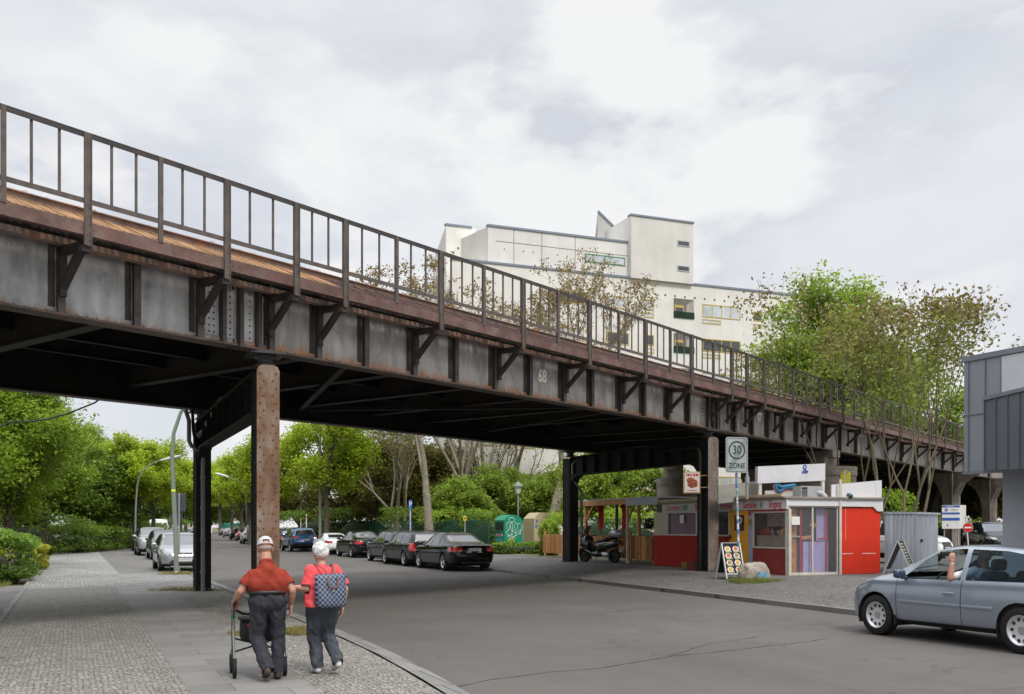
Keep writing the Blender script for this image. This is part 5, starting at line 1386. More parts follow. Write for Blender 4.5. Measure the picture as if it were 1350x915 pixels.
# ---- the silver blue car at the right, driver's arm out of the open window
x_, y_ = gpt(1155, 837); sp = base_spec('hatch'); hw_c = float(np.interp(1.305, [p[0] for p in sp['wid']], [p[1] for p in sp['wid']])) - .02
hd = HD; cx = x_ - (1.305 * math.cos(hd) - hw_c * math.sin(hd)); cy = y_ - (1.305 * math.sin(hd) + hw_c * math.cos(hd))
NEAR = make_car('car', 'hatch', 'pale blue silver hatchback with the arm of its driver in the open window', cx, cy, hd, P_BLUESIL, None, mirror=mat('dark blue mirror', (.03, .05, .09), .2, var=.05, coat=.6), wheel='holes', glass=M_GLASSB, moulding=True, skip=('side_window0L',), clear=('side_window0R', 'windscreen'))
def inr(mb, nm, m): 
    for i in range(len(mb.sm)): mb.sm[i] = True
    mb.build(nm, m, NEAR)
M_SEAT = mat('grey car seat cloth', (.045, .047, .052), .9, var=.2, scale=20)
for s in (1, -1):
    g = MB(); g.bbox((-.10, s * .36, .46), (.50, .48, .16), .06, Matrix.Rotation(-.12, 3, 'Y')); g.bbox((-.38, s * .36, .76), (.16, .46, .58), .06, Matrix.Rotation(-.25, 3, 'Y')); inr(g, 'seat', M_SEAT)
    g = MB(); g.bbox((-.50, s * .36, 1.14), (.10, .26, .17), .045, Matrix.Rotation(-.15, 3, 'Y')); inr(g, 'headrest', M_SEAT)
    g = MB(); g.bbox((-1.30, s * .34, 1.02), (.09, .26, .15), .04, Matrix.Rotation(-.2, 3, 'Y')); inr(g, 'headrest', M_SEAT)
g = MB(); g.bbox((-.92, 0, .50), (.50, 1.2, .16), .06); g.bbox((-1.20, 0, .72), (.14, 1.2, .46), .05, Matrix.Rotation(-.25, 3, 'Y')); inr(g, 'rear_bench', M_SEAT)
g = MB(); g.bbox((.72, 0, .80), (.45, 1.36, .22), .07); inr(g, 'dashboard', M_INT)
g = MB(); g.tube([(.44 - .06 * math.sin(a), .37 + .185 * math.cos(a), .83 + .175 * math.sin(a)) for a in [2 * math.pi * k / 24 for k in range(25)]], .015, 8, False)
g.tube([(.44, .20, .83), (.47, .37, .82), (.44, .54, .83)], .02, 6); g.tube([(.47, .37, .82), (.66, .37, .76)], .025, 8); g.build('steering_wheel', M_INT, NEAR)
g = MB(); g.box(-1.5, -.74, .28, 1.0, .74, .30)
for s in (1, -1): g.box(-1.45, s * .78, .30, .95, s * .765, .87)
g.build('cabin_lining', M_INT, NEAR)
g = MB(); g.bbox((-1.5, 0, .90), (.34, 1.16, .03), .01); g.build('parcel_shelf', M_INT, NEAR)
for s in (1,):
    g = MB(); g.tube([(-1.48, .875, 1.01), (-1.3, .868, 1.0)], .004, 5)
# arch lips, mud flap, wiper
g = MB(); g.box(.905, .70, .20, .925, .855, .34); g.build('mud_flap', M_TRIM, NEAR)
g = MB(); g.tube([(.885, .62, 1.02), (.80, .1, 1.09), (.86, -.3, 1.055)], .008, 6); g.build('wiper', M_TRIM, NEAR)
g = MB(); g.bbox((.93, .848, .655), (.045, .012, .03), .005); g.build('side_repeater', M_AMBER, NEAR)
DRV = thing('person', 'driver of the silver blue car with raised left forearm in the window', 'person', (cx, cy, 0), hd)
SHd, ELd, WRd = Vector((-.27, .56, 1.05)), Vector((-.075, .815, .945)), Vector((-.085, .790, 1.165))
def rot90(v): return Vector((v[1], -v[0], v[2]))
hpd, hfd = head_prims((0, 0, 0), .05, 1.0)
hc = Vector((-.27, .37, 1.24))
conv = lambda v: hc + Vector((v.y, -v.x, v.z))
pd = []
for p in hpd:
    if p[0] == 'cap': pd.append(('cap', conv(p[1]), conv(p[2]), p[3], p[4]))
    else: pd.append(('ell', conv(p[1]), (p[2][1], p[2][0], p[2][2]), None))
pd += [('cap', (-.29, .37, 1.05), (-.28, .37, 1.16), .055, .05), ('cap', (-.28, .25, 1.0), (-.28, .49, 1.0), .08, .08), ('cap', (-.26, .37, .95), (-.18, .37, .58), .13, .14),
       ('cap', SHd, ELd, .050, .045), ('cap', ELd, ELd.lerp(WRd, .35), .048, .046), ('cap', ELd.lerp(WRd, .35), WRd, .046, .030),
       ('cap', (-.25, .19, 1.0), (.05, .16, .80), .05, .042), ('cap', (.05, .16, .80), (.36, .27, .88), .042, .03), ('cap', (-.12, .28, .58), (.28, .27, .62), .085, .06), ('cap', (-.12, .46, .58), (.28, .47, .62), .085, .06)]
pd += hand_prims(WRd, (.12, -.05, 1), (.4, -1, 0), (1, .2, 0), .55, .98)
fused('body', pd, .0075, [M_SKIN], DRV, 3)
M_WSH = mat('white shirt cloth', (.66, .66, .70), .85, var=.06)
fused('shirt', [('cap', (-.28, .25, 1.0), (-.28, .49, 1.0), .095, .095), ('cap', (-.26, .37, .95), (-.18, .37, .62), .145, .155), ('cap', SHd, SHd.lerp(ELd, .75), .068, .062), ('cap', (-.25, .19, 1.0), (-.05, .17, .86), .065, .058)], .012, [M_WSH], DRV, 4, None, .006, 12)
fused('hair', [('ell', hc + Vector((-.02, 0, .045)), (.10, .085, .075), None)], .01, [M_HAIRG], DRV, 2, None, .003, 40, 0, lambda c: c.x < hc.x + .045 or c.z > hc.z + .08)
g = MB(); g.lathe([(.033, -.006), (.036, -.006), (.036, .006), (.033, .006)], 18, c=(0, 0, 0)); o = g.build('wristwatch', M_CHROME, DRV); o.location = WRd - Vector((0, 0, .02))
# ------------------------------------------------------------------ snack kiosk (local y along the front, away from the camera; local x to the right along the gable)
KC = Vector((7.73, 27.3)); KYD = Vector((-2.65, 7.5)).normalized(); KXD = Vector((KYD.y, -KYD.x)); KZ = .295
KRZ = math.atan2(KXD.y, KXD.x)
def kq(px):                       # distance along the front of the ray through photo column px
    k = (px - CX) / F; return (k * KC.y - KC.x) / (KYD.x - k * KYD.y)
def kw(px):
    k = (px - CX) / F; return (k * KC.y - KC.x) / (KXD.x - k * KXD.y)
def kfz(px, py): return zpt(py, (KC + KYD * kq(px)).y) - KZ
def kgz(px, py): return zpt(py, (KC + KXD * kw(px)).y) - KZ
M_KRED = mat('dark red kiosk board', (.36, .026, .016), .7, spec=.15, var=.12, scale=3); M_KRED2 = mat('bright red panel', (.66, .035, .012), .5, var=.06, scale=1.5)
M_KCREAM = mat('cream board', (.50, .44, .32), .6, var=.1); M_KWHITE = mat('white fascia', (.72, .72, .74), .5, var=.06, scale=2, dirt=(.5, .48, .44), dscale=2, damt=.4)
M_KSIGN = mat('pale grey sign board', (.52, .53, .51), .55, var=.08); M_KRT = mat('red lettering', (.50, .022, .03), .5, var=.05); M_KYEL = mat('yellow orange door', (.78, .36, .02), .5, var=.14, scale=6)
M_FRAME = mat('off white frame', (.60, .57, .50), .55, var=.1, dirt=(.35, .30, .24), dscale=4, damt=.5)
M_KGLASS = glass_mat('kiosk window', (.80, .74, .78), .03, .10, (.30, .26, .28)); M_FOIL = glass_mat('cloudy plastic sheet', (.86, .84, .86), .25, .10, (.62, .59, .63))
M_WOOD = mat('orange brown timber', (.50, .24, .08), .7, var=.3, scale=8, dirt=(.30, .13, .05), dscale=3, damt=.6); M_WOODP = mat('pale timber', (.50, .40, .26), .7, var=.2)
M_KINT = mat('dim kiosk interior', (.20, .16, .14), .9, var=.3); M_ROOFK = mat('roofing felt', (.30, .27, .22), .9, var=.25); M_LAV = mat('lavender panel', (.42, .40, .66), .6, var=.1)
M_STEELW = mat('galvanised grey', (.40, .41, .42), .4, metal=.5, var=.12); M_CLOTHR = mat('red cloth', (.45, .03, .025), .9, var=.25, scale=6); M_GREYBOX = mat('grey metal box', (.33, .34, .35), .5, var=.1)
M_PAPER = mat('paper notice', (.75, .74, .72), .8, var=.05)
KI = thing('snack_kiosk', 'low white and red snack kiosk with red lettered sign band under the bridge', 'kiosk', (KC.x, KC.y, KZ), KRZ)
qL = kq(862); zR = kfz(1034, 657.3); wG = kw(1160); w1 = kw(1105)
zs0, zs1 = kfz(1030, 671), kfz(1030, 659)
def fbox(mb, pxa, pxb, za, zb, d0=0.0, d1=.06):
    """box on the front between photo columns, d: depth into the kiosk (negative stands proud)"""
    return mb.box(d0, kq(pxb), za, d1, kq(pxa), zb)
# shell: back, inner walls, floor, roof
g = MB(); g.box(2.6, .1, 0, 2.66, qL, zR); g.box(.08, qL - .05, 0, 2.6, qL, zR); g.box(.05, .05, -.02, 2.6, qL, .02); g.cur = 1; g.box(1.2, .9, .02, 1.25, qL - .1, zR - .01); g.build('inner_walls', [M_KCREAM, M_KINT], KI)
g = MB(); g.box(-.16, -.12, zR + .005, wG + .05, qL + .1, zR + .055); g.build('roof', M_ROOFK, KI)
g = MB(); g.box(-.20, .0, zR + .06, -.10, qL - .1, zR + .10); g.box(-.18, .0, zR + .102, -.06, qL - .4, zR + .135); g.build('roof_battens', M_WOODP, KI)
# front base boards
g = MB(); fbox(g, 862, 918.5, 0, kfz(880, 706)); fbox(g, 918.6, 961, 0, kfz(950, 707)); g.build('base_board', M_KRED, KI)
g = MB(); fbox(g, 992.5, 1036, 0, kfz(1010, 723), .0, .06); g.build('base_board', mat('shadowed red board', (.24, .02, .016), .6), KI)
g = MB(); fbox(g, 862, 879.8, kfz(870, 706) + .002, zs0 - .002); g.build('side_panel', M_KCREAM, KI)
# windows
def kwin(a, b, z0, z1, m, fm, mull=()):
    f = MB()
    for x0, x1, zz0, zz1 in ((a, b, z0, z0 + .045), (a, b, z1 - .045, z1)): f.box(-.012, kq(x1), zz0, .05, kq(x0), zz1)
    for x in (a, b) + tuple(mull): f.box(-.011, kq(x) - .025, z0 + .046, .049, kq(x) + .025, z1 - .046)
    o = f.build('window', fm, KI); p = MB(); p.quad((.02, kq(a) - .03, z0 + .03), (.02, kq(b) + .03, z0 + .03), (.02, kq(b) + .03, z1 - .03), (.02, kq(a) - .03, z1 - .03)); p.build('pane', m, o); return o
kwin(880, 918, kfz(890, 706) + .003, zs0 - .003, M_KGLASS, M_FRAME); kwin(919, 961, kfz(950, 707) + .003, zs0 - .003, M_KGLASS, M_FRAME)
kwin(992.8, 1036, kfz(1010, 723) + .003, zs0 - .06, M_KGLASS, M_FRAME, ())
g = MB(); fbox(g, 993, 1035, kfz(1010, 708), kfz(1010, 706), .1, .5); fbox(g, 993, 1035, kfz(1010, 722), kfz(1010, 708), .12, .16); g.build('counter', M_KCREAM, KI)
g = MB(); rk = random.Random(5)
for i in range(9): g.bbox((.75 + rk.random() * .3, .35 + i * .22, 1.05 + rk.random() * .3), (.16, .14, .2 + .2 * rk.random()), .02)
g.build('shelf_goods', mat('shelf goods', (.16, .12, .10), .6, var=.8, scale=9), KI)
g = MB(); n = 40
for i in range(n + 1):
    q_ = kq(880) + (kq(918) - kq(880)) * i / n; g.v += [(.10 + .02 * math.sin(i * 1.7), q_, kfz(890, 706) + .02), (.10 + .02 * math.sin(i * 1.7), q_, zs0 - .02)]
for i in range(n): g.f.append([2 * i, 2 * i + 1, 2 * i + 3, 2 * i + 2]); g.mi.append(0); g.sm.append(True)
g.build('curtain', mat('mauve curtain', (.46, .37, .42), .9, var=.12), KI)
g = MB(); rk = random.Random(15)
for i in range(16):
    q_ = kq(1034) + (kq(995) - kq(1034)) * (i + .5) / 16; hh = rk.uniform(.12, .26); zz = kfz(1010, 706) + .002; g.cur = rk.randrange(4); g.tube([(.2 + .1 * rk.random(), q_, zz), (.2, q_, zz + hh * .7), (.2, q_, zz + hh)], [.035, .035, .014], 8)
g.build('bottles', [mat('bottle red', (.45, .04, .02), .3), mat('bottle yellow', (.6, .42, .06), .3), mat('bottle white', (.6, .6, .58), .4), mat('bottle brown', (.14, .06, .03), .2)], KI)
g = MB(); fbox(g, 1000, 1030, kfz(1010, 694), kfz(1010, 677), .30, .32); g.build('menu_panel', mat('dim menu panel', (.40, .34, .26), .6, var=.5, scale=12), KI)
# door
g = MB(); fbox(g, 961.5, 986.3, .02, kfz(974, 700)); fbox(g, 961.5, 967, kfz(974, 700) + .001, zs0 - .01); fbox(g, 981.2, 986.3, kfz(974, 700) + .001, zs0 - .01); fbox(g, 967, 981.2, kfz(974, 679), zs0 - .01)
dr = g.build('door', M_KYEL, KI); g = MB(); fbox(g, 967, 981.2, kfz(974, 700), kfz(974, 679), .02, .03); g.build('pane', M_KGLASS, dr)
g = MB(); g.tube([(-.05, kq(963.5), kfz(963, 708)), (-.05, kq(965.5), kfz(963, 708.5))], .014, 6); g.bbox((-.02, kq(963.5), kfz(963, 708)), (.04, .05, .13), .01); g.build('handle', M_TRIM, dr)
g = MB(); g.sphere((-.012, kq(975.8), kfz(976, 686)), .11, 14, 8, (.06, 1, 1)); g.cur = 1; g.sphere((-.018, kq(975.8), kfz(976, 686)), .075, 12, 8, (.08, 1, .8)); g.build('sticker', [M_PAPER, mat('food brown', (.35, .14, .05), .6, var=.5, scale=30)], dr)
g = MB(); fbox(g, 986.6, 992.3, .02, zs0 - .005, -.01, .06); g.build('door_jamb', mat('pale violet jamb', (.36, .36, .46), .6), KI)
g = MB(); g.bbox((-.02, kq(989), kfz(989, 676)), (.02, .12, .16), .006); g.cur = 1; g.bbox((-.02, kq(989.5), kfz(989, 689)), (.02, .16, .2), .006); g.build('small_poster', [M_KRT, mat('food poster', (.30, .20, .08), .5, var=.9, scale=25)], KI)
g = MB(); fbox(g, 1036.2, 1041, 0, zs0 - .003, -.02, .06); g.build('corner_post', M_FRAME, KI)
# sign band
for a, b, m in ((875, 944, M_KSIGN), (944.4, 976, M_KSIGN), (976.4, 1009, M_KSIGN), (1009.4, 1040, M_KWHITE)):
    g = MB(); fbox(g, a, b, zs0, zs1, -.07, -.02)
    sgn = g.build('sign_board', m, KI)
    for x, txt, sz, xs in ((891, 'Currywurst', .265, .80), (925, 'Broiler', .265, .8), (960, 'Pommes', .28, .74), (991, 'Getränke', .28, .70), (1024.5, 'Eingang', .30, .68)):
        if a < x < b: text_obj('lettering', txt, sz, M_KRT, sgn, face_matrix((-.0715, kq(x), (zs0 + zs1) / 2 + .005), (0, -1, 0), (0, 0, 1)), xs, .007, .001)
g = MB(); fbox(g, 1004.5, 1007.5, zs0 + .05, zs1 - .05, -.075, -.0705); fbox(g, 902, 909, zs0 + .04, zs1 - .04, -.075, -.0705); g.build('sign_picture', mat('teal sign patch', (.16, .24, .21), .5), KI)
g = MB(); fbox(g, 862, 1040, zs1 + .002, zR, -.05, .05); g.build('header', M_WOODP, KI)
g = MB(); fbox(g, 993, 1037, zs0 - .055, zs0 - .004, -.03, .03); g.build('red_strip', M_KRT, KI)
g = MB(); g.box(-.03, kq(900) - .12, kfz(900, 690), -.022, kq(900) + .14, kfz(900, 679)); g.build('notice', M_PAPER, KI)
# gable: plastic sheets in a white frame
zg0, zg1 = 0.04, kgz(1070, 668)
f = MB()
for x in (0.07, kw(1071), w1 - .03): f.box(x - .022, -.02, zg0, x + .022, .03, zg1)
f.box(.05, -.021, zg0 - .05, w1, .031, zg0 + .04); f.box(.05, -.021, zg1 - .02, w1, .031, zg1 + .02)
fo = f.build('gable_frame', M_FRAME, KI)
g = MB(); g.quad((.07, .0, zg0), (kw(1071), .0, zg0), (kw(1071), .0, zg1), (.07, .0, zg1)); g.build('plastic_sheet', M_FOIL, fo)
g = MB(); g.quad((kw(1071), .0, zg0), (w1 - .03, .0, zg0), (w1 - .03, .0, zg1), (kw(1071), .0, zg1)); g.build('plastic_sheet', M_FOIL, fo)
g = MB(); g.box(kw(1043), -.03, kgz(1048, 692), kw(1053.5), -.022, kgz(1048, 681)); g.build('notice', M_PAPER, KI)
g = MB(); g.box(.12, .14, .02, .42, .18, 1.95); g.build('inner_door', M_WOOD, KI)
g = MB(); g.tube([(.52, .09, .02), (.52, .09, 2.0)], .03, 8); g.tube([(1.40, .08, .02), (1.40, .08, 2.0)], .025, 8); g.tube([(1.1, .08, 1.02), (1.40, .08, 1.06)], .025, 8); g.build('red_pipe', M_KRT, KI)
g = MB(); g.box(.62, .12, .02, 1.48, .85, .95); g.box(1.10, .16, .951, 1.48, .8, 2.0); g.build('lavender_cabinet', M_LAV, KI)
g = MB(); g.box(.60, .14, .955, 1.09, .18, 1.85); g.cur = 1
for cx_, cz_, r_ in ((.62, 1.05, .10), (.82, 1.07, .11), (.98, 1.42, .11)): g.sphere((cx_, .135, cz_), r_, 12, 8, (1.3, .08, .55))
g.build('menu_picture', [mat('dark menu board', (.035, .035, .035), .5), mat('food colours', (.50, .26, .10), .6, var=.8, scale=14)], KI)
g = MB(); g.box(w1 + .08, -.01, .02, wG, .05, zg1 - .01); g.box(wG - .05, .051, .02, wG, 2.6, zg1); pn = g.build('red_panel', M_KRED2, KI)
g = MB(); g.box(kw(1114.5) - .006, -.016, kgz(1114, 712), kw(1114.5) + .006, -.0105, zg1 - .02)
for a, b in ((1108, 1124), (1136, 1154)): g.box(kw(a), -.018, kgz(1130, 730.5), kw(b), -.0105, kgz(1130, 729.2))
g.build('panel_trim', mat('pink white strip', (.72, .42, .40), .5), pn)
g = MB(); g.box(.0, -.06, zg1 + .022, w1, -.01, zR - .0); g.box(w1 + .002, -.061, zg1 + .012, wG + .06, -.009, zR + .02)
g.prism([(wG - .28, zg1 + .01), (wG + .06, zg1 + .01), (wG + .06, zg1 - .12), (wG - .12, zg1 - .12)], lambda a, b, s: (a, -.06 + .05 * s, b)); g.build('fascia', M_KWHITE, KI)
g = MB(); g.box(w1 - .02, -.09, -.02, w1 + .055, -.064, kgz(1106, 632)); g.build('white_post', M_FRAME, KI)
g = MB(); z0 = zR + .06; g.hexa([(kw(1098), .05, z0), (kw(1164), .05, z0 - .03), (kw(1164), .09, z0 - .03), (kw(1098), .09, z0), (kw(1098), .05, kgz(1100, 639)), (kw(1164), .05, kgz(1160, 633)), (kw(1164), .09, kgz(1160, 633)), (kw(1098), .09, kgz(1100, 639))]); g.box(kw(1156), .035, z0, kw(1158), .049, kgz(1158, 635)); g.build('roof_parapet', M_KWHITE, KI)
# billboard panel on posts, roof boards, chimney
BBX = KC + KXD * .9 + KYD * 1.2
def kat(px, py, off):              # local coordinates on a plane parallel to the gable, off behind it
    k = (px - CX) / F; o = KC + KYD * off; w_ = (k * o.y - o.x) / (KXD.x - k * KXD.y); Yv = (o + KXD * w_).y; return w_, zpt(py, Yv) - KZ
def roof_panel(name, px0, px1, pyt, pyb, off, m, label=None, th=.05, skew=0):
    (a, zt), (b, zb) = kat(px0, pyt, off), kat(px1, pyb, off); (_, zt2) = kat(px1, pyt - skew, off); (_, zb0) = kat(px0, pyb + skew, off)
    g = MB(); g.hexa([(a, off, zb0), (b, off, zb), (b, off + th, zb), (a, off + th, zb0), (a, off, zt), (b, off, zt2), (b, off + th, zt2), (a, off + th, zt)]); return g, (a, b, zt, zb)
g, q = roof_panel('b', 999, 1088, 615, 633.5, 1.9, None, th=.14, skew=4); bb = g.build('rooftop_board', mat('white billboard', (.60, .60, .63), .5, var=.06, dirt=(.45, .42, .38), dscale=2, damt=.4), KI)
g = MB()
for px in (1003, 1086):
    w_, _ = kat(px, 640, 1.9); g = MB(); g.box(w_ - .05, 1.92, zR + .056, w_ + .05, 2.0, q[3] + .02); g.build('board_post', M_FRAME, KI)
w_, z_ = kat(1061, 618.5, 1.89); M_BLG = mat('blue paint', (.03, .10, .45), .5)
g = MB()
g.tube([(w_ - .10, 1.885, z_ - .10), (w_ + .10, 1.885, z_ - .10), (w_ + .02, 1.885, z_), (w_ - .10, 1.885, z_ - .10)], .016, 5); g.tube([(w_ + .06 * math.cos(a), 1.885, z_ + .07 + .055 * math.sin(a)) for a in [k * math.pi / 6 for k in range(13)]], .014, 5); g.tube([(w_ - .05, 1.885, z_ - .04), (w_ + .12, 1.885, z_ - .06)], .014, 5)
g.build('emblem', M_BLG, bb)
g, q = roof_panel('g', 947, 1001, 640, 658, 2.4, None, skew=6); g.build('rooftop_back_board', mat('dull grey board', (.27, .26, .23), .7, var=.12), KI)
g, q = roof_panel('g', 1009, 1050, 647, 658, 1.7, None, skew=1); gb = g.build('graffiti_board', mat('grey white board', (.42, .40, .37), .7, var=.12), KI)
g = MB()
(a, zt) = kat(1022, 638, 1.69); (b, zb) = kat(1047, 650, 1.69)
def blob(mb, pts, r, m=0):
    mb.cur = m; mb.tube(pts, r, 6)
rg = random.Random(2)
y_ = 1.685
blob(g, [(a, y_, zt), (a + .02, y_, (zt + zb) / 2), (a + .12, y_, zb + .02), (a + .26, y_, zb + .10), (a + .34, y_, zt - .1), (b, y_, zt - .08), (b + .02, y_, zt)], .06, 0); blob(g, [(a + .08, y_ - .01, zt - .04), (a + .2, y_ - .01, zt - .10), (b, y_ - .01, zt - .03)], .055, 0)
blob(g, [(a - .05, y_ + .02, zt - .04), (a + .0, y_ + .02, zb + .06), (a + .14, y_ + .02, zb - .05), (a + .32, y_ + .02, zb + .08), (b + .05, y_ + .02, zt - .15)], .03, 1)
g.build('graffiti', [mat('teal spray', (.02, .16, .28), .6), mat('pink spray', (.5, .12, .22), .6)], gb)
# vent box with duct
(a, zt) = kat(1056, 640.5, .9); (b, zb) = kat(1085, 654, .9)
g = MB(); g.box(a, .9, zR + .057, b - .02, 1.3, zt); g.cur = 1; g.box(a + .03, .89, zR + .1, a + .22, .8995, zt - .04); g.cur = 0
for i in range(6): g.box(a + .03, .882, zR + .115 + i * .035, a + .22, .8895, zR + .125 + i * .035)
g.tube([(b - .17, .95, zR + .2), (b - .06, .88, zR + .19), (b - .0, .82, zR + .10), (b + .01, .80, zR + .05)], .085, 12); g.build('vent_box', [M_GREYBOX, M_TRIM], KI)
w_, z_ = kat(985, 622, 1.2); g = MB(); g.tube([(w_, 1.2, zR), (w_, 1.2, z_)], .035, 10); g.tube([(w_, 1.2, z_ - .32), (w_, 1.2, z_ - .14)], .065, 10); g.build('chimney_pipe', M_STEELW, KI)
w_, z_ = kat(1114.5, 622, .12); g = MB(); g.tube([(w_, .14, zR), (w_, .14, z_)], .016, 6); g.build('rod', M_STEELW, KI)
g = MB(); g.bbox((w_ - .02, -.10, zR + .10), (.12, .16, .10), .02, Matrix.Rotation(.5, 3, 'X')); g.tube([(w_ - .15, -.02, zR + .04), (w_ - .02, -.06, zR + .05)], .018, 6); g.build('floodlight', mat('teal lamp body', (.03, .08, .10), .4), KI)
# ---- terrace shelter left of the kiosk
TE = thing('terrace_shelter', 'open timber terrace shelter with red cloths left of the kiosk', 'shelter', (KC.x, KC.y, KZ), KRZ)
qT0, qT1 = kq(866), kq(765); zT = kfz(800, 660)
g = MB(); g.box(-.25, qT0, zT, 2.7, qT1, zT + .045); g.build('roof', mat('pale roof sheet', (.45, .44, .42), .6, var=.15), TE)
g = MB(); g.box(-.24, kq(832.5), zT - .19, -.2, qT1 - .15, zT - .003); g.build('fascia_board', M_WOOD, TE)
g = MB(); g.box(-.26, kq(875), zT - .25, -.2, kq(833), zT - .002); g.build('fascia_panel', mat('grey fascia sheet', (.36, .38, .41), .45, metal=.2, var=.06), TE)
def post(x, px, w_, m, z1=zT - .004, z0=-.05): 
    g = MB(); q = kq(px); g.box(x - w_ / 2, q - w_ / 2, z0, x + w_ / 2, q + w_ / 2, z1); g.build('post', m, TE)
post(-.21, 834, .085, M_WOODP); post(-.14, 817.5, .09, mat('dark timber', (.10, .06, .035), .8)); post(-.14, 777, .10, M_WOOD)
for px in (770, 800, 840):
    g = MB(); q = kq(px); g.box(2.5, q - .05, -.05, 2.6, q + .05, zT - .004); g.build('post', M_WOOD, TE)
for px, dq in ((778, -.75), (833, -.6)):
    g = MB(); q = kq(px); g.beam((-.15, q, zT - .75), (-.15, q + dq, zT - .1), .07, .09); g.build('brace', M_WOOD, TE)
for px, x in ((783, .3), (811, .4)):
    g = MB(); q = kq(px); n = 10
    vs = []
    for i in range(n + 1):
        for j in range(7): vs.append((x + .06 * math.sin(i * 1.9 + j * .5), q - .22 + .44 * i / n * (1 - .25 * j / 6) + .05 * j / 6, zT - .02 - 1.15 * j / 6))
    g.add(vs, [(i * 7 + j, (i + 1) * 7 + j, (i + 1) * 7 + j + 1, i * 7 + j + 1) for i in range(n) for j in range(6)], True); g.build('hanging_cloth', M_CLOTHR, TE)
# timber fences
def timber_fence(label, qa, qb, x, h=1.02, gap=.16, group=None):
    p = KC + KYD * qa + KXD * x
    th = thing('timber_fence', label, 'fence', (p.x, p.y, KZ), KRZ, group); L_ = qb - qa; g = MB(); y = 0; r = random.Random(int(qa * 10))
    while y < L_ - .09: g.cur = r.randrange(3); g.box(-.012, y, gap + r.uniform(-.01, .01), .012, y + .085, h + r.uniform(-.012, .012)); y += .122
    g.build('boards', [M_WOOD, mat('darker board', (.30, .125, .04), .75, var=.3, scale=8), mat('pale board', (.56, .29, .11), .75, var=.3, scale=8)], th)
    for z in (gap + .15, h - .2):
        g = MB(); g.box(.013, 0, z, .05, L_, z + .07); g.build('rail', M_WOOD, th)
    n = max(1, round(L_ / 1.9))
    for i in range(n + 1): g = MB(); yy = min(L_ - .07, L_ * i / n); g.box(.051, yy, -.05, .12, yy + .07, h + .16); g.build('post', M_WOOD, th)
    return th
timber_fence('orange timber fence in front of the terrace behind the scooter', kq(860), kq(776), .0)
timber_fence('orange timber fence left of the black bridge column by the bushes', kq(765), kq(713), .1)
def hang_basket():
    p = KC + KYD * kq(849) + KXD * .2; th = thing('hanging_basket', 'dark plant basket hanging under the terrace roof', 'plant', (p.x, p.y, KZ + 1.45), 0)
    g = MB(); r = random.Random(3)
    for i in range(260):
        a = r.uniform(0, 6.28); d_ = r.uniform(0, .26); z = r.uniform(-.15, .22); s = r.uniform(.03, .06); c = Vector((d_ * math.cos(a), d_ * math.sin(a), z)); u = Vector((r.uniform(-1, 1), r.uniform(-1, 1), r.uniform(-1, 1))).normalized() * s; v_ = u.orthogonal().normalized() * s * .6
        g.add([c - u, c + v_, c + u, c - v_], [(0, 1, 2, 3)], False)
    g.build('leaves', mat('dark basket leaves', (.03, .045, .02), .8, var=.4), th); g = MB(); g.tube([(0, 0, .2), (0, 0, .74)], .006, 5); g.lathe([(0, -.16), (.12, -.14), (.17, 0), (.16, .01), (0, 0)], 14); g.build('pot', M_TRIM, th)
hang_basket()
# ---- snack poster on the pier column
x_, y_ = (912 - CX) / F * 29.7, 29.7; z_ = zpt(636, 29.7)
PS = thing('snack_poster', 'small framed snack poster with red lettering bracketed to the bridge column', 'sign', (x_, y_, z_), R(-8))
g = MB(); g.box(-.255, 0, -.33, .255, .05, .33); g.build('frame', mat('gold frame', (.45, .32, .08), .45), PS)
g = MB(); g.box(-.215, -.008, -.30, .225, -.001, .30); pf = g.build('poster_face', mat('poster white', (.68, .62, .60), .5, var=.05), PS)
g = MB(); r = random.Random(8)
for cx_, cz_, s_ in ((-.03, .06, .12), (.05, .0, .13), (-.03, -.06, .10), (.09, -.08, .09), (0, -.12, .07)): g.sphere((cx_, -.010, cz_), s_, 10, 7, (1, .06, .8))
g.build('food_picture', mat('grilled food', (.30, .075, .03), .5, var=.8, scale=22), pf)
g = MB()
for i, wd in enumerate((.03, .05, .025, .05, .0, .05, .03, .055, .045)):
    if wd: g.box(-.17 + i * .042, -.012, .19, -.17 + i * .042 + wd * .75, -.0085, .265)
for i in range(12): g.box(-.15 + i * .027, -.012, -.26, -.15 + i * .027 + .018, -.0085, -.235)
g.build('lettering', M_KRT, pf)
g = MB(); g.tube([(.25, .03, .2), (.62, .16, .22)], .016, 6); g.tube([(.25, .03, -.16), (.62, .16, -.15)], .016, 6); g.build('bracket', mat('rusty bracket', (.22, .13, .05), .7), PS)
# ---- corrugated steel shed
def at_px(px, Y, z=0): return ((px - CX) / F * Y, Y, z)
sx0, sy0, _ = at_px(1206, 29.2)
SH = thing('steel_shed', 'galvanised corrugated steel container shed right of the red kiosk panel', 'shed', (sx0, sy0, .295), KRZ + R(2))
m, t, b = new_mat('galvanised sheet'); v = t.coord(scale=(3, 3, .5)); c = t.ramp(t.noise(v, 2, 5), [(.3, (.30, .33, .37)), (.7, (.46, .50, .55))]); t.link(c, b.inputs['Base Color']); b.inputs['Metallic'].default_value = .55; b.inputs['Roughness'].default_value = .38; M_GALV = m
zS = zpt(675, 29.2) - .295
def corr(mb, p, q, z0, z1, n, d):
    p = Vector(p); q = Vector(q); a = (q - p); nn = Vector((a.y, -a.x)).normalized(); vs = []
    for i in range(n * 4 + 1):
        u = i / (n * 4); off = (0, 0, d, d)[i % 4]; c = p + a * u + nn * off; vs += [(c.x, c.y, z0), (c.x, c.y, z1)]
    mb.add(vs, [(2 * i, 2 * i + 2, 2 * i + 3, 2 * i + 1) for i in range(n * 4)], False)
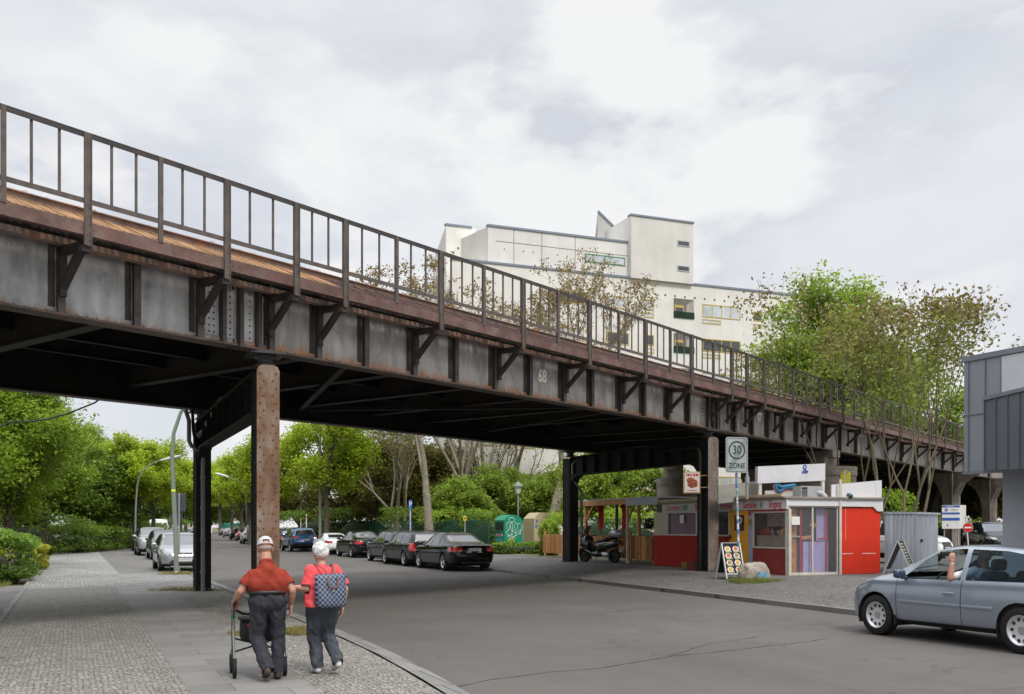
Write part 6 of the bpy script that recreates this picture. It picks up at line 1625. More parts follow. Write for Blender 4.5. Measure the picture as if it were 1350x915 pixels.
g = MB(); corr(g, (-1.15, 0), (0, 0), .03, zS - .06, 7, .03); g.build('wall', M_GALV, SH)
g = MB(); corr(g, (0, 0), (2.18, 1.29), .03, zS - .06, 12, .03); g.build('wall', M_GALV, SH)
g = MB(); g.add([(-1.22, -.05, zS - .06), (.05, -.05, zS - .06), (2.3, 1.28, zS - .06), (1.0, 2.5, zS - .06), (-1.22, -.05, zS), (.05, -.05, zS), (2.3, 1.28, zS), (1.0, 2.5, zS)], [(0, 3, 2, 1), (4, 5, 6, 7), (0, 1, 5, 4), (1, 2, 6, 5), (2, 3, 7, 6), (3, 0, 4, 7)], False); g.build('roof', M_GALV, SH)
g = MB(); g.box(-.04, -.035, 0, .02, .02, zS - .061); g.build('corner_post', M_GALV, SH)
g = MB(); g.bbox((.50, .25, .95), (.08, .06, .10), .01); g.build('lock', M_TRIM, SH)
# ---- A-frame boards
def a_board(label, x, y, z, rz, w_, h, face, lean=.30, items=True):
    th = thing('a_frame_board', label, 'sign', (x, y, z), rz); dy = h * lean
    M_AL = mat('white aluminium frame', (.62, .62, .62), .4, var=.05)
    def panel(sgn, m, nm):
        def P(u, v, o=0): return (u * w_ / 2, sgn * (-dy * (1 - v)) - sgn * o, v * h)     # u -1..1, v 0..1 ; front faces -y
        g = MB()
        for u in (-1, 1): g.beam(P(u, 0), P(u, 1), .035, .03, (0, 1, 0))
        for v_ in (.14, 1.0): g.beam(P(-1, v_), P(1, v_), .03, .04, (0, 1, 0))
        f = g.build('frame', M_AL, th)
        g = MB(); a, b_, c, d_ = P(-.95, .15), P(.95, .15), P(.95, .985), P(-.95, .985); g.add([a, b_, c, d_], [(0, 1, 2, 3), (3, 2, 1, 0)][:1], False)
        bo = g.build('panel', m, th); return P, bo
    P, bo = panel(1, face, 'front'); panel(-1, M_TRIM, 'back')
    if items:
        g = MB()
        for i in range(4):
            for j in range(2):
                u, v_ = -.45 + .9 * j, .26 + .19 * (3 - i); c = Vector(P(u, v_, .008)); ex = Vector((1, 0, 0)); ez = (Vector(P(0, 1)) - Vector(P(0, 0))).normalized(); en = ex.cross(ez)
                for rr, cur, off, cz in ((.098, 0, .0, .0), (.066, 1 + (i + j) % 3, .006, .008)):
                    g.cur = cur; g.add([c + en * off + ex * (rr * math.cos(a) * 1.05) + ez * (rr * (.85 if cur else .8) * math.sin(a) + cz) for a in [2 * math.pi * k / 16 for k in range(16)]], [tuple(range(16))], False)
                c2 = Vector(P(u, v_ - .082, .008)); g.cur = 4; g.add([c2 + ex * a + ez * b_ for a, b_ in ((-.085, -.018), (.06, -.018), (.06, .016), (-.085, .016))], [(0, 1, 2, 3)], False)
                g.cur = 0; g.add([c2 + ex * a + ez * b_ for a, b_ in ((.085, -.006), (.12, -.006), (.12, .022), (.085, .022))], [(0, 1, 2, 3)], False)
        g.build('menu_pictures', [M_PAPER, mat('dish yellow', (.62, .36, .08), .6, var=.4, scale=40), mat('dish red', (.55, .13, .05), .6, var=.4, scale=40), mat('dish brown', (.34, .20, .07), .6, var=.5, scale=40), mat('green label', (.24, .30, .03), .6)], bo)
    else:
        g = MB(); r = random.Random(4)
        for i in range(9):
            v_ = .9 - i * .085; a0 = r.uniform(-.75, -.6); a1 = r.uniform(.2, .75); c0 = Vector(P(a0, v_, .008)); c1 = Vector(P(a1, v_, .008)); ez = (Vector(P(0, 1)) - Vector(P(0, 0))).normalized() * .02
            g.add([c0 - ez, c1 - ez, c1 + ez, c0 + ez], [(0, 1, 2, 3)], False)
        g.build('chalk_lines', mat('cream chalk', (.55, .50, .36), .8), bo)
    return th
bx, by = gpt(963, 763, .24); a_board('black menu board with eight dish pictures in a white A-frame beside the boulder', bx, by, gz(bx, by), R(24), .60, .98, mat('black menu face', (.018, .016, .022), .4), .25)
bx, by = (1187 - CX) / F * 27.8, 27.8; a_board('narrow dark A-frame board with cream chalk writing between red panel and steel shed', bx, by, gz(bx, by), R(52), .50, .98, mat('dark slate face', (.03, .03, .032), .6), .42, False)
# ---- boulder with blue scrawl
bx, by = gpt(994, 766, .23)
BO = thing('boulder', 'grey granite boulder with blue scrawl in a tuft of grass', 'boulder', (bx, by, gz(bx, by) - .05), R(5))
bm = bmesh.new(); bmesh.ops.create_icosphere(bm, subdivisions=5, radius=1)
for v_ in bm.verts:
    c = v_.co; p = Vector((math.copysign(abs(c.x) ** .75, c.x), math.copysign(abs(c.y) ** .8, c.y), math.copysign(abs(c.z) ** .7, c.z)))
    n_ = mnoise.noise(c * 1.4 + Vector((3, 1, 7))) * .16 + mnoise.noise(c * 4) * .05 + mnoise.noise(c * 11) * .015
    v_.co = Vector((p.x * .40 * (1 + n_) - .03 * p.z, p.y * .30 * (1 + n_), max(-.02, (p.z * .30 + .22) * (1 + n_ * .6) + .05 * p.x)))
mb_ = MB(); mb_.from_bm(bm, True)
m, t, b = new_mat('granite'); v = t.coord(); c = t.ramp(t.noise(v, 4, 8, .7), [(.3, (.20, .15, .10)), (.5, (.34, .30, .25)), (.7, (.44, .42, .38))]); c = t.mix(t.ramp(t.noise(v, 60, 3), [(.4, 0.0), (.7, .5)]), c, (.14, .12, .10)); t.link(c, b.inputs['Base Color']); b.inputs['Roughness'].default_value = .85; t.link(t.bump(t.noise(v, 25, 6), .5, .01), b.inputs['Normal'])
M_SCR = mat('sky blue spray', (.06, .30, .50), .6); M_TEAL = mat('teal spray line', (.03, .20, .26), .6)
# spray marks: faces of the front that fall on the strokes take the paint
mb_.build('stone', [m, M_SCR, M_TEAL], BO)
st = BO.children[0]; strokes = [((.00, .13), (.06, .30)), ((.06, .30), (.12, .14)), ((.12, .14), (.20, .28)), ((.20, .28), (.16, .12)), ((.16, .12), (.28, .20)), ((-.02, .22), (.25, .23)), ((-.10, .10), (.02, .26))]
for p in st.data.polygons:
    if p.normal.y < -.15:
        c = p.center
        for i, (a, b_) in enumerate(strokes):
            ax, az = a; dx, dz = b_[0] - a[0], b_[1] - a[1]; u = max(0, min(1, ((c.x - ax) * dx + (c.z - az) * dz) / (dx * dx + dz * dz)))
            if math.hypot(c.x - ax - u * dx, c.z - az - u * dz) < .016: p.material_index = 2 if i in (0, 6) else 1
# ---- end-of-zone sign
bx, by = (973 - CX) / F * 26.8, 26.8; ZS = thing('zone_sign', 'grey end of 30 zone sign on a sticker covered pole beside the menu board', 'traffic sign', (bx, by, gz(bx, by)), R(14))
zc_ = zpt(600, 26.8) - gz(bx, by); g = MB(); g.tube([(.04, 0, -.1), (-.01, 0, 1.6), (-.06, 0, zc_ + .4)], .032, 12); g.build('pole', M_STEELW, ZS)
g = MB(); rs = random.Random(12); ms = [mat('sticker white', (.62, .64, .68), .5), mat('sticker blue', (.08, .17, .45), .5), mat('sticker teal', (.10, .30, .36), .5), mat('sticker grey', (.35, .36, .40), .5)]
z = .55
while z < zc_ - .55:
    h_ = rs.uniform(.04, .13); g.cur = rs.choice((0, 0, 1, 2, 3)); xx = .04 - .05 * z / 1.6; xx2 = .04 - .05 * (z + h_) / 1.6
    g.tube([(xx, 0, z), (xx2, 0, z + h_)], .0335, 12, False); z += h_ + rs.choice((0, .0, .04))
g.build('stickers', ms, ZS)
def rrect(w_, h_, r_, n=6): return [(sx * (w_ / 2 - r_) + r_ * math.cos(a), sz * (h_ / 2 - r_) + r_ * math.sin(a)) for sx, sz, a0 in ((1, 1, 0), (-1, 1, 90), (-1, -1, 180), (1, -1, 270)) for a in [R(a0 + 90 * i / n) for i in range(n + 1)]]
M_SGREY = mat('sign grey', (.34, .38, .37), .4, var=.05, scale=3); M_SDARK = mat('sign dark line', (.04, .05, .05), .5); M_SMID = mat('sign mid grey', (.23, .26, .25), .45)
g = MB(); sc_ = Vector((-.06, -.05, zc_)); g.prism(rrect(.66, .98, .07), lambda a, b_, s: (sc_.x + a, sc_.y + .02 * s, sc_.z + b_)); sp = g.build('plate', M_SGREY, ZS)
g = MB(); o_ = rrect(.61, .93, .055); i_ = rrect(.585, .905, .05); nn = len(o_)
g.add([(sc_.x + a, sc_.y - .003, sc_.z + b_) for a, b_ in o_ + i_], [(k, (k + 1) % nn, nn + (k + 1) % nn, nn + k) for k in range(nn)], False)
g.add([(sc_.x + r_ * math.cos(a), sc_.y - .004, sc_.z + .13 + r_ * math.sin(a)) for r_ in (.255, .21) for a in [2 * math.pi * k / 40 for k in range(40)]], [(k, 40 + k, 40 + (k + 1) % 40, (k + 1) % 40) for k in range(40)], False); g.build('border_and_ring', M_SDARK, sp)
g = MB(); g.add([(sc_.x + a, sc_.y - .002, sc_.z + b_) for a, b_ in ((-.30, -.40), (-.16, -.44), (.30, .32), (.30, .44), (.2, .45))], [(0, 1, 2, 3, 4)], False); g.build('diagonal_band', M_SMID, sp)
text_obj('lettering', '30', .34, M_SDARK, sp, face_matrix((sc_.x, sc_.y - .006, sc_.z + .13), (1, 0, 0), (0, 0, 1)), .8, .004, .001); text_obj('lettering', 'ZONE', .20, M_SDARK, sp, face_matrix((sc_.x, sc_.y - .006, sc_.z - .30), (1, 0, 0), (0, 0, 1)), .9, .003, .001)
# ---- planters at the column foot
for k, (px, py, c, lab) in enumerate(((919, 752, (.17, .05, .04), 'red brick planter in front of the light bridge column'), (936, 751, (.15, .045, .038), 'dark red planter ring right beside the light bridge column'), (905, 751, (.30, .22, .05), 'small yellow kerb block left of the red brick planter'))):
    x, y = gpt(px, py, .29); th = thing('planter', lab, 'planter', (x, y, .29), R(20)); w_ = (.30, .24, .14)[k]; h_ = (.28, .26, .22)[k]
    g = MB(); n = 16; g.lathe([(w_ * .82, 0), (w_, .02), (w_, h_), (w_ * .8, h_), (w_ * .76, h_ - .06), (0, h_ - .06)], 16, smooth=False)
    for i in range(16):
        a = 2 * math.pi * i / 16; g.beam((w_ * math.cos(a), w_ * math.sin(a), .02), (w_ * math.cos(a), w_ * math.sin(a), h_ - .02), .03, .03)
    g.build('ring', mat('planter concrete %d' % k, c, .85, var=.2), th)
# ---- scooter
x, y = gpt(791, 741.5, .295)
SCO = thing('motor_scooter', 'large black motor scooter with silver top case parked by the timber fence', 'scooter', (x, y, .295), math.atan2(.70, -.72))
def smooth(mb):
    for i in range(len(mb.sm)): mb.sm[i] = True
    return mb
for xx, r_ in ((.74, .29), (-.70, .27)):
    wv = empty('wheel', SCO, (xx, 0, r_)); g = MB(); g.lathe([(r_ * .64, -.05), (r_ * .85, -.065), (r_ * .97, -.04), (r_, 0), (r_ * .97, .04), (r_ * .85, .065), (r_ * .64, .05), (r_ * .64, -.05)], 28, axis='y'); g.build('tyre', M_TYRE, wv)
    g = MB(); g.lathe([(0, -.05), (.05, -.05), (.06, -.02), (r_ * .5, -.012), (r_ * .66, -.035), (r_ * .66, .035), (r_ * .5, .012), (.06, .02), (.05, .05), (0, .05)], 20, axis='y'); g.build('rim', M_RIMD, wv)
M_SCB = paint('black scooter plastic', (.012, .012, .014), .1, .2); M_SCS = mat('silver plastic', (.42, .43, .46), .3, metal=.5, var=.08); M_SMOKE = glass_mat('smoked screen', (.25, .27, .28), .05, .25)
g = smooth(MB()); g.smooth = True
def loft(mb, secs, n=14):
    """secs: (centre, half width y, half height along the given up vector, up)"""
    vs = []; fs = []
    for c, wy, hu, up in secs:
        c = Vector(c); up = Vector(up).normalized()
        for k in range(n):
            a = 2 * math.pi * k / n; ca, sa = math.cos(a), math.sin(a)
            vs.append(c + Vector((0, wy * math.copysign(abs(ca) ** .7, ca), 0)) + up * hu * math.copysign(abs(sa) ** .7, sa))
    m_ = len(secs)
    for i in range(m_ - 1):
        for k in range(n): fs.append((i * n + k, i * n + (k + 1) % n, (i + 1) * n + (k + 1) % n, (i + 1) * n + k))
    fs += [tuple(range(n))[::-1], tuple((m_ - 1) * n + k for k in range(n))]
    mb.add(vs, fs, True); return mb
g = MB(); loft(g, [((.92, 0, .62), .06, .10, (0, 0, 1)), ((.82, 0, .70), .20, .24, (0, 0, 1)), ((.68, 0, .72), .27, .34, (0, 0, 1)), ((.54, 0, .70), .26, .36, (0, 0, 1)), ((.44, 0, .64), .20, .32, (0, 0, 1))]); g.build('front_fairing', M_SCB, SCO)
g = MB(); loft(g, [((1.02, 0, .40), .05, .03, (0, 0, 1)), ((.92, 0, .57), .085, .03, (-.7, 0, 1)), ((.74, 0, .62), .09, .03, (0, 0, 1)), ((.54, 0, .52), .07, .03, (.7, 0, 1))], 10); g.build('mudguard', M_SCB, SCO)
g = MB(); loft(g, [((.50, 0, .36), .20, .12, (0, 0, 1)), ((.1, 0, .32), .22, .12, (0, 0, 1)), ((-.2, 0, .36), .20, .14, (0, 0, 1))]); g.build('floor_tunnel', M_SCB, SCO)
g = MB(); loft(g, [((.20, 0, .52), .14, .14, (0, 0, 1)), ((.0, 0, .60), .20, .18, (0, 0, 1)), ((-.4, 0, .66), .22, .17, (0, 0, 1)), ((-.8, 0, .74), .17, .11, (0, 0, 1)), ((-1.0, 0, .80), .09, .06, (0, 0, 1))]); g.build('tail_body', M_SCB, SCO)
g = MB(); loft(g, [((.22, 0, .74), .12, .05, (0, 0, 1)), ((.0, 0, .80), .17, .06, (0, 0, 1)), ((-.3, 0, .84), .17, .07, (0, 0, 1)), ((-.38, 0, .92), .15, .07, (0, 0, 1)), ((-.75, 0, .93), .12, .05, (0, 0, 1))]); g.build('seat', M_BLKF, SCO)
g = MB(); loft(g, [((-.58, 0, 1.10), .16, .10, (0, 0, 1)), ((-.68, 0, 1.12), .23, .15, (0, 0, 1)), ((-.9, 0, 1.12), .24, .16, (0, 0, 1)), ((-1.06, 0, 1.10), .20, .12, (0, 0, 1))]); tc_ = g.build('top_case', M_SCS, SCO)
g = MB(); loft(g, [((-.62, 0, 1.19), .17, .06, (0, 0, 1)), ((-.8, 0, 1.22), .20, .075, (0, 0, 1)), ((-1.02, 0, 1.17), .17, .06, (0, 0, 1))]); g.build('lid', M_SCB, tc_)
g = MB(); g.bbox((-.86, 0, .96), (.35, .18, .03), .01); g.build('rack', M_TRIM, SCO)
g = MB()
vs = [(.66 - .16 * j / 4 + .03 * abs(i - 3), -.20 + .4 * i / 6 * (1 - .05 * j) + .0 * j, .98 + .42 * j / 4) for i in range(7) for j in range(5)]
g.add(vs, [(i * 5 + j, (i + 1) * 5 + j, (i + 1) * 5 + j + 1, i * 5 + j + 1) for i in range(6) for j in range(4)], True); g.build('windscreen', M_SMOKE, SCO)
g = MB(); g.tube([(.42, -.34, 1.02), (.50, -.16, 1.03), (.52, 0, 1.0), (.50, .16, 1.03), (.42, .34, 1.02)], .018, 8); g.build('handlebar', M_TRIM, SCO)
for s in (-1, 1):
    g = MB(); g.tube([(.56, s * .22, 1.05), (.60, s * .36, 1.20)], .008, 6); g.bbox((.60, s * .38, 1.23), (.04, .13, .09), .015); smooth(g); g.build('mirror', M_SCS, SCO)
    g = MB(); g.beam((.86, s * .235, .62), (.28, s * .225, .38), .012, .035); g.beam((.1, s * .225, .70), (-.45, s * .235, .78), .012, .03); g.build('trim_stripe', M_SCS, SCO)
g = MB(); g.tube([(-.2, -.20, .30), (-.5, -.23, .32), (-.95, -.24, .40)], [.04, .065, .06], 12); g.cur = 1; g.tube([(-.55, .17, .30), (-.30, .19, .32)], .10, 14); g.build('exhaust_and_engine', [M_STEELW, M_STEELW], SCO)
g = MB(); g.bbox((-1.02, 0, .72), (.04, .22, .07), .015); g.build('tail_light', M_TAIL, SCO)
g = MB(); M_ = Matrix.Translation((-1.06, 0, .54)) @ Matrix.Rotation(-.25, 4, 'Y'); g.M = M_; g.box(-.006, -.10, -.09, .006, .10, .09); g.cur = 1; g.box(-.0075, .05, .02, -.0065, .095, .085); g.build('number_plate', [M_PLATE, M_BLUEP], SCO)
g = MB(); g.tube([(.06, .14, .25), (.02, .24, .02)], .014, 6); g.build('stand', M_TRIM, SCO)
# ---- clothes banks
def clothes_bank(label, px, py, Y, w_, d_, h_, m, arch, rz, zb=.30):
    x, y = (px - CX) / F * Y, Y; th = thing('clothes_bank', label, 'container', (x, y, zb), rz)
    top = [(0, h_ * .86), (w_ * .12, h_ * .93), (w_ * .3, h_ * .985), (w_ * .5, h_), (w_ * .7, h_ * .985), (w_ * .88, h_ * .93), (w_, h_ * .86)] if arch else [(0, h_ * .84), (w_ * .3, h_), (w_ * .7, h_), (w_, h_ * .84)]
    prof = [(0, 0), (w_, 0)] + top[::-1]
    g = MB(); g.prism(prof, lambda a, b_, s: (a, d_ * s, b_)); g.build('casing', m, th); return th
M_CBG = mat('green container paint', (.012, .24, .13), .45, var=.12, dirt=(.02, .12, .08), dscale=2, damt=.4); M_CBB = mat('beige container paint', (.48, .40, .25), .6, var=.1)
CB = clothes_bank('green clothes container with arched top and white graffiti', 665, 735, 51.5, 1.10, 1.15, 2.0, M_CBG, True, R(28))
M_SPW = mat('white spray', (.42, .62, .56), .6); M_SPY = mat('yellow spray', (.45, .50, .06), .6); M_SPB = mat('pale blue spray', (.20, .50, .55), .6)
g = MB(); rg = random.Random(21)
def loop(cx_, cz_, rx, rz_, a0=0, a1=6.28, y=-.012, r_=.02): g.tube([(cx_ + rx * math.cos(a0 + (a1 - a0) * k / 14), y, cz_ + rz_ * math.sin(a0 + (a1 - a0) * k / 14)) for k in range(15)], r_, 5)
loop(.42, 1.72, .18, .12); loop(.22, 1.38, .09, .22); loop(.42, 1.35, .06, .24, 0, 6.28); loop(.66, 1.38, .07, .20, .5, 5.5); loop(.90, 1.34, .13, .20, .8, 6.9); loop(.30, 1.02, .2, .13, 2, 6); loop(.55, .98, .12, .16); loop(.80, 1.02, .2, .06, 0, 9)
for i in range(14): x0 = rg.uniform(.15, .95); z0 = rg.uniform(.75, 1.1); g.tube([(x0, -.012, z0), (x0 + rg.uniform(-.15, .15), -.012, z0 + rg.uniform(-.2, .2)), (x0 + rg.uniform(-.1, .2), -.012, z0 + rg.uniform(-.1, .1))], .016, 5)
g.cur = 1
for i in range(9): x0 = rg.uniform(.2, .6); z0 = rg.uniform(.55, .75); g.tube([(x0, -.012, z0), (x0 + rg.uniform(-.1, .15), -.012, z0 + rg.uniform(-.12, .12))], .025, 5)
g.build('graffiti', [M_SPW, M_SPY], CB)
g = MB(); g.box(-.012, .12, 1.12, -.002, 1.05, 1.62); g.cur = 1; g.hexa([(-.16, .15, 1.12), (-.005, .15, 1.06), (-.005, 1.02, 1.06), (-.16, 1.02, 1.12), (-.16, .15, 1.16), (-.005, .15, 1.10), (-.005, 1.02, 1.10), (-.16, 1.02, 1.16)]); g.cur = 2; g.box(-.016, .2, .86, -.004, .95, 1.0); g.cur = 3; g.box(-.02, .26, .89, -.0165, .9, .96); g.cur = 4
for i in range(10): y0 = rg.uniform(.2, .9); z0 = rg.uniform(.25, .75); g.tube([(-.01, y0, z0), (-.01, y0 + rg.uniform(-.2, .2), z0 + rg.uniform(-.2, .2))], .03, 5)
g.build('chute', [M_TRIM, M_CBG, M_PAPER, M_KRT, M_SPB], CB)
CB2 = clothes_bank('beige clothes container with sloping top behind the green one', 704, 735, 57, 1.30, 1.5, 2.2, M_CBB, False, R(24))
g = MB(); g.box(.08, -.012, 1.30, .2, -.002, 1.5); g.build('sticker', mat('sticker blue', (.08, .17, .45), .5), CB2); g = MB(); g.box(.12, -.012, 1.62, .24, -.002, 1.76); g.build('sticker', mat('sticker blue', (.08, .17, .45), .5), CB2)
# ---- info board, no entry sign, other signs
x, y, _ = at_px(1254, 46); IB = thing('info_board', 'white information board with three blue bands on posts behind the silver blue car', 'sign', (x, y, .3), R(-20))
zt, zb_ = zpt(666, 46) - .3, zpt(697, 46) - .3; wd = .80
g = MB(); g.box(-wd / 2, 0, zb_, wd / 2, .05, zt); g.box(wd / 2 + .002, .03, zb_ + .02, wd / 2 + .24, .08, zt); g.build('board', M_PAPER, IB)
g = MB(); h_ = zt - zb_
for f0, f1 in ((.91, .985), (.61, .69), (.345, .465)): g.box(-wd / 2 + .01, -.008, zb_ + h_ * f0, wd / 2 - .03, -.002, zb_ + h_ * f1)
g.box(-wd / 2 + .12, -.008, zb_ + h_ * .74, -wd / 2 + .25, -.002, zb_ + h_ * .86); g.box(-wd / 2 + .22, -.008, zb_ + h_ * .10, -wd / 2 + .26, -.002, zb_ + h_ * .2); g.cur = 1
g.box(-wd / 2 + .36, -.008, zb_ + h_ * .785, wd / 2 - .12, -.002, zb_ + h_ * .81); g.cur = 2; g.box(-wd / 2 + .165, -.010, zb_ + h_ * .78, -wd / 2 + .205, -.0085, zb_ + h_ * .82); g.box(-.2, -.010, zb_ + h_ * .94, .12, -.0085, zb_ + h_ * .955)
g.build('bands', [mat('information blue', (.03, .10, .42), .5), M_LINE, M_PAPER], IB)
g = MB(); g.tube([(-.3, .06, -.1), (-.3, .06, zt)], .03, 8); g.tube([(.3, .06, -.1), (.3, .06, zt)], .03, 8); g.build('posts', M_STEELW, IB)
x, y, _ = at_px(1276, 38); NE = thing('no_entry_sign', 'round red no entry sign on a leaning white pole near the grey building', 'traffic sign', (x, y, .3), R(-15))
zc_ = zpt(695.5, 38) - .3; g = MB(); g.tube([(.07, .03, -.1), (-.07, .03, zpt(680, 38) - .3)], .03, 8); g.build('pole', mat('white pole', (.62, .60, .54), .6), NE)
g = MB(); g.lathe([(0, 0), (.175, 0), (.175, -.012), (0, -.012)], 28, c=(0, 0, zc_), axis='y', smooth=False); g.cur = 1; g.box(-.13, -.020, zc_ - .03, .13, -.0125, zc_ + .03)
g.add([(.19 * math.cos(a), .014, zc_ + .19 * math.sin(a)) for a in [2 * math.pi * k / 28 for k in range(28)]], [tuple(range(28))], False); g.build('disc', [mat('sign red', (.58, .015, .012), .45), M_PAPER], NE)
x, y, _ = at_px(541, 46); PSN = thing('parking_sign', 'blue parking sign on a slim sticker covered pole behind the dark estate car', 'traffic sign', (x, y, .3), R(10))
zc_ = zpt(665, 46) - .3; g = MB(); g.tube([(0, 0, -.1), (0, 0, zc_ + .2)], .035, 8); g.build('pole', mat('blue white pole', (.35, .45, .62), .5, var=.6, scale=8), PSN); g = MB(); g.bbox((0, -.045, zc_), (.16, .02, .36), .008); g.build('plate', mat('sign blue', (.02, .13, .50), .4), PSN)
g = MB(); g.box(-.05, -.058, zc_ - .1, -.02, -.0565, zc_ + .12); g.box(-.0195, -.058, zc_ + .09, .04, -.0565, zc_ + .12); g.box(-.0195, -.058, zc_ + .0, .04, -.0565, zc_ + .03); g.box(.0405, -.058, zc_ + .0, .065, -.0565, zc_ + .12); g.build('symbol', M_PAPER, PSN)
x, y, _ = at_px(613, 47); YS = thing('bus_stop_sign', 'small yellow sign on a short pole behind the black saloon', 'traffic sign', (x, y, .35), R(5)); zc_ = zpt(683.5, 47) - .35
g = MB(); g.tube([(0, 0, -.1), (0, 0, zc_ + .12)], .03, 8); g.build('pole', M_STEELW, YS); g = MB(); g.bbox((0, -.04, zc_), (.17, .02, .24), .006); g.build('plate', mat('sign yellow', (.65, .42, .02), .5), YS); g = MB(); g.lathe([(0, 0), (.05, 0), (.05, -.004), (0, -.004)], 14, c=(0, -.0515, zc_), axis='y', smooth=False); g.build('symbol', mat('sign green', (.03, .2, .06), .5), YS)
for px, pt, Y in ((404, 678, 74), (396.5, 684, 78)):
    x, y, _ = at_px(px, Y); th = thing('marker_post', 'white slim marker post between %s' % ('blue crossover and green street lamp' if px > 400 else 'rusty column and blue crossover roof'), 'post', (x, y, .3)); g = MB(); g.tube([(0, 0, -.1), (0, 0, zpt(pt, Y) - .3)], .045, 8); g.cur = 1; g.tube([(0, 0, zpt(pt, Y) - .55), (0, 0, zpt(pt, Y) - .45)], .052, 8); g.build('shaft', [M_PAPER, M_KRT], th)
# ---- lamps
M_LAMPG = mat('grey green lamp paint', (.20, .245, .19), .65, var=.2, scale=3, dirt=(.12, .14, .11), dscale=3, damt=.5); M_LGL = mat('lamp glass', (.62, .60, .52), .3)
x, y, _ = at_px(683, 60); LN = thing('park_lantern', 'old fashioned park lantern with conical hat above the green clothes container', 'street lamp', (x, y, .3)); zt = zpt(635, 60) - .3
g = MB(); g.tube([(0, 0, -.1), (0, 0, zt - .75)], .045, 8); g.build('pole', M_STEELW, LN); g = MB(); g.lathe([(.12, zt - .75), (.14, zt - .70), (.24, zt - .30), (.22, zt - .28)], 12); g.build('glass', M_LGL, LN); g = MB(); g.lathe([(.34, zt - .30), (.32, zt - .25), (.14, zt - .08), (.05, zt), (0, zt + .02)], 16); g.lathe([(.34, zt - .30), (0, zt - .29)], 16); g.build('hat', M_LAMPG, LN)
def whip_lamp(label, px, Y, pts, r, group, zb=.03):
    """pts: photo pixels of the mast and arm, all at depth Y"""
    x, y, _ = at_px(px, Y); th = thing('street_lamp', label, 'street lamp', (x, y, zb), 0, group); P = [((a - CX) / F * Y - x, 0, zpt(b_, Y) - zb) for a, b_ in pts]
    g = MB(); k = len(P); g.tube(P[:-1], [r * (1 - .55 * i / k) for i in range(k - 1)], 10); g.build('mast', M_LAMPG, th)
    a, b_ = Vector(P[-2]), Vector(P[-1]); d_ = (b_ - a); g = MB(); g.tube([a - d_ * .1, a + d_ * .2, a + d_ * .8, b_], [.05, .09, .10, .04], 10); g.build('lamp_head', mat('pale lamp head', (.55, .57, .58), .4), th); return th
x, y, _ = at_px(232.6, 34.0); LP = thing('street_lamp', 'grey green curved street lamp post beside the silver hatchback', 'street lamp', (x, y, .03), 0, 'curved street lamps')
g = MB(); P = [(0, 0, 0), (-.02, 0, 1.2), (-.09, 0, 2.6), (-.15, 0, 4.15), (-.10, 0, 4.9), (.14, 0, 5.62), (.6, .0, 6.3), (1.25, 0, 6.85), (2.0, .1, 7.2)]
g.tube(P, [.085, .082, .076, .068, .064, .06, .055, .05, .045], 14); g.build('mast', M_LAMPG, LP); g = MB(); g.tube([P[-1], (2.2, .1, 7.27), (2.7, .12, 7.38), (2.85, .12, 7.38)], [.05, .1, .1, .04], 10); g.build('lamp_head', mat('pale lamp head', (.55, .57, .58), .4), LP)
g = MB(); g.tube([(-.105, 0, 2.87), (-.108, 0, 2.94)], .079, 14); g.build('sticker', mat('neon yellow sticker', (.75, .9, .02), .5), LP); g = MB(); g.tube([(.02, -.06, .0), (.02, -.10, .06)], .05, 8); g.build('foot_cap', M_PAPER, LP)
whip_lamp('far curved street lamp arching out of the trees on the left', 178, 66, [(178, 716), (179, 668), (181, 640), (184, 628), (192, 617), (204, 609), (214, 606.5), (238, 601)], .065, 'curved street lamps')
whip_lamp('curved street lamp at the right side behind the rusty column', 326, 78, [(326, 712), (325, 668), (323, 646), (319, 639), (312, 633), (300, 628.5), (284, 624)], .055, 'curved street lamps')
x, y, _ = at_px(422, 62); th = thing('street_lamp', 'straight green lamp mast by the trunk of the bright green tree', 'street lamp', (x, y, .3), 0, 'curved street lamps'); g = MB(); g.tube([(0, 0, -.1), (0, 0, 3), (0, 0, 7)], [.10, .09, .07], 10); g.tube([(0, 0, 7), (-.3, 0, 7.4), (-1.2, 0, 7.6)], .05, 8); g.build('mast', M_LAMPG, th)
x, y, _ = at_px(236.3, 35.5); th = thing('traffic_sign', 'dark backs of two traffic signs right behind the green lamp post', 'traffic sign', (x, y, .03), R(20)); zt = zpt(651, 35.5)
g = MB(); g.tube([(0, 0, 0), (0, 0, zt)], .03, 8); g.build('pole', M_STEELW, th); g = MB(); g.bbox((.0, .04, zt - .35), (.46, .02, .66), .01); g.build('plate', mat('sign back', (.05, .055, .07), .6), th)
g = MB(); g.lathe([(0, 0), (.21, 0), (.21, -.012), (0, -.012)], 20, c=(-.1, .05, zt - .9), axis='y', smooth=False); g.build('plate', mat('sign back', (.05, .055, .07), .6), th)
# ---- hanging cable at the left
g = MB(); Yc = 25.5
P = [((a - CX) / F * Yc, Yc, zpt(b_, Yc)) for a, b_ in ((-160, 640), (-60, 598), (-20, 578), (0, 563), (16, 556), (40, 555.5), (62, 553), (90, 545), (125, 531), (150, 512), (185, 492))]
pp = []
for i in range(len(P) - 1):
    for k in range(4): pp.append(tuple(P[i][j] + (P[i + 1][j] - P[i][j]) * k / 4 for j in range(3)))
g.tube(pp + [P[-1]], .022, 6); o = g.build('cable', M_TRIM); tag(o, 'black cable hanging below the bridge in front of the left trees', 'cable')
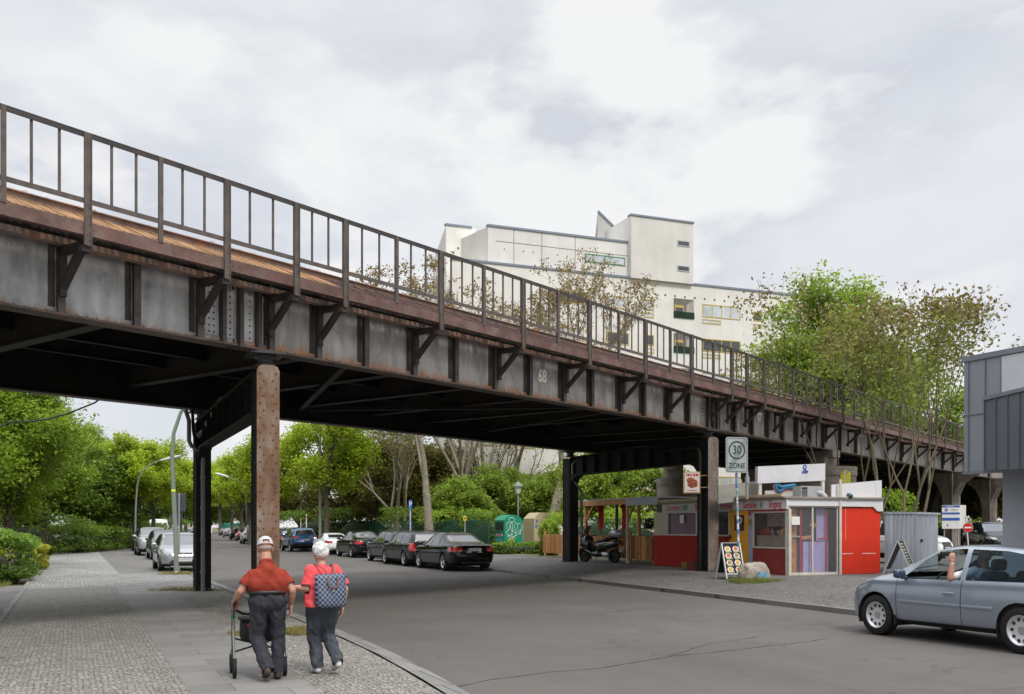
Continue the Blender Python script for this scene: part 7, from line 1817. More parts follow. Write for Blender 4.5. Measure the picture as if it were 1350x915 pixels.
# ---- white car, dark cars in the yard behind the shed
def yard(px, py, kind, lab, body, h, z=.30):
    x, y = gpt(px, py, z); make_car('parked_car', kind, lab, x, y, h, body, 'cars parked in the yard', z=z)
yard(1172, 742, 'suv', 'white car behind the steel shed, only its front half showing', P_WHITE, R(-48)); yard(1272, 726, 'hatch', 'black car behind the no entry sign under the bridge', P_BLACK, R(-60)); yard(1308, 731, 'suv', 'dark car facing the camera between no entry sign and grey building', P_CHAR, R(-100))
# ------------------------------------------------------------------ grey metal clad building at the right
M_ZINC = mat('pale zinc cladding', (.27, .285, .315), .5, metal=.25, var=.08, scale=1.5); M_ZINC2 = mat('dark zinc seam cladding', (.135, .142, .165), .5, metal=.25, var=.08, scale=1.5); M_ZEDGE = mat('zinc coping', (.20, .22, .25), .45, metal=.3, var=.05)
M_REND = mat('blue grey render', (.31, .335, .37), .8, var=.05, scale=2); M_FROST = mat('frosted band', (.56, .58, .61), .35, var=.04)
gx, gy = (1271 - CX) / F * 24.0, 24.0
GB = thing('metal_clad_building', 'grey zinc clad building with overhanging upper floor at the right edge', 'building', (gx, gy, .3), 0)
du = Vector((.4127, -.9109)); dn = Vector((.9109, .4127))          # towards the camera along the street; to the right
z0u, z1u = zpt(622, 24) - .3, zpt(478, 24) - .3
def GP(u, n, z): p = du * u + dn * n; return (p.x, p.y, z)
def gbox(mb, u0, u1, n0, n1, z0, z1, z1b=None):
    z1b = z1 if z1b is None else z1b
    return mb.hexa([GP(u0, n0, z0), GP(u1, n0, z0), GP(u1, n1, z0), GP(u0, n1, z0), GP(u0, n0, z1), GP(u1, n0, z1b), GP(u1, n1, z1b), GP(u0, n1, z1)])
g = MB(); gbox(g, 0, 9, 0, 8, z0u, z1u); g.build('upper_floor', M_ZINC, GB)
g = MB(); gbox(g, .3, 9, .98, 7.5, -.5, z0u - .003); g.build('lower_wall', M_REND, GB)
g = MB(); gbox(g, -.05, 9, -.05, 8, z1u + .002, z1u + .13); gbox(g, -.03, 9, -.03, .3, z0u - .06, z0u - .002); g.build('coping', M_ZEDGE, GB)
g = MB()
for u in (.14, .62, 1.05):
    gbox(g, u - .012, u + .012, -.03, -.002, z0u, z1u)
gbox(g, -.012, 9, -.022, -.003, z0u + 1.02 * 1.35, z0u + 1.02 * 1.35 + .02); g.build('seams', M_ZEDGE, GB)
g = MB(); gbox(g, 1.07, 9, -.015, -.0025, z1u - .95, z1u - .02); g.build('light_band', M_FROST, GB)
# dark seam clad bay standing proud, its top edge rising towards the camera
a0 = .62
g = MB(); g.hexa([GP(a0, -.05, z0u - .02), GP(7, -.60, z0u - .02), GP(7, .5, z0u - .02), GP(a0, .5, z0u - .02), GP(a0, -.05, z1u - 1.02), GP(7, -.60, z1u - .6), GP(7, .5, z1u - .6), GP(a0, .5, z1u - 1.02)]); by_ = g.build('clad_bay', M_ZINC2, GB)
g = MB()
for i in range(18):
    u = a0 + .02 + i * .34; f = (u - a0) / (7 - a0); n_ = -.05 - .55 * f; zt = z1u - 1.02 + .42 * f
    g.hexa([GP(u - .01, n_ - .03, z0u), GP(u + .01, n_ - .03, z0u), GP(u + .01, n_ + .01, z0u), GP(u - .01, n_ + .01, z0u), GP(u - .01, n_ - .03, zt), GP(u + .01, n_ - .03, zt), GP(u + .01, n_ + .01, zt), GP(u - .01, n_ + .01, zt)])
g.build('standing_seams', M_ZINC2, by_)
g = MB(); g.hexa([GP(a0 - .03, -.09, z1u - 1.018), GP(7, -.65, z1u - .598), GP(7, .5, z1u - .598), GP(a0 - .03, .5, z1u - 1.018), GP(a0 - .03, -.09, z1u - .93), GP(7, -.65, z1u - .51), GP(7, .5, z1u - .51), GP(a0 - .03, .5, z1u - .93)]); g.build('bay_coping', M_ZEDGE, by_)
# ------------------------------------------------------------------ white apartment building beyond the bridge
AE = Vector((.93, .368)).normalized(); AN = Vector((AE.y, -AE.x)); AP = Vector(((914 - CX) / F * 80, 80.0))
ARZ = math.atan2(AE.y, AE.x)
AB = thing('apartment_building', 'pale concrete apartment block with yellow framed windows and rooftop tower beyond the bridge', 'building', (AP.x, AP.y, 0), ARZ)
def ax(px, off=0.0):                 # local x on the facade plane (off: metres in front, towards the camera)
    k = (px - CX) / F; o = AP + AN * off; return (k * o.y - o.x) / (AE.x - k * AE.y)
def az(px, py, off=0.0): return zpt(py, (AP + AN * off + AE * ax(px, off)).y)
def concrete(name, base):
    m, t, b = new_mat(name); v = t.coord(); c = t.ramp(t.noise(v, .35, 7, .65), [(.3, tuple(x * .88 for x in base)), (.7, tuple(min(1, x * 1.08) for x in base))])
    c = t.mix(t.ramp(t.noise(t.coord(scale=(1.5, 1.5, .12)), 1.2, 5), [(.45, 0.0), (.75, .28)]), c, tuple(x * .70 for x in base)); t.link(c, b.inputs['Base Color']); b.inputs['Roughness'].default_value = .9; return m
M_CON = concrete('pale concrete', (.69, .68, .65)); M_CON2 = concrete('weathered concrete', (.64, .625, .59)); M_CREAMW = concrete('cream render', (.72, .705, .665)); M_CONG = concrete('grey concrete', (.42, .415, .405))
M_FASC = mat('roof edge flashing', (.20, .23, .28), .5, metal=.2, var=.05); M_YEL = mat('yellow window frame', (.50, .36, .08), .55, var=.1); M_WGL = mat('pale window glass', (.50, .54, .56), .08, var=.3, scale=.6, spec=.8); M_WDK = mat('dark window glass', (.05, .06, .065), .06, var=.4, scale=.6, spec=.8); M_GRN = mat('green window frame', (.06, .22, .10), .5)
M_JOINT = mat('panel joint', (.17, .165, .155), .9)
# local y: +away from camera. facade at y=0
zl = az(914, 376)                    # lower roof edge height
x1 = ax(1075); xl = ax(596, .0); d_ = 14
g = MB(); g.prism([(xl, 0), (x1, 0), (x1, d_), (ax(600, -d_), d_)], lambda a, b_, s: (a, b_, (-1, zl)[s])); g.build('lower_block', M_CREAMW, AB)
g = MB(); g.box(xl, -.08, zl + .002, x1 + .1, .25, zl + .16); g.build('roof_edge', M_FASC, AB)
xa, xb = ax(645), ax(833); zu = az(645, 297)
g = MB(); g.box(xa, .25, zl + .165, xb, d_, zu); g.build('upper_block', M_CON, AB)
g = MB(); g.box(xa - .05, .17, zu + .002, xb, .6, zu + .16); g.build('roof_edge', M_FASC, AB)
g = MB()
for px in (679, 716, 760): g.box(ax(px) - .025, .243, zl + .17, ax(px) + .025, .249, zu - .01)
g.box(ax(655), .243, az(700, 322), xb - .01, .2495, az(700, 322) + .05)
g.build('panel_joint', M_JOINT, AB)
# left wing set back
xw0, xw1 = ax(588, -4), ax(640, -4); zw = az(588, 297, -4)
g = MB(); g.add([(xw0, 4, -1), (xa + .3, 4, -1), (xa + .3, 14, -1), (ax(571, -14), 14, -1), (xw0, 4, zw), (xa + .3, 4, zw), (xa + .3, 14, zw), (ax(571, -14), 14, zw - .1)], [(0, 3, 2, 1), (4, 5, 6, 7), (0, 1, 5, 4), (1, 2, 6, 5), (2, 3, 7, 6), (3, 0, 4, 7)], False); g.build('left_wing', M_CREAMW, AB)
g = MB(); g.box(xw0 - .05, 3.92, zw + .002, xa, 4.3, zw + .15); g.build('roof_edge', M_FASC, AB)
g = MB(); g.prism([(xa - .9, 3.99), (xa, .25), (xa, 3.99)], lambda a, b_, s: (a, b_, (-1, zu - .02)[s])); g.build('angled_bay', M_CON2, AB)
# tower
xt0, xt1 = ax(832, .3), ax(914, .3); zt = az(832, 284, .3)
g = MB(); g.box(xt0, -.3, zl - .0, xt1, 8, zt); g.build('tower', M_CON2, AB)
g = MB(); g.box(xt0 - .06, -.38, zt + .002, xt1 + .06, .2, zt + .14); g.build('roof_edge', M_FASC, AB)
xp0 = ax(788, -4); zp = az(788, 279, -4)
g = MB(); g.add([(xp0, 4, zu), (xt0 - .002, 4, zu), (xt0 - .002, 8, zu), (ax(790, -8), 8, zu), (xp0, 4, zp), (ax(812, -4), 4, zp - 1.3), (xt0 - .002, 4, zt - .4), (xt0 - .002, 8, zt - .4), (ax(812, -4), 8, zp - 1.3), (ax(790, -8), 8, zp)], [(0, 1, 6, 5, 4), (4, 5, 8, 9), (5, 6, 7, 8), (0, 4, 9, 3), (1, 2, 7, 6), (3, 9, 8, 7, 2)], False); g.build('stair_head', M_CONG, AB)  # shadow on the stair head is put into its darker concrete colour
g = MB(); g.beam((xp0, 3.95, zp + .05), (ax(812, -4), 3.95, zp - 1.25), .15, .12); g.build('roof_edge', M_FASC, AB)
g = MB(); g.box(ax(824, -4), 3.93, zu + .05, ax(830, -4), 3.99, az(826, 302, -4)); g.build('red_door', mat('dull red door', (.34, .07, .05), .6), AB)
def win(pxa, pxb, pyt, pyb, fm, gm, n=1, off=0.0, rec=.12, dz=0.0):
    x0, x1_ = ax(pxa, off), ax(pxb, off); zt_, zb_ = az((pxa + pxb) / 2, pyt, off) - dz, az((pxa + pxb) / 2, pyb, off) - dz; y0 = -off
    f = MB(); fr = .075
    f.box(x0, y0 - .03, zb_, x1_, y0 - .002, zb_ + fr); f.box(x0, y0 - .03, zt_ - fr, x1_, y0 - .002, zt_)
    for i in range(n + 1):
        x = x0 + (x1_ - x0 - fr) * i / n; f.box(x, y0 - .029, zb_ + fr + .001, x + fr, y0 - .003, zt_ - fr - .001)
    o = f.build('window', fm, AB); p = MB(); p.quad((x0, y0 - .012, zb_), (x1_, y0 - .012, zb_), (x1_, y0 - .012, zt_), (x0, y0 - .012, zt_)); p.build('pane', gm, o)
win(771, 824, 337, 348, M_GRN, M_WGL, 2, -.24); win(893, 909, 317.5, 325, M_CONG, M_WDK, 1, .31); win(893, 909, 350.5, 358, M_CONG, M_WDK, 1, .31)
ST = 2.85
for r_ in range(7):
    dz = r_ * ST
    for a, b_, t_, bt, n in ((848, 862, 395, 409, 1), (926, 976, 403, 420, 4), (993, 1004.5, 411, 423.5, 1), (800, 829, 391, 407, 2), (735, 770, 384, 400, 2), (690, 705, 380, 396, 1), (1030, 1060, 414, 428, 2), (630, 660, 372, 389, 2)):
        if a < 700 and r_ < 3: continue
        win(a, b_, t_, bt, M_YEL, M_WGL if (r_ + int(a)) % 3 else M_WDK, n, 0, dz=dz)
    for a, b_, t_, bt in ((848, 862, 412.5, 419), (926, 950, 421.5, 427.5), (993, 1004.5, 427.5, 433)):
        win(a, b_, t_, bt, M_YEL, M_WGL, 1, 0, dz=dz)
    # balcony niche
    x0, x1_ = ax(888), ax(915); zt_, zb_ = az(900, 394) - dz, az(900, 420) - dz
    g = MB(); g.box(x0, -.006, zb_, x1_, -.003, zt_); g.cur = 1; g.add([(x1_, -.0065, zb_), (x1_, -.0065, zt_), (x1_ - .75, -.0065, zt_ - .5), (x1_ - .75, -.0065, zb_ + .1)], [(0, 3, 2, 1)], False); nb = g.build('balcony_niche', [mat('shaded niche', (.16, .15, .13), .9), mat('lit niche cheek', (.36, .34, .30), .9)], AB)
    g = MB(); g.box(x0 + .1, -.02, zb_ + .1, x0 + .95, -.0075, zt_ - .55); g.build('balcony_window', M_YEL, nb); g = MB(); g.box(x0 + .18, -.03, zb_ + .2, x0 + .87, -.0205, zt_ - .75); g.build('pane', M_WDK, nb); g = MB(); g.box(x0, -.08, zb_ + .02, x1_, -.04, zb_ + .55); g.build('balcony_rail', glass_mat('green balcony glass', (.45, .7, .55), .05, .3), nb)
g = MB(); 
for px in range(812, 1050, 13): x = ax(px); z = az(px, 0) ; g.lathe([(0, 0), (.10, 0)], 8, c=(x, -.004, zl - 1.05), axis='y', smooth=False)
for px in (604, 618, 632): g.lathe([(0, 0), (.10, 0)], 8, c=(ax(px, -4), 3.996, zw - 1.7), axis='y', smooth=False)
for px in (665, 690, 703, 735, 748): g.lathe([(0, 0), (.06, 0)], 8, c=(ax(px, -.24), .246, zu - 1.6), axis='y', smooth=False)
g.build('anchor_holes', mat('anchor hole', (.13, .12, .11), .9), AB)
# ------------------------------------------------------------------ trees, hedges, grass
def leaf_mesh(name, pts, sizes, rng, mats, parent, tint=None, hue=None, up=.35):
    """one small folded leaf face at every point"""
    n = len(pts); nr = rng.normal(size=(n, 3)); nr[:, 2] = np.abs(nr[:, 2]) + up; nr /= np.linalg.norm(nr, axis=1)[:, None]
    a = rng.normal(size=(n, 3)); u = np.cross(nr, a); u /= np.linalg.norm(u, axis=1)[:, None]; v = np.cross(nr, u)
    s = sizes[:, None]
    P = np.empty((n, 4, 3)); P[:, 0] = pts - u * s; P[:, 1] = pts + v * s * .55 - nr * s * .15; P[:, 2] = pts + u * s; P[:, 3] = pts - v * s * .55 - nr * s * .15
    me = bpy.data.meshes.new(name); me.vertices.add(n * 4); me.vertices.foreach_set('co', P.reshape(-1).astype(np.float32))
    me.loops.add(n * 4); me.loops.foreach_set('vertex_index', np.arange(n * 4, dtype=np.int32)); me.polygons.add(n)
    me.polygons.foreach_set('loop_start', np.arange(0, n * 4, 4, dtype=np.int32)); me.polygons.foreach_set('loop_total', np.full(n, 4, dtype=np.int32))
    at = me.attributes.new('tint', 'FLOAT_COLOR', 'POINT')
    tv = np.ones((n, 4, 4), dtype=np.float32); tt = tint if tint is not None else rng.uniform(.7, 1.3, n); hh = hue if hue is not None else rng.uniform(0, 1, n)
    tv[:, :, 0] = tt[:, None]; tv[:, :, 1] = hh[:, None]; tv[:, :, 2] = 0
    at.data.foreach_set('color', tv.reshape(-1))
    for m in mats: me.materials.append(m)
    me.update(); me.validate()
    o = bpy.data.objects.new(name, me); COL.objects.link(o); o.parent = parent; return o
M_BARK = mat('brown bark', (.085, .068, .052), .9, var=.4, scale=6, bump=.6, bscale=18); M_BARKP = mat('pale plane bark', (.26, .225, .17), .85, var=.25, scale=4, dirt=(.13, .115, .08), dscale=3, damt=.8, bump=.3, bscale=12); M_BARKA = mat('grey green bark', (.145, .12, .075), .85, var=.25, scale=4, bump=.3, bscale=20)
L_LIME = leaf_mat('lime leaves', (.29, .43, .025), .52, (.47, .55, .045)); L_MID = leaf_mat('mid green leaves', (.19, .315, .028), .5, (.32, .43, .045)); L_DARK = leaf_mat('deep green leaves', (.105, .19, .026), .45, (.19, .27, .035)); L_OLIVE = leaf_mat('olive leaves', (.15, .18, .034), .42, (.25, .21, .06))
L_BUD = leaf_mat('bronze buds', (.22, .155, .06), .3, (.30, .23, .09)); L_AIL = leaf_mat('reddish young leaves', (.20, .10, .055), .4, (.24, .31, .06)); L_FRESH = leaf_mat('fresh green leaves', (.21, .33, .04), .5, (.34, .43, .065)); L_HEDGE = leaf_mat('hedge leaves', (.115, .215, .035), .4, (.21, .32, .045)); L_FLOW = leaf_mat('white blossoms', (.8, .8, .76), .3, (.8, .78, .7)); L_YG = leaf_mat('yellow green leaves', (.33, .36, .035), .45, (.45, .44, .05))
def clumps(rng, h, r, z0, n, flat=.85):
    """crown made of overlapping leaf masses: centres on an uneven ovoid"""
    C = []; zc = (z0 + h) / 2; rz = (h - z0) / 2
    while len(C) < n:
        p = rng.normal(size=3); p /= np.linalg.norm(p); d = rng.uniform(.35, 1.0) ** .6
        wob = 1 + .22 * math.sin(3 * math.atan2(p[1], p[0]) + 1.3 * n) + rng.uniform(-.15, .12)
        c = np.array([p[0] * r * d * wob * .80, p[1] * r * d * wob * .80, zc + p[2] * rz * d * .84]); C.append((c, rng.uniform(.15, .31) * r))
    return C
def limbs(g, rng, base, C, r0, zf, lean=(0, 0)):
    top = Vector((lean[0], lean[1], zf)); mid = Vector((lean[0] * .4 + rng.uniform(-.06, .06), lean[1] * .4, zf * .5))
    g.tube([(0, 0, -.2), (0, 0, .05), tuple(mid), tuple(top)], [r0 * 1.25, r0 * 1.05, r0 * .88, r0 * .72], 10)
    for c, r in C:
        c = Vector(c); st = top if rng.random() < .7 else top * .8 + Vector((0, 0, zf * .02)); m1 = st.lerp(c, .35) + Vector((rng.uniform(-.2, .2), rng.uniform(-.2, .2), .25)); m2 = st.lerp(c, .7) + Vector((rng.uniform(-.25, .25), rng.uniform(-.25, .25), .15))
        q = r0 * rng.uniform(.22, .42); g.tube([st - (c - st).normalized() * .05, m1, m2, c], [q, q * .75, q * .5, q * .2], 6)
def leafy(name, label, cat, x, y, z, h, r, z0, nl, ls, lm, seed, nc=26, r0=.17, bark=None, group=None, lean=(0, 0), dens=1.0):
    rng = np.random.default_rng(seed); th = thing(name, label, cat, (x, y, z), rng.uniform(0, 6.28), group); C = clumps(rng, h, r, z0, nc)
    g = MB(); limbs(g, rng, None, C, r0, max(.6, z0 * 1.05 + .1 * (h - z0)), lean); g.build('trunk', bark or M_BARK, th)
    per = np.array([c[1] ** 2 for c in C]); per = (per / per.sum() * nl).astype(int); P = []; T = []
    for (c, rr), k in zip(C, per):
        d = rng.normal(size=(k, 3)); d /= np.linalg.norm(d, axis=1)[:, None]; rad = rng.uniform(.05, 1.0, k) ** .55 * np.where(rng.uniform(size=k) < .26, rng.uniform(1.0, 1.42, k), 1.0); rad = rad * (1 + .35 * np.sin(d[:, 0] * 5 + c[0] * 9) * np.sin(d[:, 1] * 6 + c[1] * 7)); q = d * (rad * rr)[:, None] * np.array([1.15, 1.15, .80]); P.append(c + q)
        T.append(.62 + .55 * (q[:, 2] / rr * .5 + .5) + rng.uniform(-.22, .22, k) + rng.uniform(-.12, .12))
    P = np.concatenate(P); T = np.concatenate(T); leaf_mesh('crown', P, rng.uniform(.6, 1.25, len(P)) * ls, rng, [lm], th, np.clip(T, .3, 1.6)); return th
def dup_tree(src, x, y, z, s, rz, label, group=None, sz=None):
    c = copy_tree(src); c.location = (x, y, z); c.rotation_euler = (0, 0, rz); c.scale = (s, s, sz or s); c['label'] = label
    if group: c['group'] = group
    return c
def XY(px, Y): return (px - CX) / F * Y, Y
def bare(name, label, x, y, z, h, r0, seed, bark, lm, nleaf, ls, spread=.5, group=None, fork=.28, depth=5, stems=1, tipz=0.0, leaf_r=.22, second=None, up=.25, frac=0.0):
    """open crown of real boughs with few small leaves at the twigs"""
    rng = random.Random(seed); th = thing(name, label, 'tree', (x, y, z), 0, group); g = MB(); tips = []
    def grow(p, d, ln, r, lev):
        segs = 3; pts = [p]; q = p; dd = d.copy()
        for i in range(segs):
            dd = (dd + Vector((rng.uniform(-1, 1), rng.uniform(-1, 1), rng.uniform(-.3, .8) * up * 2)) * .13).normalized(); q = q + dd * ln / segs; pts.append(q)
        g.tube(pts, [r, r * .86, r * .74, r * .62], 8 if lev < 2 else (5 if lev < 4 else 4), lev == 0)
        if lev >= 3: tips.extend([(pts[2], lev), (pts[3], lev)])
        if lev >= depth: return
        n = 2 if rng.random() < .55 else 3
        a0 = rng.uniform(0, 6.28); ort = dd.orthogonal().normalized(); o2 = dd.cross(ort)
        for i in range(n):
            a = a0 + 2 * math.pi * i / n + rng.uniform(-.5, .5); sp = spread * rng.uniform(.6, 1.25)
            nd = (dd * math.cos(sp) + (ort * math.cos(a) + o2 * math.sin(a)) * math.sin(sp) + Vector((0, 0, up * .6))).normalized()
            grow(q if i else q, nd, ln * rng.uniform(.66, .86), r * (.50 if i else .60), lev + 1)
    for s in range(stems):
        a = 2 * math.pi * s / max(1, stems) + rng.uniform(-.4, .4); t_ = .0 if stems == 1 else rng.uniform(.10, .26)
        grow(Vector((.25 * math.cos(a), .25 * math.sin(a), -.15)) if stems > 1 else Vector((0, 0, -.2)), Vector((math.cos(a) * t_, math.sin(a) * t_, 1)).normalized(), h * fork, r0, 0 if stems == 1 else 1)
    g.build('trunk', bark, th)
    nr = np.random.default_rng(seed + 5); tp = np.array([tuple(t_[0]) for t_ in tips]); idx = nr.integers(0, len(tp), nleaf); cen = tp[idx] + nr.normal(size=(nleaf, 3)) * leaf_r * np.array([1, 1, .7])
    hi = cen[:, 2]; hue = np.clip(1.22 - (hi - hi.min()) / (hi.max() - hi.min() + 1e-6) * 1.1 + nr.uniform(-.3, .3, nleaf), 0, 1)
    mats = [lm]
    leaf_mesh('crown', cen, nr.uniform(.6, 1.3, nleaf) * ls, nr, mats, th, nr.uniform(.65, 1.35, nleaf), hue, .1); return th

# --- street trees: bright spring green
GS = 'bright green street trees'
x, y = XY(430, 62); T1 = leafy('street_tree', 'bright lime green street tree behind the white roadster', 'tree', x, y, .3, 9.6, 4.1, 3.2, 21000, .105, L_LIME, 11, 34, .19, group=GS)
x, y = XY(178, 70); T2 = leafy('street_tree', 'left of two bright street trees with dark trunks beyond the left parked cars', 'tree', x, y, .03, 8.6, 3.3, 2.9, 14000, .12, L_LIME, 12, 30, .20, group=GS)
lime = [(202, 78, 1.0, 'right of two bright street trees with dark trunks beyond the left parked cars'), (238, 98, 1.1, 'bright green street tree behind the top of the green lamp post'), (262, 122, 1.2, 'bright green tree seen between lamp post and dark column'), (225, 145, 1.3, 'distant bright tree over the far end of the left pavement')]
for i, (px, Y, s, lab) in enumerate(lime): x, y = XY(px, Y); dup_tree(T2 if i % 2 else T1, x, y, .03, s * .95, i * 1.7, lab, GS)
limer = [(330, 88, 1.05, 'bright street tree right behind the rusty column'), (362, 76, .95, 'bright green street tree between rusty column and white roadster'), (318, 112, 1.15, 'bright street tree above the white crossover'), (306, 140, 1.3, 'distant bright street tree above the silver saloon'), (290, 185, 1.5, 'farthest bright street tree closing the street')]
for i, (px, Y, s, lab) in enumerate(limer): x, y = XY(px, Y); dup_tree(T1 if i % 2 else T2, x, y, .1, s, 2 + i * 2.1, lab, GS)
# --- park trees at the left
GL_ = 'trees in the park on the left'
x, y = XY(12, 40); T3 = leafy('park_tree', 'large dense green tree at the left edge behind the hedge', 'tree', x, y, 0, 10.2, 3.9, 1.6, 36000, .092, L_MID, 21, 42, .26, group=GL_)
x, y = XY(58, 56); T4 = leafy('park_tree', 'dense green tree with trunk beside the hedge end', 'tree', x, y, 0, 8.8, 3.7, 1.9, 26000, .105, L_MID, 22, 38, .22, group=GL_)
x, y = XY(112, 68); T5 = leafy('park_tree', 'darker green tree between hedge and street trees', 'tree', x, y, 0, 8.0, 3.8, .9, 20000, .14, L_DARK, 23, 38, .22, group=GL_)
leftp = [(-70, 38, 1.1, T3, 'dense green tree partly outside the left picture edge'), (40, 66, 1.1, T5, 'dark tree deep behind the large left tree'), (100, 76, 1.05, T4, 'dense tree in the second row left of the street'), (150, 84, 1.05, T5, 'dark green tree behind the left street trees'), (186, 105, 1.2, T5, 'dark tree mass behind the white van'), (120, 110, 1.3, T3, 'tall tree far back in the left park'), (60, 100, 1.5, T3, 'tall tree farthest back above the hedge'), (-20, 62, 1.3, T4, 'dense second row tree at the left edge'), (245, 165, 1.5, T4, 'distant tree mass behind the dark oncoming car'), (275, 230, 1.9, T5, 'dark distant tree at the end of the street'), (232, 225, 1.7, T5, 'distant dark tree left of the street end'), (252, 270, 2.0, T5, 'distant dark tree directly over the dark oncoming car'), (300, 285, 2.0, T5, 'distant dark tree above the teal site container'), (324, 265, 2.0, T5, 'distant dark tree right of the teal site container'), (345, 230, 1.9, T5, 'distant dark tree hidden mostly by the rusty column')]
for i, (px, Y, s, src, lab) in enumerate(leftp): x, y = XY(px, Y); dup_tree(src, x, y, 0, s, i * 1.3, lab, GL_)
# --- park behind the right row of cars
GP_ = 'trees in the park behind the right row of cars'
x, y = XY(500, 72); T6 = leafy('park_tree', 'dark olive tree behind the green mesh fence', 'tree', x, y, .3, 9.0, 4.0, .8, 18000, .14, L_OLIVE, 31, 38, .22, group=GP_)
x, y = XY(660, 66); T7 = leafy('park_tree', 'bushy mid green tree left above the green clothes container', 'tree', x, y, .3, 5.6, 3.0, .9, 16000, .11, L_FRESH, 32, 34, .14, group=GP_)
parkr = [(455, 80, 1.0, T6, 'dark olive tree right of the lime green street tree'), (545, 78, .95, T6, 'dark olive tree behind the pale forked plane trunk'), (395, 92, 1.0, T6, 'shaded tree deep behind the lime green street tree'), (350, 120, 1.2, T6, 'shaded tree behind the rusty column'), (600, 62, .82, T7, 'fresh green bushy tree behind the yellow sign'), (705, 70, .95, T7, 'fresh green bushy tree behind the lantern'), (795, 56, 1.05, T7, 'fresh green tree behind the terrace'), (838, 62, 1.15, T7, 'fresh green tree left of the dark brick pier'), (570, 86, 1.1, T6, 'olive tree deep behind the plane trees'), (745, 66, 1.0, T7, 'green bushy tree left of the black column'), (630, 92, .85, T6, 'dark tree low behind the green bushes'), (585, 74, 1.0, T6, 'olive tree between the pale plane trunk and the green bushes'), (645, 82, 1.05, T6, 'olive tree behind the bushy tree above the clothes container'), (698, 88, 1.05, T6, 'olive tree behind the lantern'), (760, 84, 1.0, T6, 'olive tree right behind the black column')]
for i, (px, Y, s, src, lab) in enumerate(parkr): x, y = XY(px, Y); dup_tree(src, x, y, .3, s, 1 + i * 1.9, lab, GP_)
rightp = [(1180, 76, 1.25, 'green tree seen under the bridge right of the steel shed'), (1225, 82, 1.2, 'green tree seen between the arched bridge columns'), (1285, 80, 1.2, 'green tree behind the no entry sign'), (1330, 90, 1.3, 'green tree behind the grey building'), (1130, 88, 1.3, 'green tree seen behind the masonry pier'), (900, 92, 1.1, 'green tree low behind the snack poster')]
for i, (px, Y, s, lab) in enumerate(rightp): x, y = XY(px, Y); dup_tree(T7 if i % 2 else T6, x, y, .3, s, i * 2.3, lab, 'trees behind the bridge on the right')
x, y = XY(1100, 58); leafy('tall_tree', 'tall fresh green tree rising behind the railing right of the apartment block', 'tree', x, y, .3, 17.2, 5.4, 3.4, 52000, .13, L_FRESH, 41, 90, .32, M_BARK)
x, y = XY(1172, 68); leafy('tall_tree', 'yellow green tree behind the railing and the many stemmed reddish trees', 'tree', x, y, .3, 15.0, 4.6, 4.0, 30000, .13, L_FRESH, 43, 60, .28, M_BARK)
# --- plane trees with open bronze crowns
GB_ = 'plane trees with bronze young leaves'
pl_ = [(566, 56, 15.6, .30, 51, 'pale plane tree with low side limb behind the dark estate car'), (618, 66, 17.2, .26, 52, 'pale many stemmed plane tree left of the apartment windows'), (724, 62, 17.4, .44, 53, 'thick pale plane trunk left of the black bridge column'), (680, 74, 19.0, .28, 54, 'slender plane tree showing its bronze crown above the number 68'), (985, 64, 13.4, .30, 55, 'bare bronze tinged tree above the railing left of the tall green tree')]
for px, Y, h, r0, sd_, lab in pl_: x, y = XY(px, Y); bare('plane_tree', lab, x, y, .3, h, r0, sd_, M_BARKP, L_BUD, 6800, .085, .46, GB_, .27, 6, 1 if sd_ != 52 else 4, up=.30, leaf_r=.16)
x, y = XY(650, 71); bare('plane_tree', 'brown twiggy tree above the green clothes container', x, y, .3, 12, .2, 67, M_BARKP, L_OLIVE, 4200, .085, .5, GB_, .25, 6, 3, up=.28, leaf_r=.25)
x, y = XY(528, 66); bare('plane_tree', 'brown twiggy tree above the black compact saloon', x, y, .3, 11, .2, 57, M_BARKP, L_OLIVE, 4200, .085, .5, GB_, .25, 6, 3, up=.28, leaf_r=.2)
x, y = XY(1012, 68); bare('plane_tree', 'second bare bronze tinged tree close to the tall green tree', x, y, .3, 11.6, .22, 58, M_BARKP, L_BUD, 3600, .08, .5, GB_, .26, 6, 1, up=.25, leaf_r=.16)
# --- tree of heaven in front of the bridge
x, y = XY(1188, 33); bare('tree_of_heaven', 'many stemmed tree with reddish young leaves in front of the bridge behind the steel shed', x, y, .3, 9.9, .075, 62, M_BARKA, L_AIL, 5600, .085, .30, None, .29, 5, 4, up=.32, leaf_r=.24)
x, y = XY(1140, 36); bare('tree_of_heaven', 'slender stemmed tree with reddish young leaves behind the kiosk parapet', x, y, .3, 10.9, .065, 64, M_BARKA, L_AIL, 3000, .085, .36, None, .29, 5, 4, up=.34, leaf_r=.24)
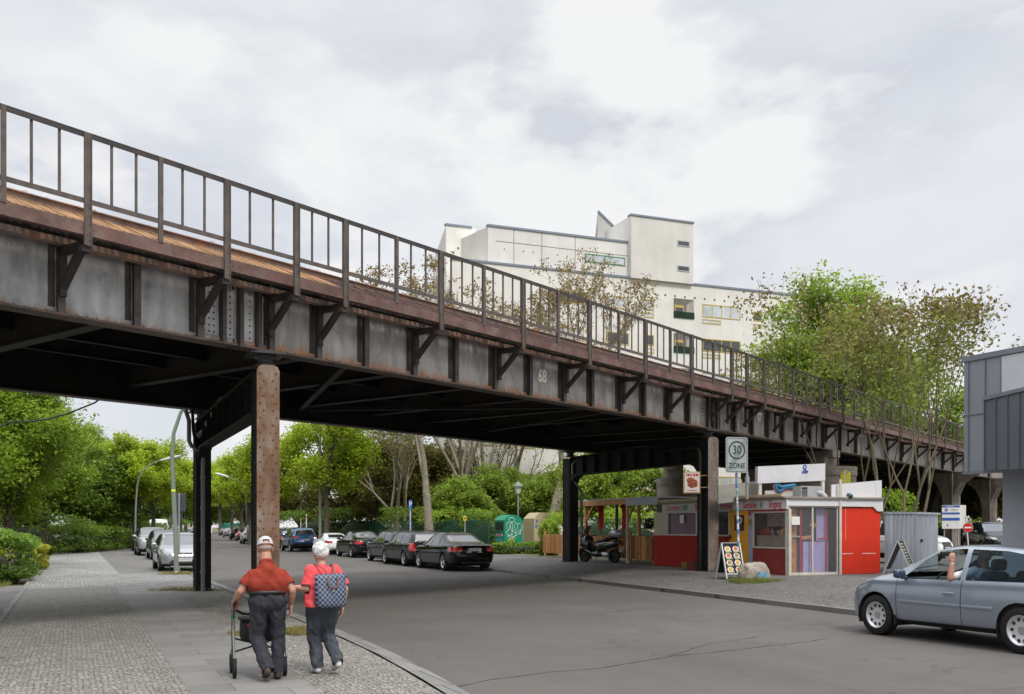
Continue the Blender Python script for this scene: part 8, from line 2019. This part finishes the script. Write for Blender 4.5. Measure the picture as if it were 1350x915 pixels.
# --- hedges and bushes
def bush(name, label, cx, cy, z, rx, ry, h, nl, ls, lm, seed, rz=0, group=None, flowers=0, boxy=.5, kind=None):
    rng = np.random.default_rng(seed); th = thing(name, label, 'hedge' if 'hedge' in name else 'bush', (cx, cy, z), rz, group)
    d = rng.normal(size=(nl, 3)); d /= np.linalg.norm(d, axis=1)[:, None]; d = np.sign(d) * np.abs(d) ** boxy; d /= np.maximum(1, np.abs(d).max(axis=1))[:, None]
    rad = rng.uniform(.55, 1.0, nl) ** .4; wob = 1 + .10 * np.sin(d[:, 0] * 7 + seed) * np.cos(d[:, 1] * 6) + .06 * np.sin(d[:, 2] * 11 + d[:, 0] * 9)
    P = d * (rad * wob)[:, None] * np.array([rx, ry, h / 2]) + np.array([0, 0, h / 2 * .96]); P[:, 2] = np.abs(P[:, 2])
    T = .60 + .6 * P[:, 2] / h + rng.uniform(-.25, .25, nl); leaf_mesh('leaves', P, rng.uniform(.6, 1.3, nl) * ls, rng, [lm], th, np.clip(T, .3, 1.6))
    g = MB(); g.sphere((0, 0, h * .30), 1, 14, 8, (rx * .55, ry * .55, h * .32)); g.build('shade_core', mat('bush shade', (.018, .028, .010), .95, var=.4, scale=6), th)  # dark ellipsoid inside the leaves stands for the bush's inner shade
    if flowers:
        k = rng.integers(0, nl, flowers); k = [i for i in k if P[i, 2] < h * .7]; leaf_mesh('flowers', P[k] * 1.02, np.full(len(k), ls * .7), rng, [L_FLOW], th)
    return th
hx, hy = S(-3.0, 35.6); bush('hedge', 'tall leafy hedge with white blossoms at the left edge', hx, hy, -.02, 2.0, 3.4, 1.58, 16000, .075, L_HEDGE, 71, SRZ, flowers=170, boxy=.35)
hx, hy = S(-6.8, 36.0); bush('hedge', 'clipped leafy hedge block outside the left edge', hx, hy, -.02, 2.0, 3.6, 1.8, 9000, .085, L_HEDGE, 72, SRZ, boxy=.35)
hx, hy = S(-1.9, 42.2); bush('bush', 'yellow green bush at the end of the blossoming hedge', hx, hy, -.02, 1.0, 1.9, 1.15, 7000, .065, L_YG, 73, SRZ)
for i, (px, Y, rx, h, lm, lab) in enumerate(((112, 66, 2.2, 1.9, L_DARK, 'dark green bush under the left park trees'), (138, 72, 2.0, 1.5, L_DARK, 'dark low bush left of the far bench'), (160, 80, 2.4, 1.4, L_YG, 'yellowish undergrowth by the far bench'), (172, 88, 3.0, 2.2, L_DARK, 'dark bush behind the left parked cars'), (90, 62, 2.0, 1.9, L_DARK, 'dark bush close behind the yellow green bush'), (30, 58, 3.4, 2.6, L_DARK, 'dark bush deep under the large left tree'), (205, 130, 4.0, 3.0, L_DARK, 'dark bush far behind the white van'))):
    x, y = XY(px, Y); bush('bush', lab, x, y, -.02, rx, rx, h, 5000, .085, lm, 80 + i, 0, 'bushes in the left park')
for i, (px, Y, rx, h, lm, lab) in enumerate(((686, 49.5, 1.5, .62, L_DARK, 'low dark bush at the foot of the green clothes container'), (704, 50.5, .8, .50, L_DARK, 'low dark bush at the foot of the beige clothes container'), (724, 46, .5, 1.6, L_FRESH, 'young green shrub rising behind the left timber fence'), (640, 56, 1.6, 2.4, L_DARK, 'dark bush left of the green clothes container'), (560, 64, 3.0, 2.8, L_DARK, 'dark bush behind the mesh fence at the pale plane trunk'), (480, 74, 3.4, 3.0, L_DARK, 'dark bush behind the mesh fence at the lime tree'), (605, 60, 2.2, 2.6, L_MID, 'green bush behind the yellow sign'), (780, 52, 2.6, 2.4, L_MID, 'green bush behind the terrace cloths'), (835, 54, 2.4, 2.2, L_MID, 'green bush behind the terrace posts'), (1240, 66, 3.4, 1.9, L_MID, 'low green bush beneath the bridge by the information board'), (1290, 68, 3.4, 1.8, L_MID, 'low green bush behind the dark parked car'), (1185, 60, 2.5, 2.4, L_MID, 'green bush behind the steel shed'), (1150, 44, 1.6, 3.2, L_MID, 'green shrub beside the masonry pier'), (420, 84, 3.4, 3.0, L_DARK, 'dark bush behind the straight green lamp mast'))):
    x, y = XY(px, Y); bush('bush', lab, x, y, .28, rx, rx, h, 5200, .075, lm, 100 + i, 0, 'bushes in the right park')
# --- grass tufts (uncountable)
L_GRASS = leaf_mat('grass blades', (.12, .19, .03), .3, (.24, .24, .06)); L_DRY = leaf_mat('dry grass blades', (.24, .21, .06), .3, (.30, .26, .10))
def grass(label, cx, cy, z, rx, ry, n, hgt, lm, seed, rz=0):
    rng = np.random.default_rng(seed); a = rng.uniform(0, 6.28, n); d = np.sqrt(rng.uniform(0, 1, n)) * (1 + .25 * np.sin(a * 3 + seed)); b = np.stack([rx * d * np.cos(a), ry * d * np.sin(a), np.zeros(n)], 1); t_ = rng.normal(size=(n, 3)) * .5; t_[:, 2] = 1.0
    h = rng.uniform(.4, 1.1, n) * hgt; w_ = rng.normal(size=(n, 3)); w_[:, 2] = 0; w_ /= np.linalg.norm(w_, axis=1)[:, None] * 160
    P = np.stack([b - w_, b + w_, b + t_ * h[:, None]], 1).reshape(-1, 3); me = bpy.data.meshes.new('grass'); me.from_pydata(P.tolist(), [], [(3 * i, 3 * i + 1, 3 * i + 2) for i in range(n)])
    at = me.attributes.new('tint', 'FLOAT_COLOR', 'POINT'); tv = np.ones((n, 3, 4), dtype=np.float32); tv[:, :, 0] = rng.uniform(.6, 1.3, n)[:, None]; tv[:, :, 1] = rng.uniform(0, 1, n)[:, None]; at.data.foreach_set('color', tv.reshape(-1)); me.materials.append(lm)
    o = bpy.data.objects.new('grass', me); COL.objects.link(o); o.location = (cx, cy, z); o.rotation_euler = (0, 0, rz); tag(o, label, 'grass', kind='stuff')
x, y = gpt(996, 768, .23); grass('green grass round the boulder', x, y + .1, gz(x, y), .72, .45, 1500, .14, L_GRASS, 1)
x, y = gpt(234, 757, .03); grass('grass at the foot of the green lamp post', x, y, .035, .65, .5, 900, .12, L_DRY, 2)
x, y = gpt(272, 779, .03); grass('grass strip at the foot of the far column', x - .5, y + .1, .035, .9, .35, 700, .12, L_DRY, 3)
x, y = gpt(392, 834, .03); grass('dry grass patch on the pavement between the two walkers', x, y, .036, .26, .5, 1500, .09, L_DRY, 4)
x, y = gpt(322, 836, .03); grass('dry grass patch beside the walker wheel', x, y, .036, .22, .3, 500, .06, L_DRY, 5)
hx, hy = S(-1.9, 37.0); grass('weeds along the pavement edge by the hedge', hx, hy, -.02, .55, 5.5, 3000, .16, L_GRASS, 6, SRZ)
# --- green mesh fence round the park
M_FEN = mat('dark green fence paint', (.010, .075, .045), .5, var=.15)
def mesh_fence(label, a, b, z, h=1.75):
    a = Vector(a); b = Vector(b); L_ = (b - a).length; th = thing('mesh_fence', label, 'fence', (a.x, a.y, z), math.atan2((b - a).y, (b - a).x), 'green mesh fences'); g = MB(); x = .06
    while x < L_: g.box(x - .009, -.008, .06, x + .009, .008, h); x += .085
    g.build('wires', M_FEN, th); g = MB()
    for zz in [.1 + i * .20 for i in range(9)]: g.box(0, -.022, zz, L_, -.009, zz + .022)
    g.build('bars', M_FEN, th); n = int(L_ / 2.5)
    for i in range(n + 1): g = MB(); xx = L_ * i / n; g.box(xx - .03, .009, -.1, xx + .03, .07, h + .06); g.build('post', M_FEN, th)
mesh_fence('green mesh fence behind the parked black cars', S(20.2, 47.5), S(20.2, 76), .3); mesh_fence('far stretch of green mesh fence behind the blue crossover', S(20.4, 76.2), SB(20.4, 100), .3); mesh_fence('green mesh fence behind the terrace', S(24.0, 35), S(22.4, 43), .3)
# --- benches, far end of the street
def bench(label, s, u, rz):
    x, y = SB(s, u); th = thing('park_bench', label, 'bench', (x, y, 0), rz, 'wooden park benches'); g = MB()
    for i in range(4): g.box(-.9, -.22 + i * .115, .43, .9, -.13 + i * .115, .465)
    g.build('seat', M_WOODP, th); g = MB()
    for i in range(3): g.box(-.9, .26 + i * .02, .55 + i * .13, .9, .29 + i * .02, .65 + i * .13)
    g.build('backrest', M_WOODP, th)
    for xx in (-.7, .7): g = MB(); g.box(xx - .05, -.2, -.02, xx + .05, .25, .425); g.build('leg', M_MAS if False else M_KSIGN, th)
bench('wooden park bench at the end of the blossoming hedge', -1.75, 38.6, SRZ + R(90)); bench('distant wooden bench under the left park trees', -1.6, 74, SRZ + R(100))
for px, Y, w_, h_, c, lab in ((256, 205, 3.2, 1.5, (.55, .22, .02), 'orange construction barrier at the end of the street'), (306, 240, 6.0, 2.4, (.03, .24, .17), 'teal green site container far down the street'), (272, 215, 2.5, 1.3, (.62, .60, .55), 'white construction barrier beside the orange one'), (318, 236, 3.0, 1.6, (.5, .20, .06), 'orange barrier right of the teal site container')):
    x, y = XY(px, Y); th = thing('site_barrier', lab, 'barrier', (x, y, 0), SRZ, 'construction barriers at the street end'); g = MB(); g.bbox((0, 0, h_ / 2 + .1), (w_, .3, h_), .08); g.build('panel', mat('barrier %d' % px, c, .6), th); g = MB(); g.box(-w_ / 2 + .2, -.4, 0, -w_ / 2 + .4, .4, .1); g.build('foot', M_TRIM, th); g = MB(); g.box(w_ / 2 - .4, -.4, 0, w_ / 2 - .2, .4, .1); g.build('foot', M_TRIM, th)
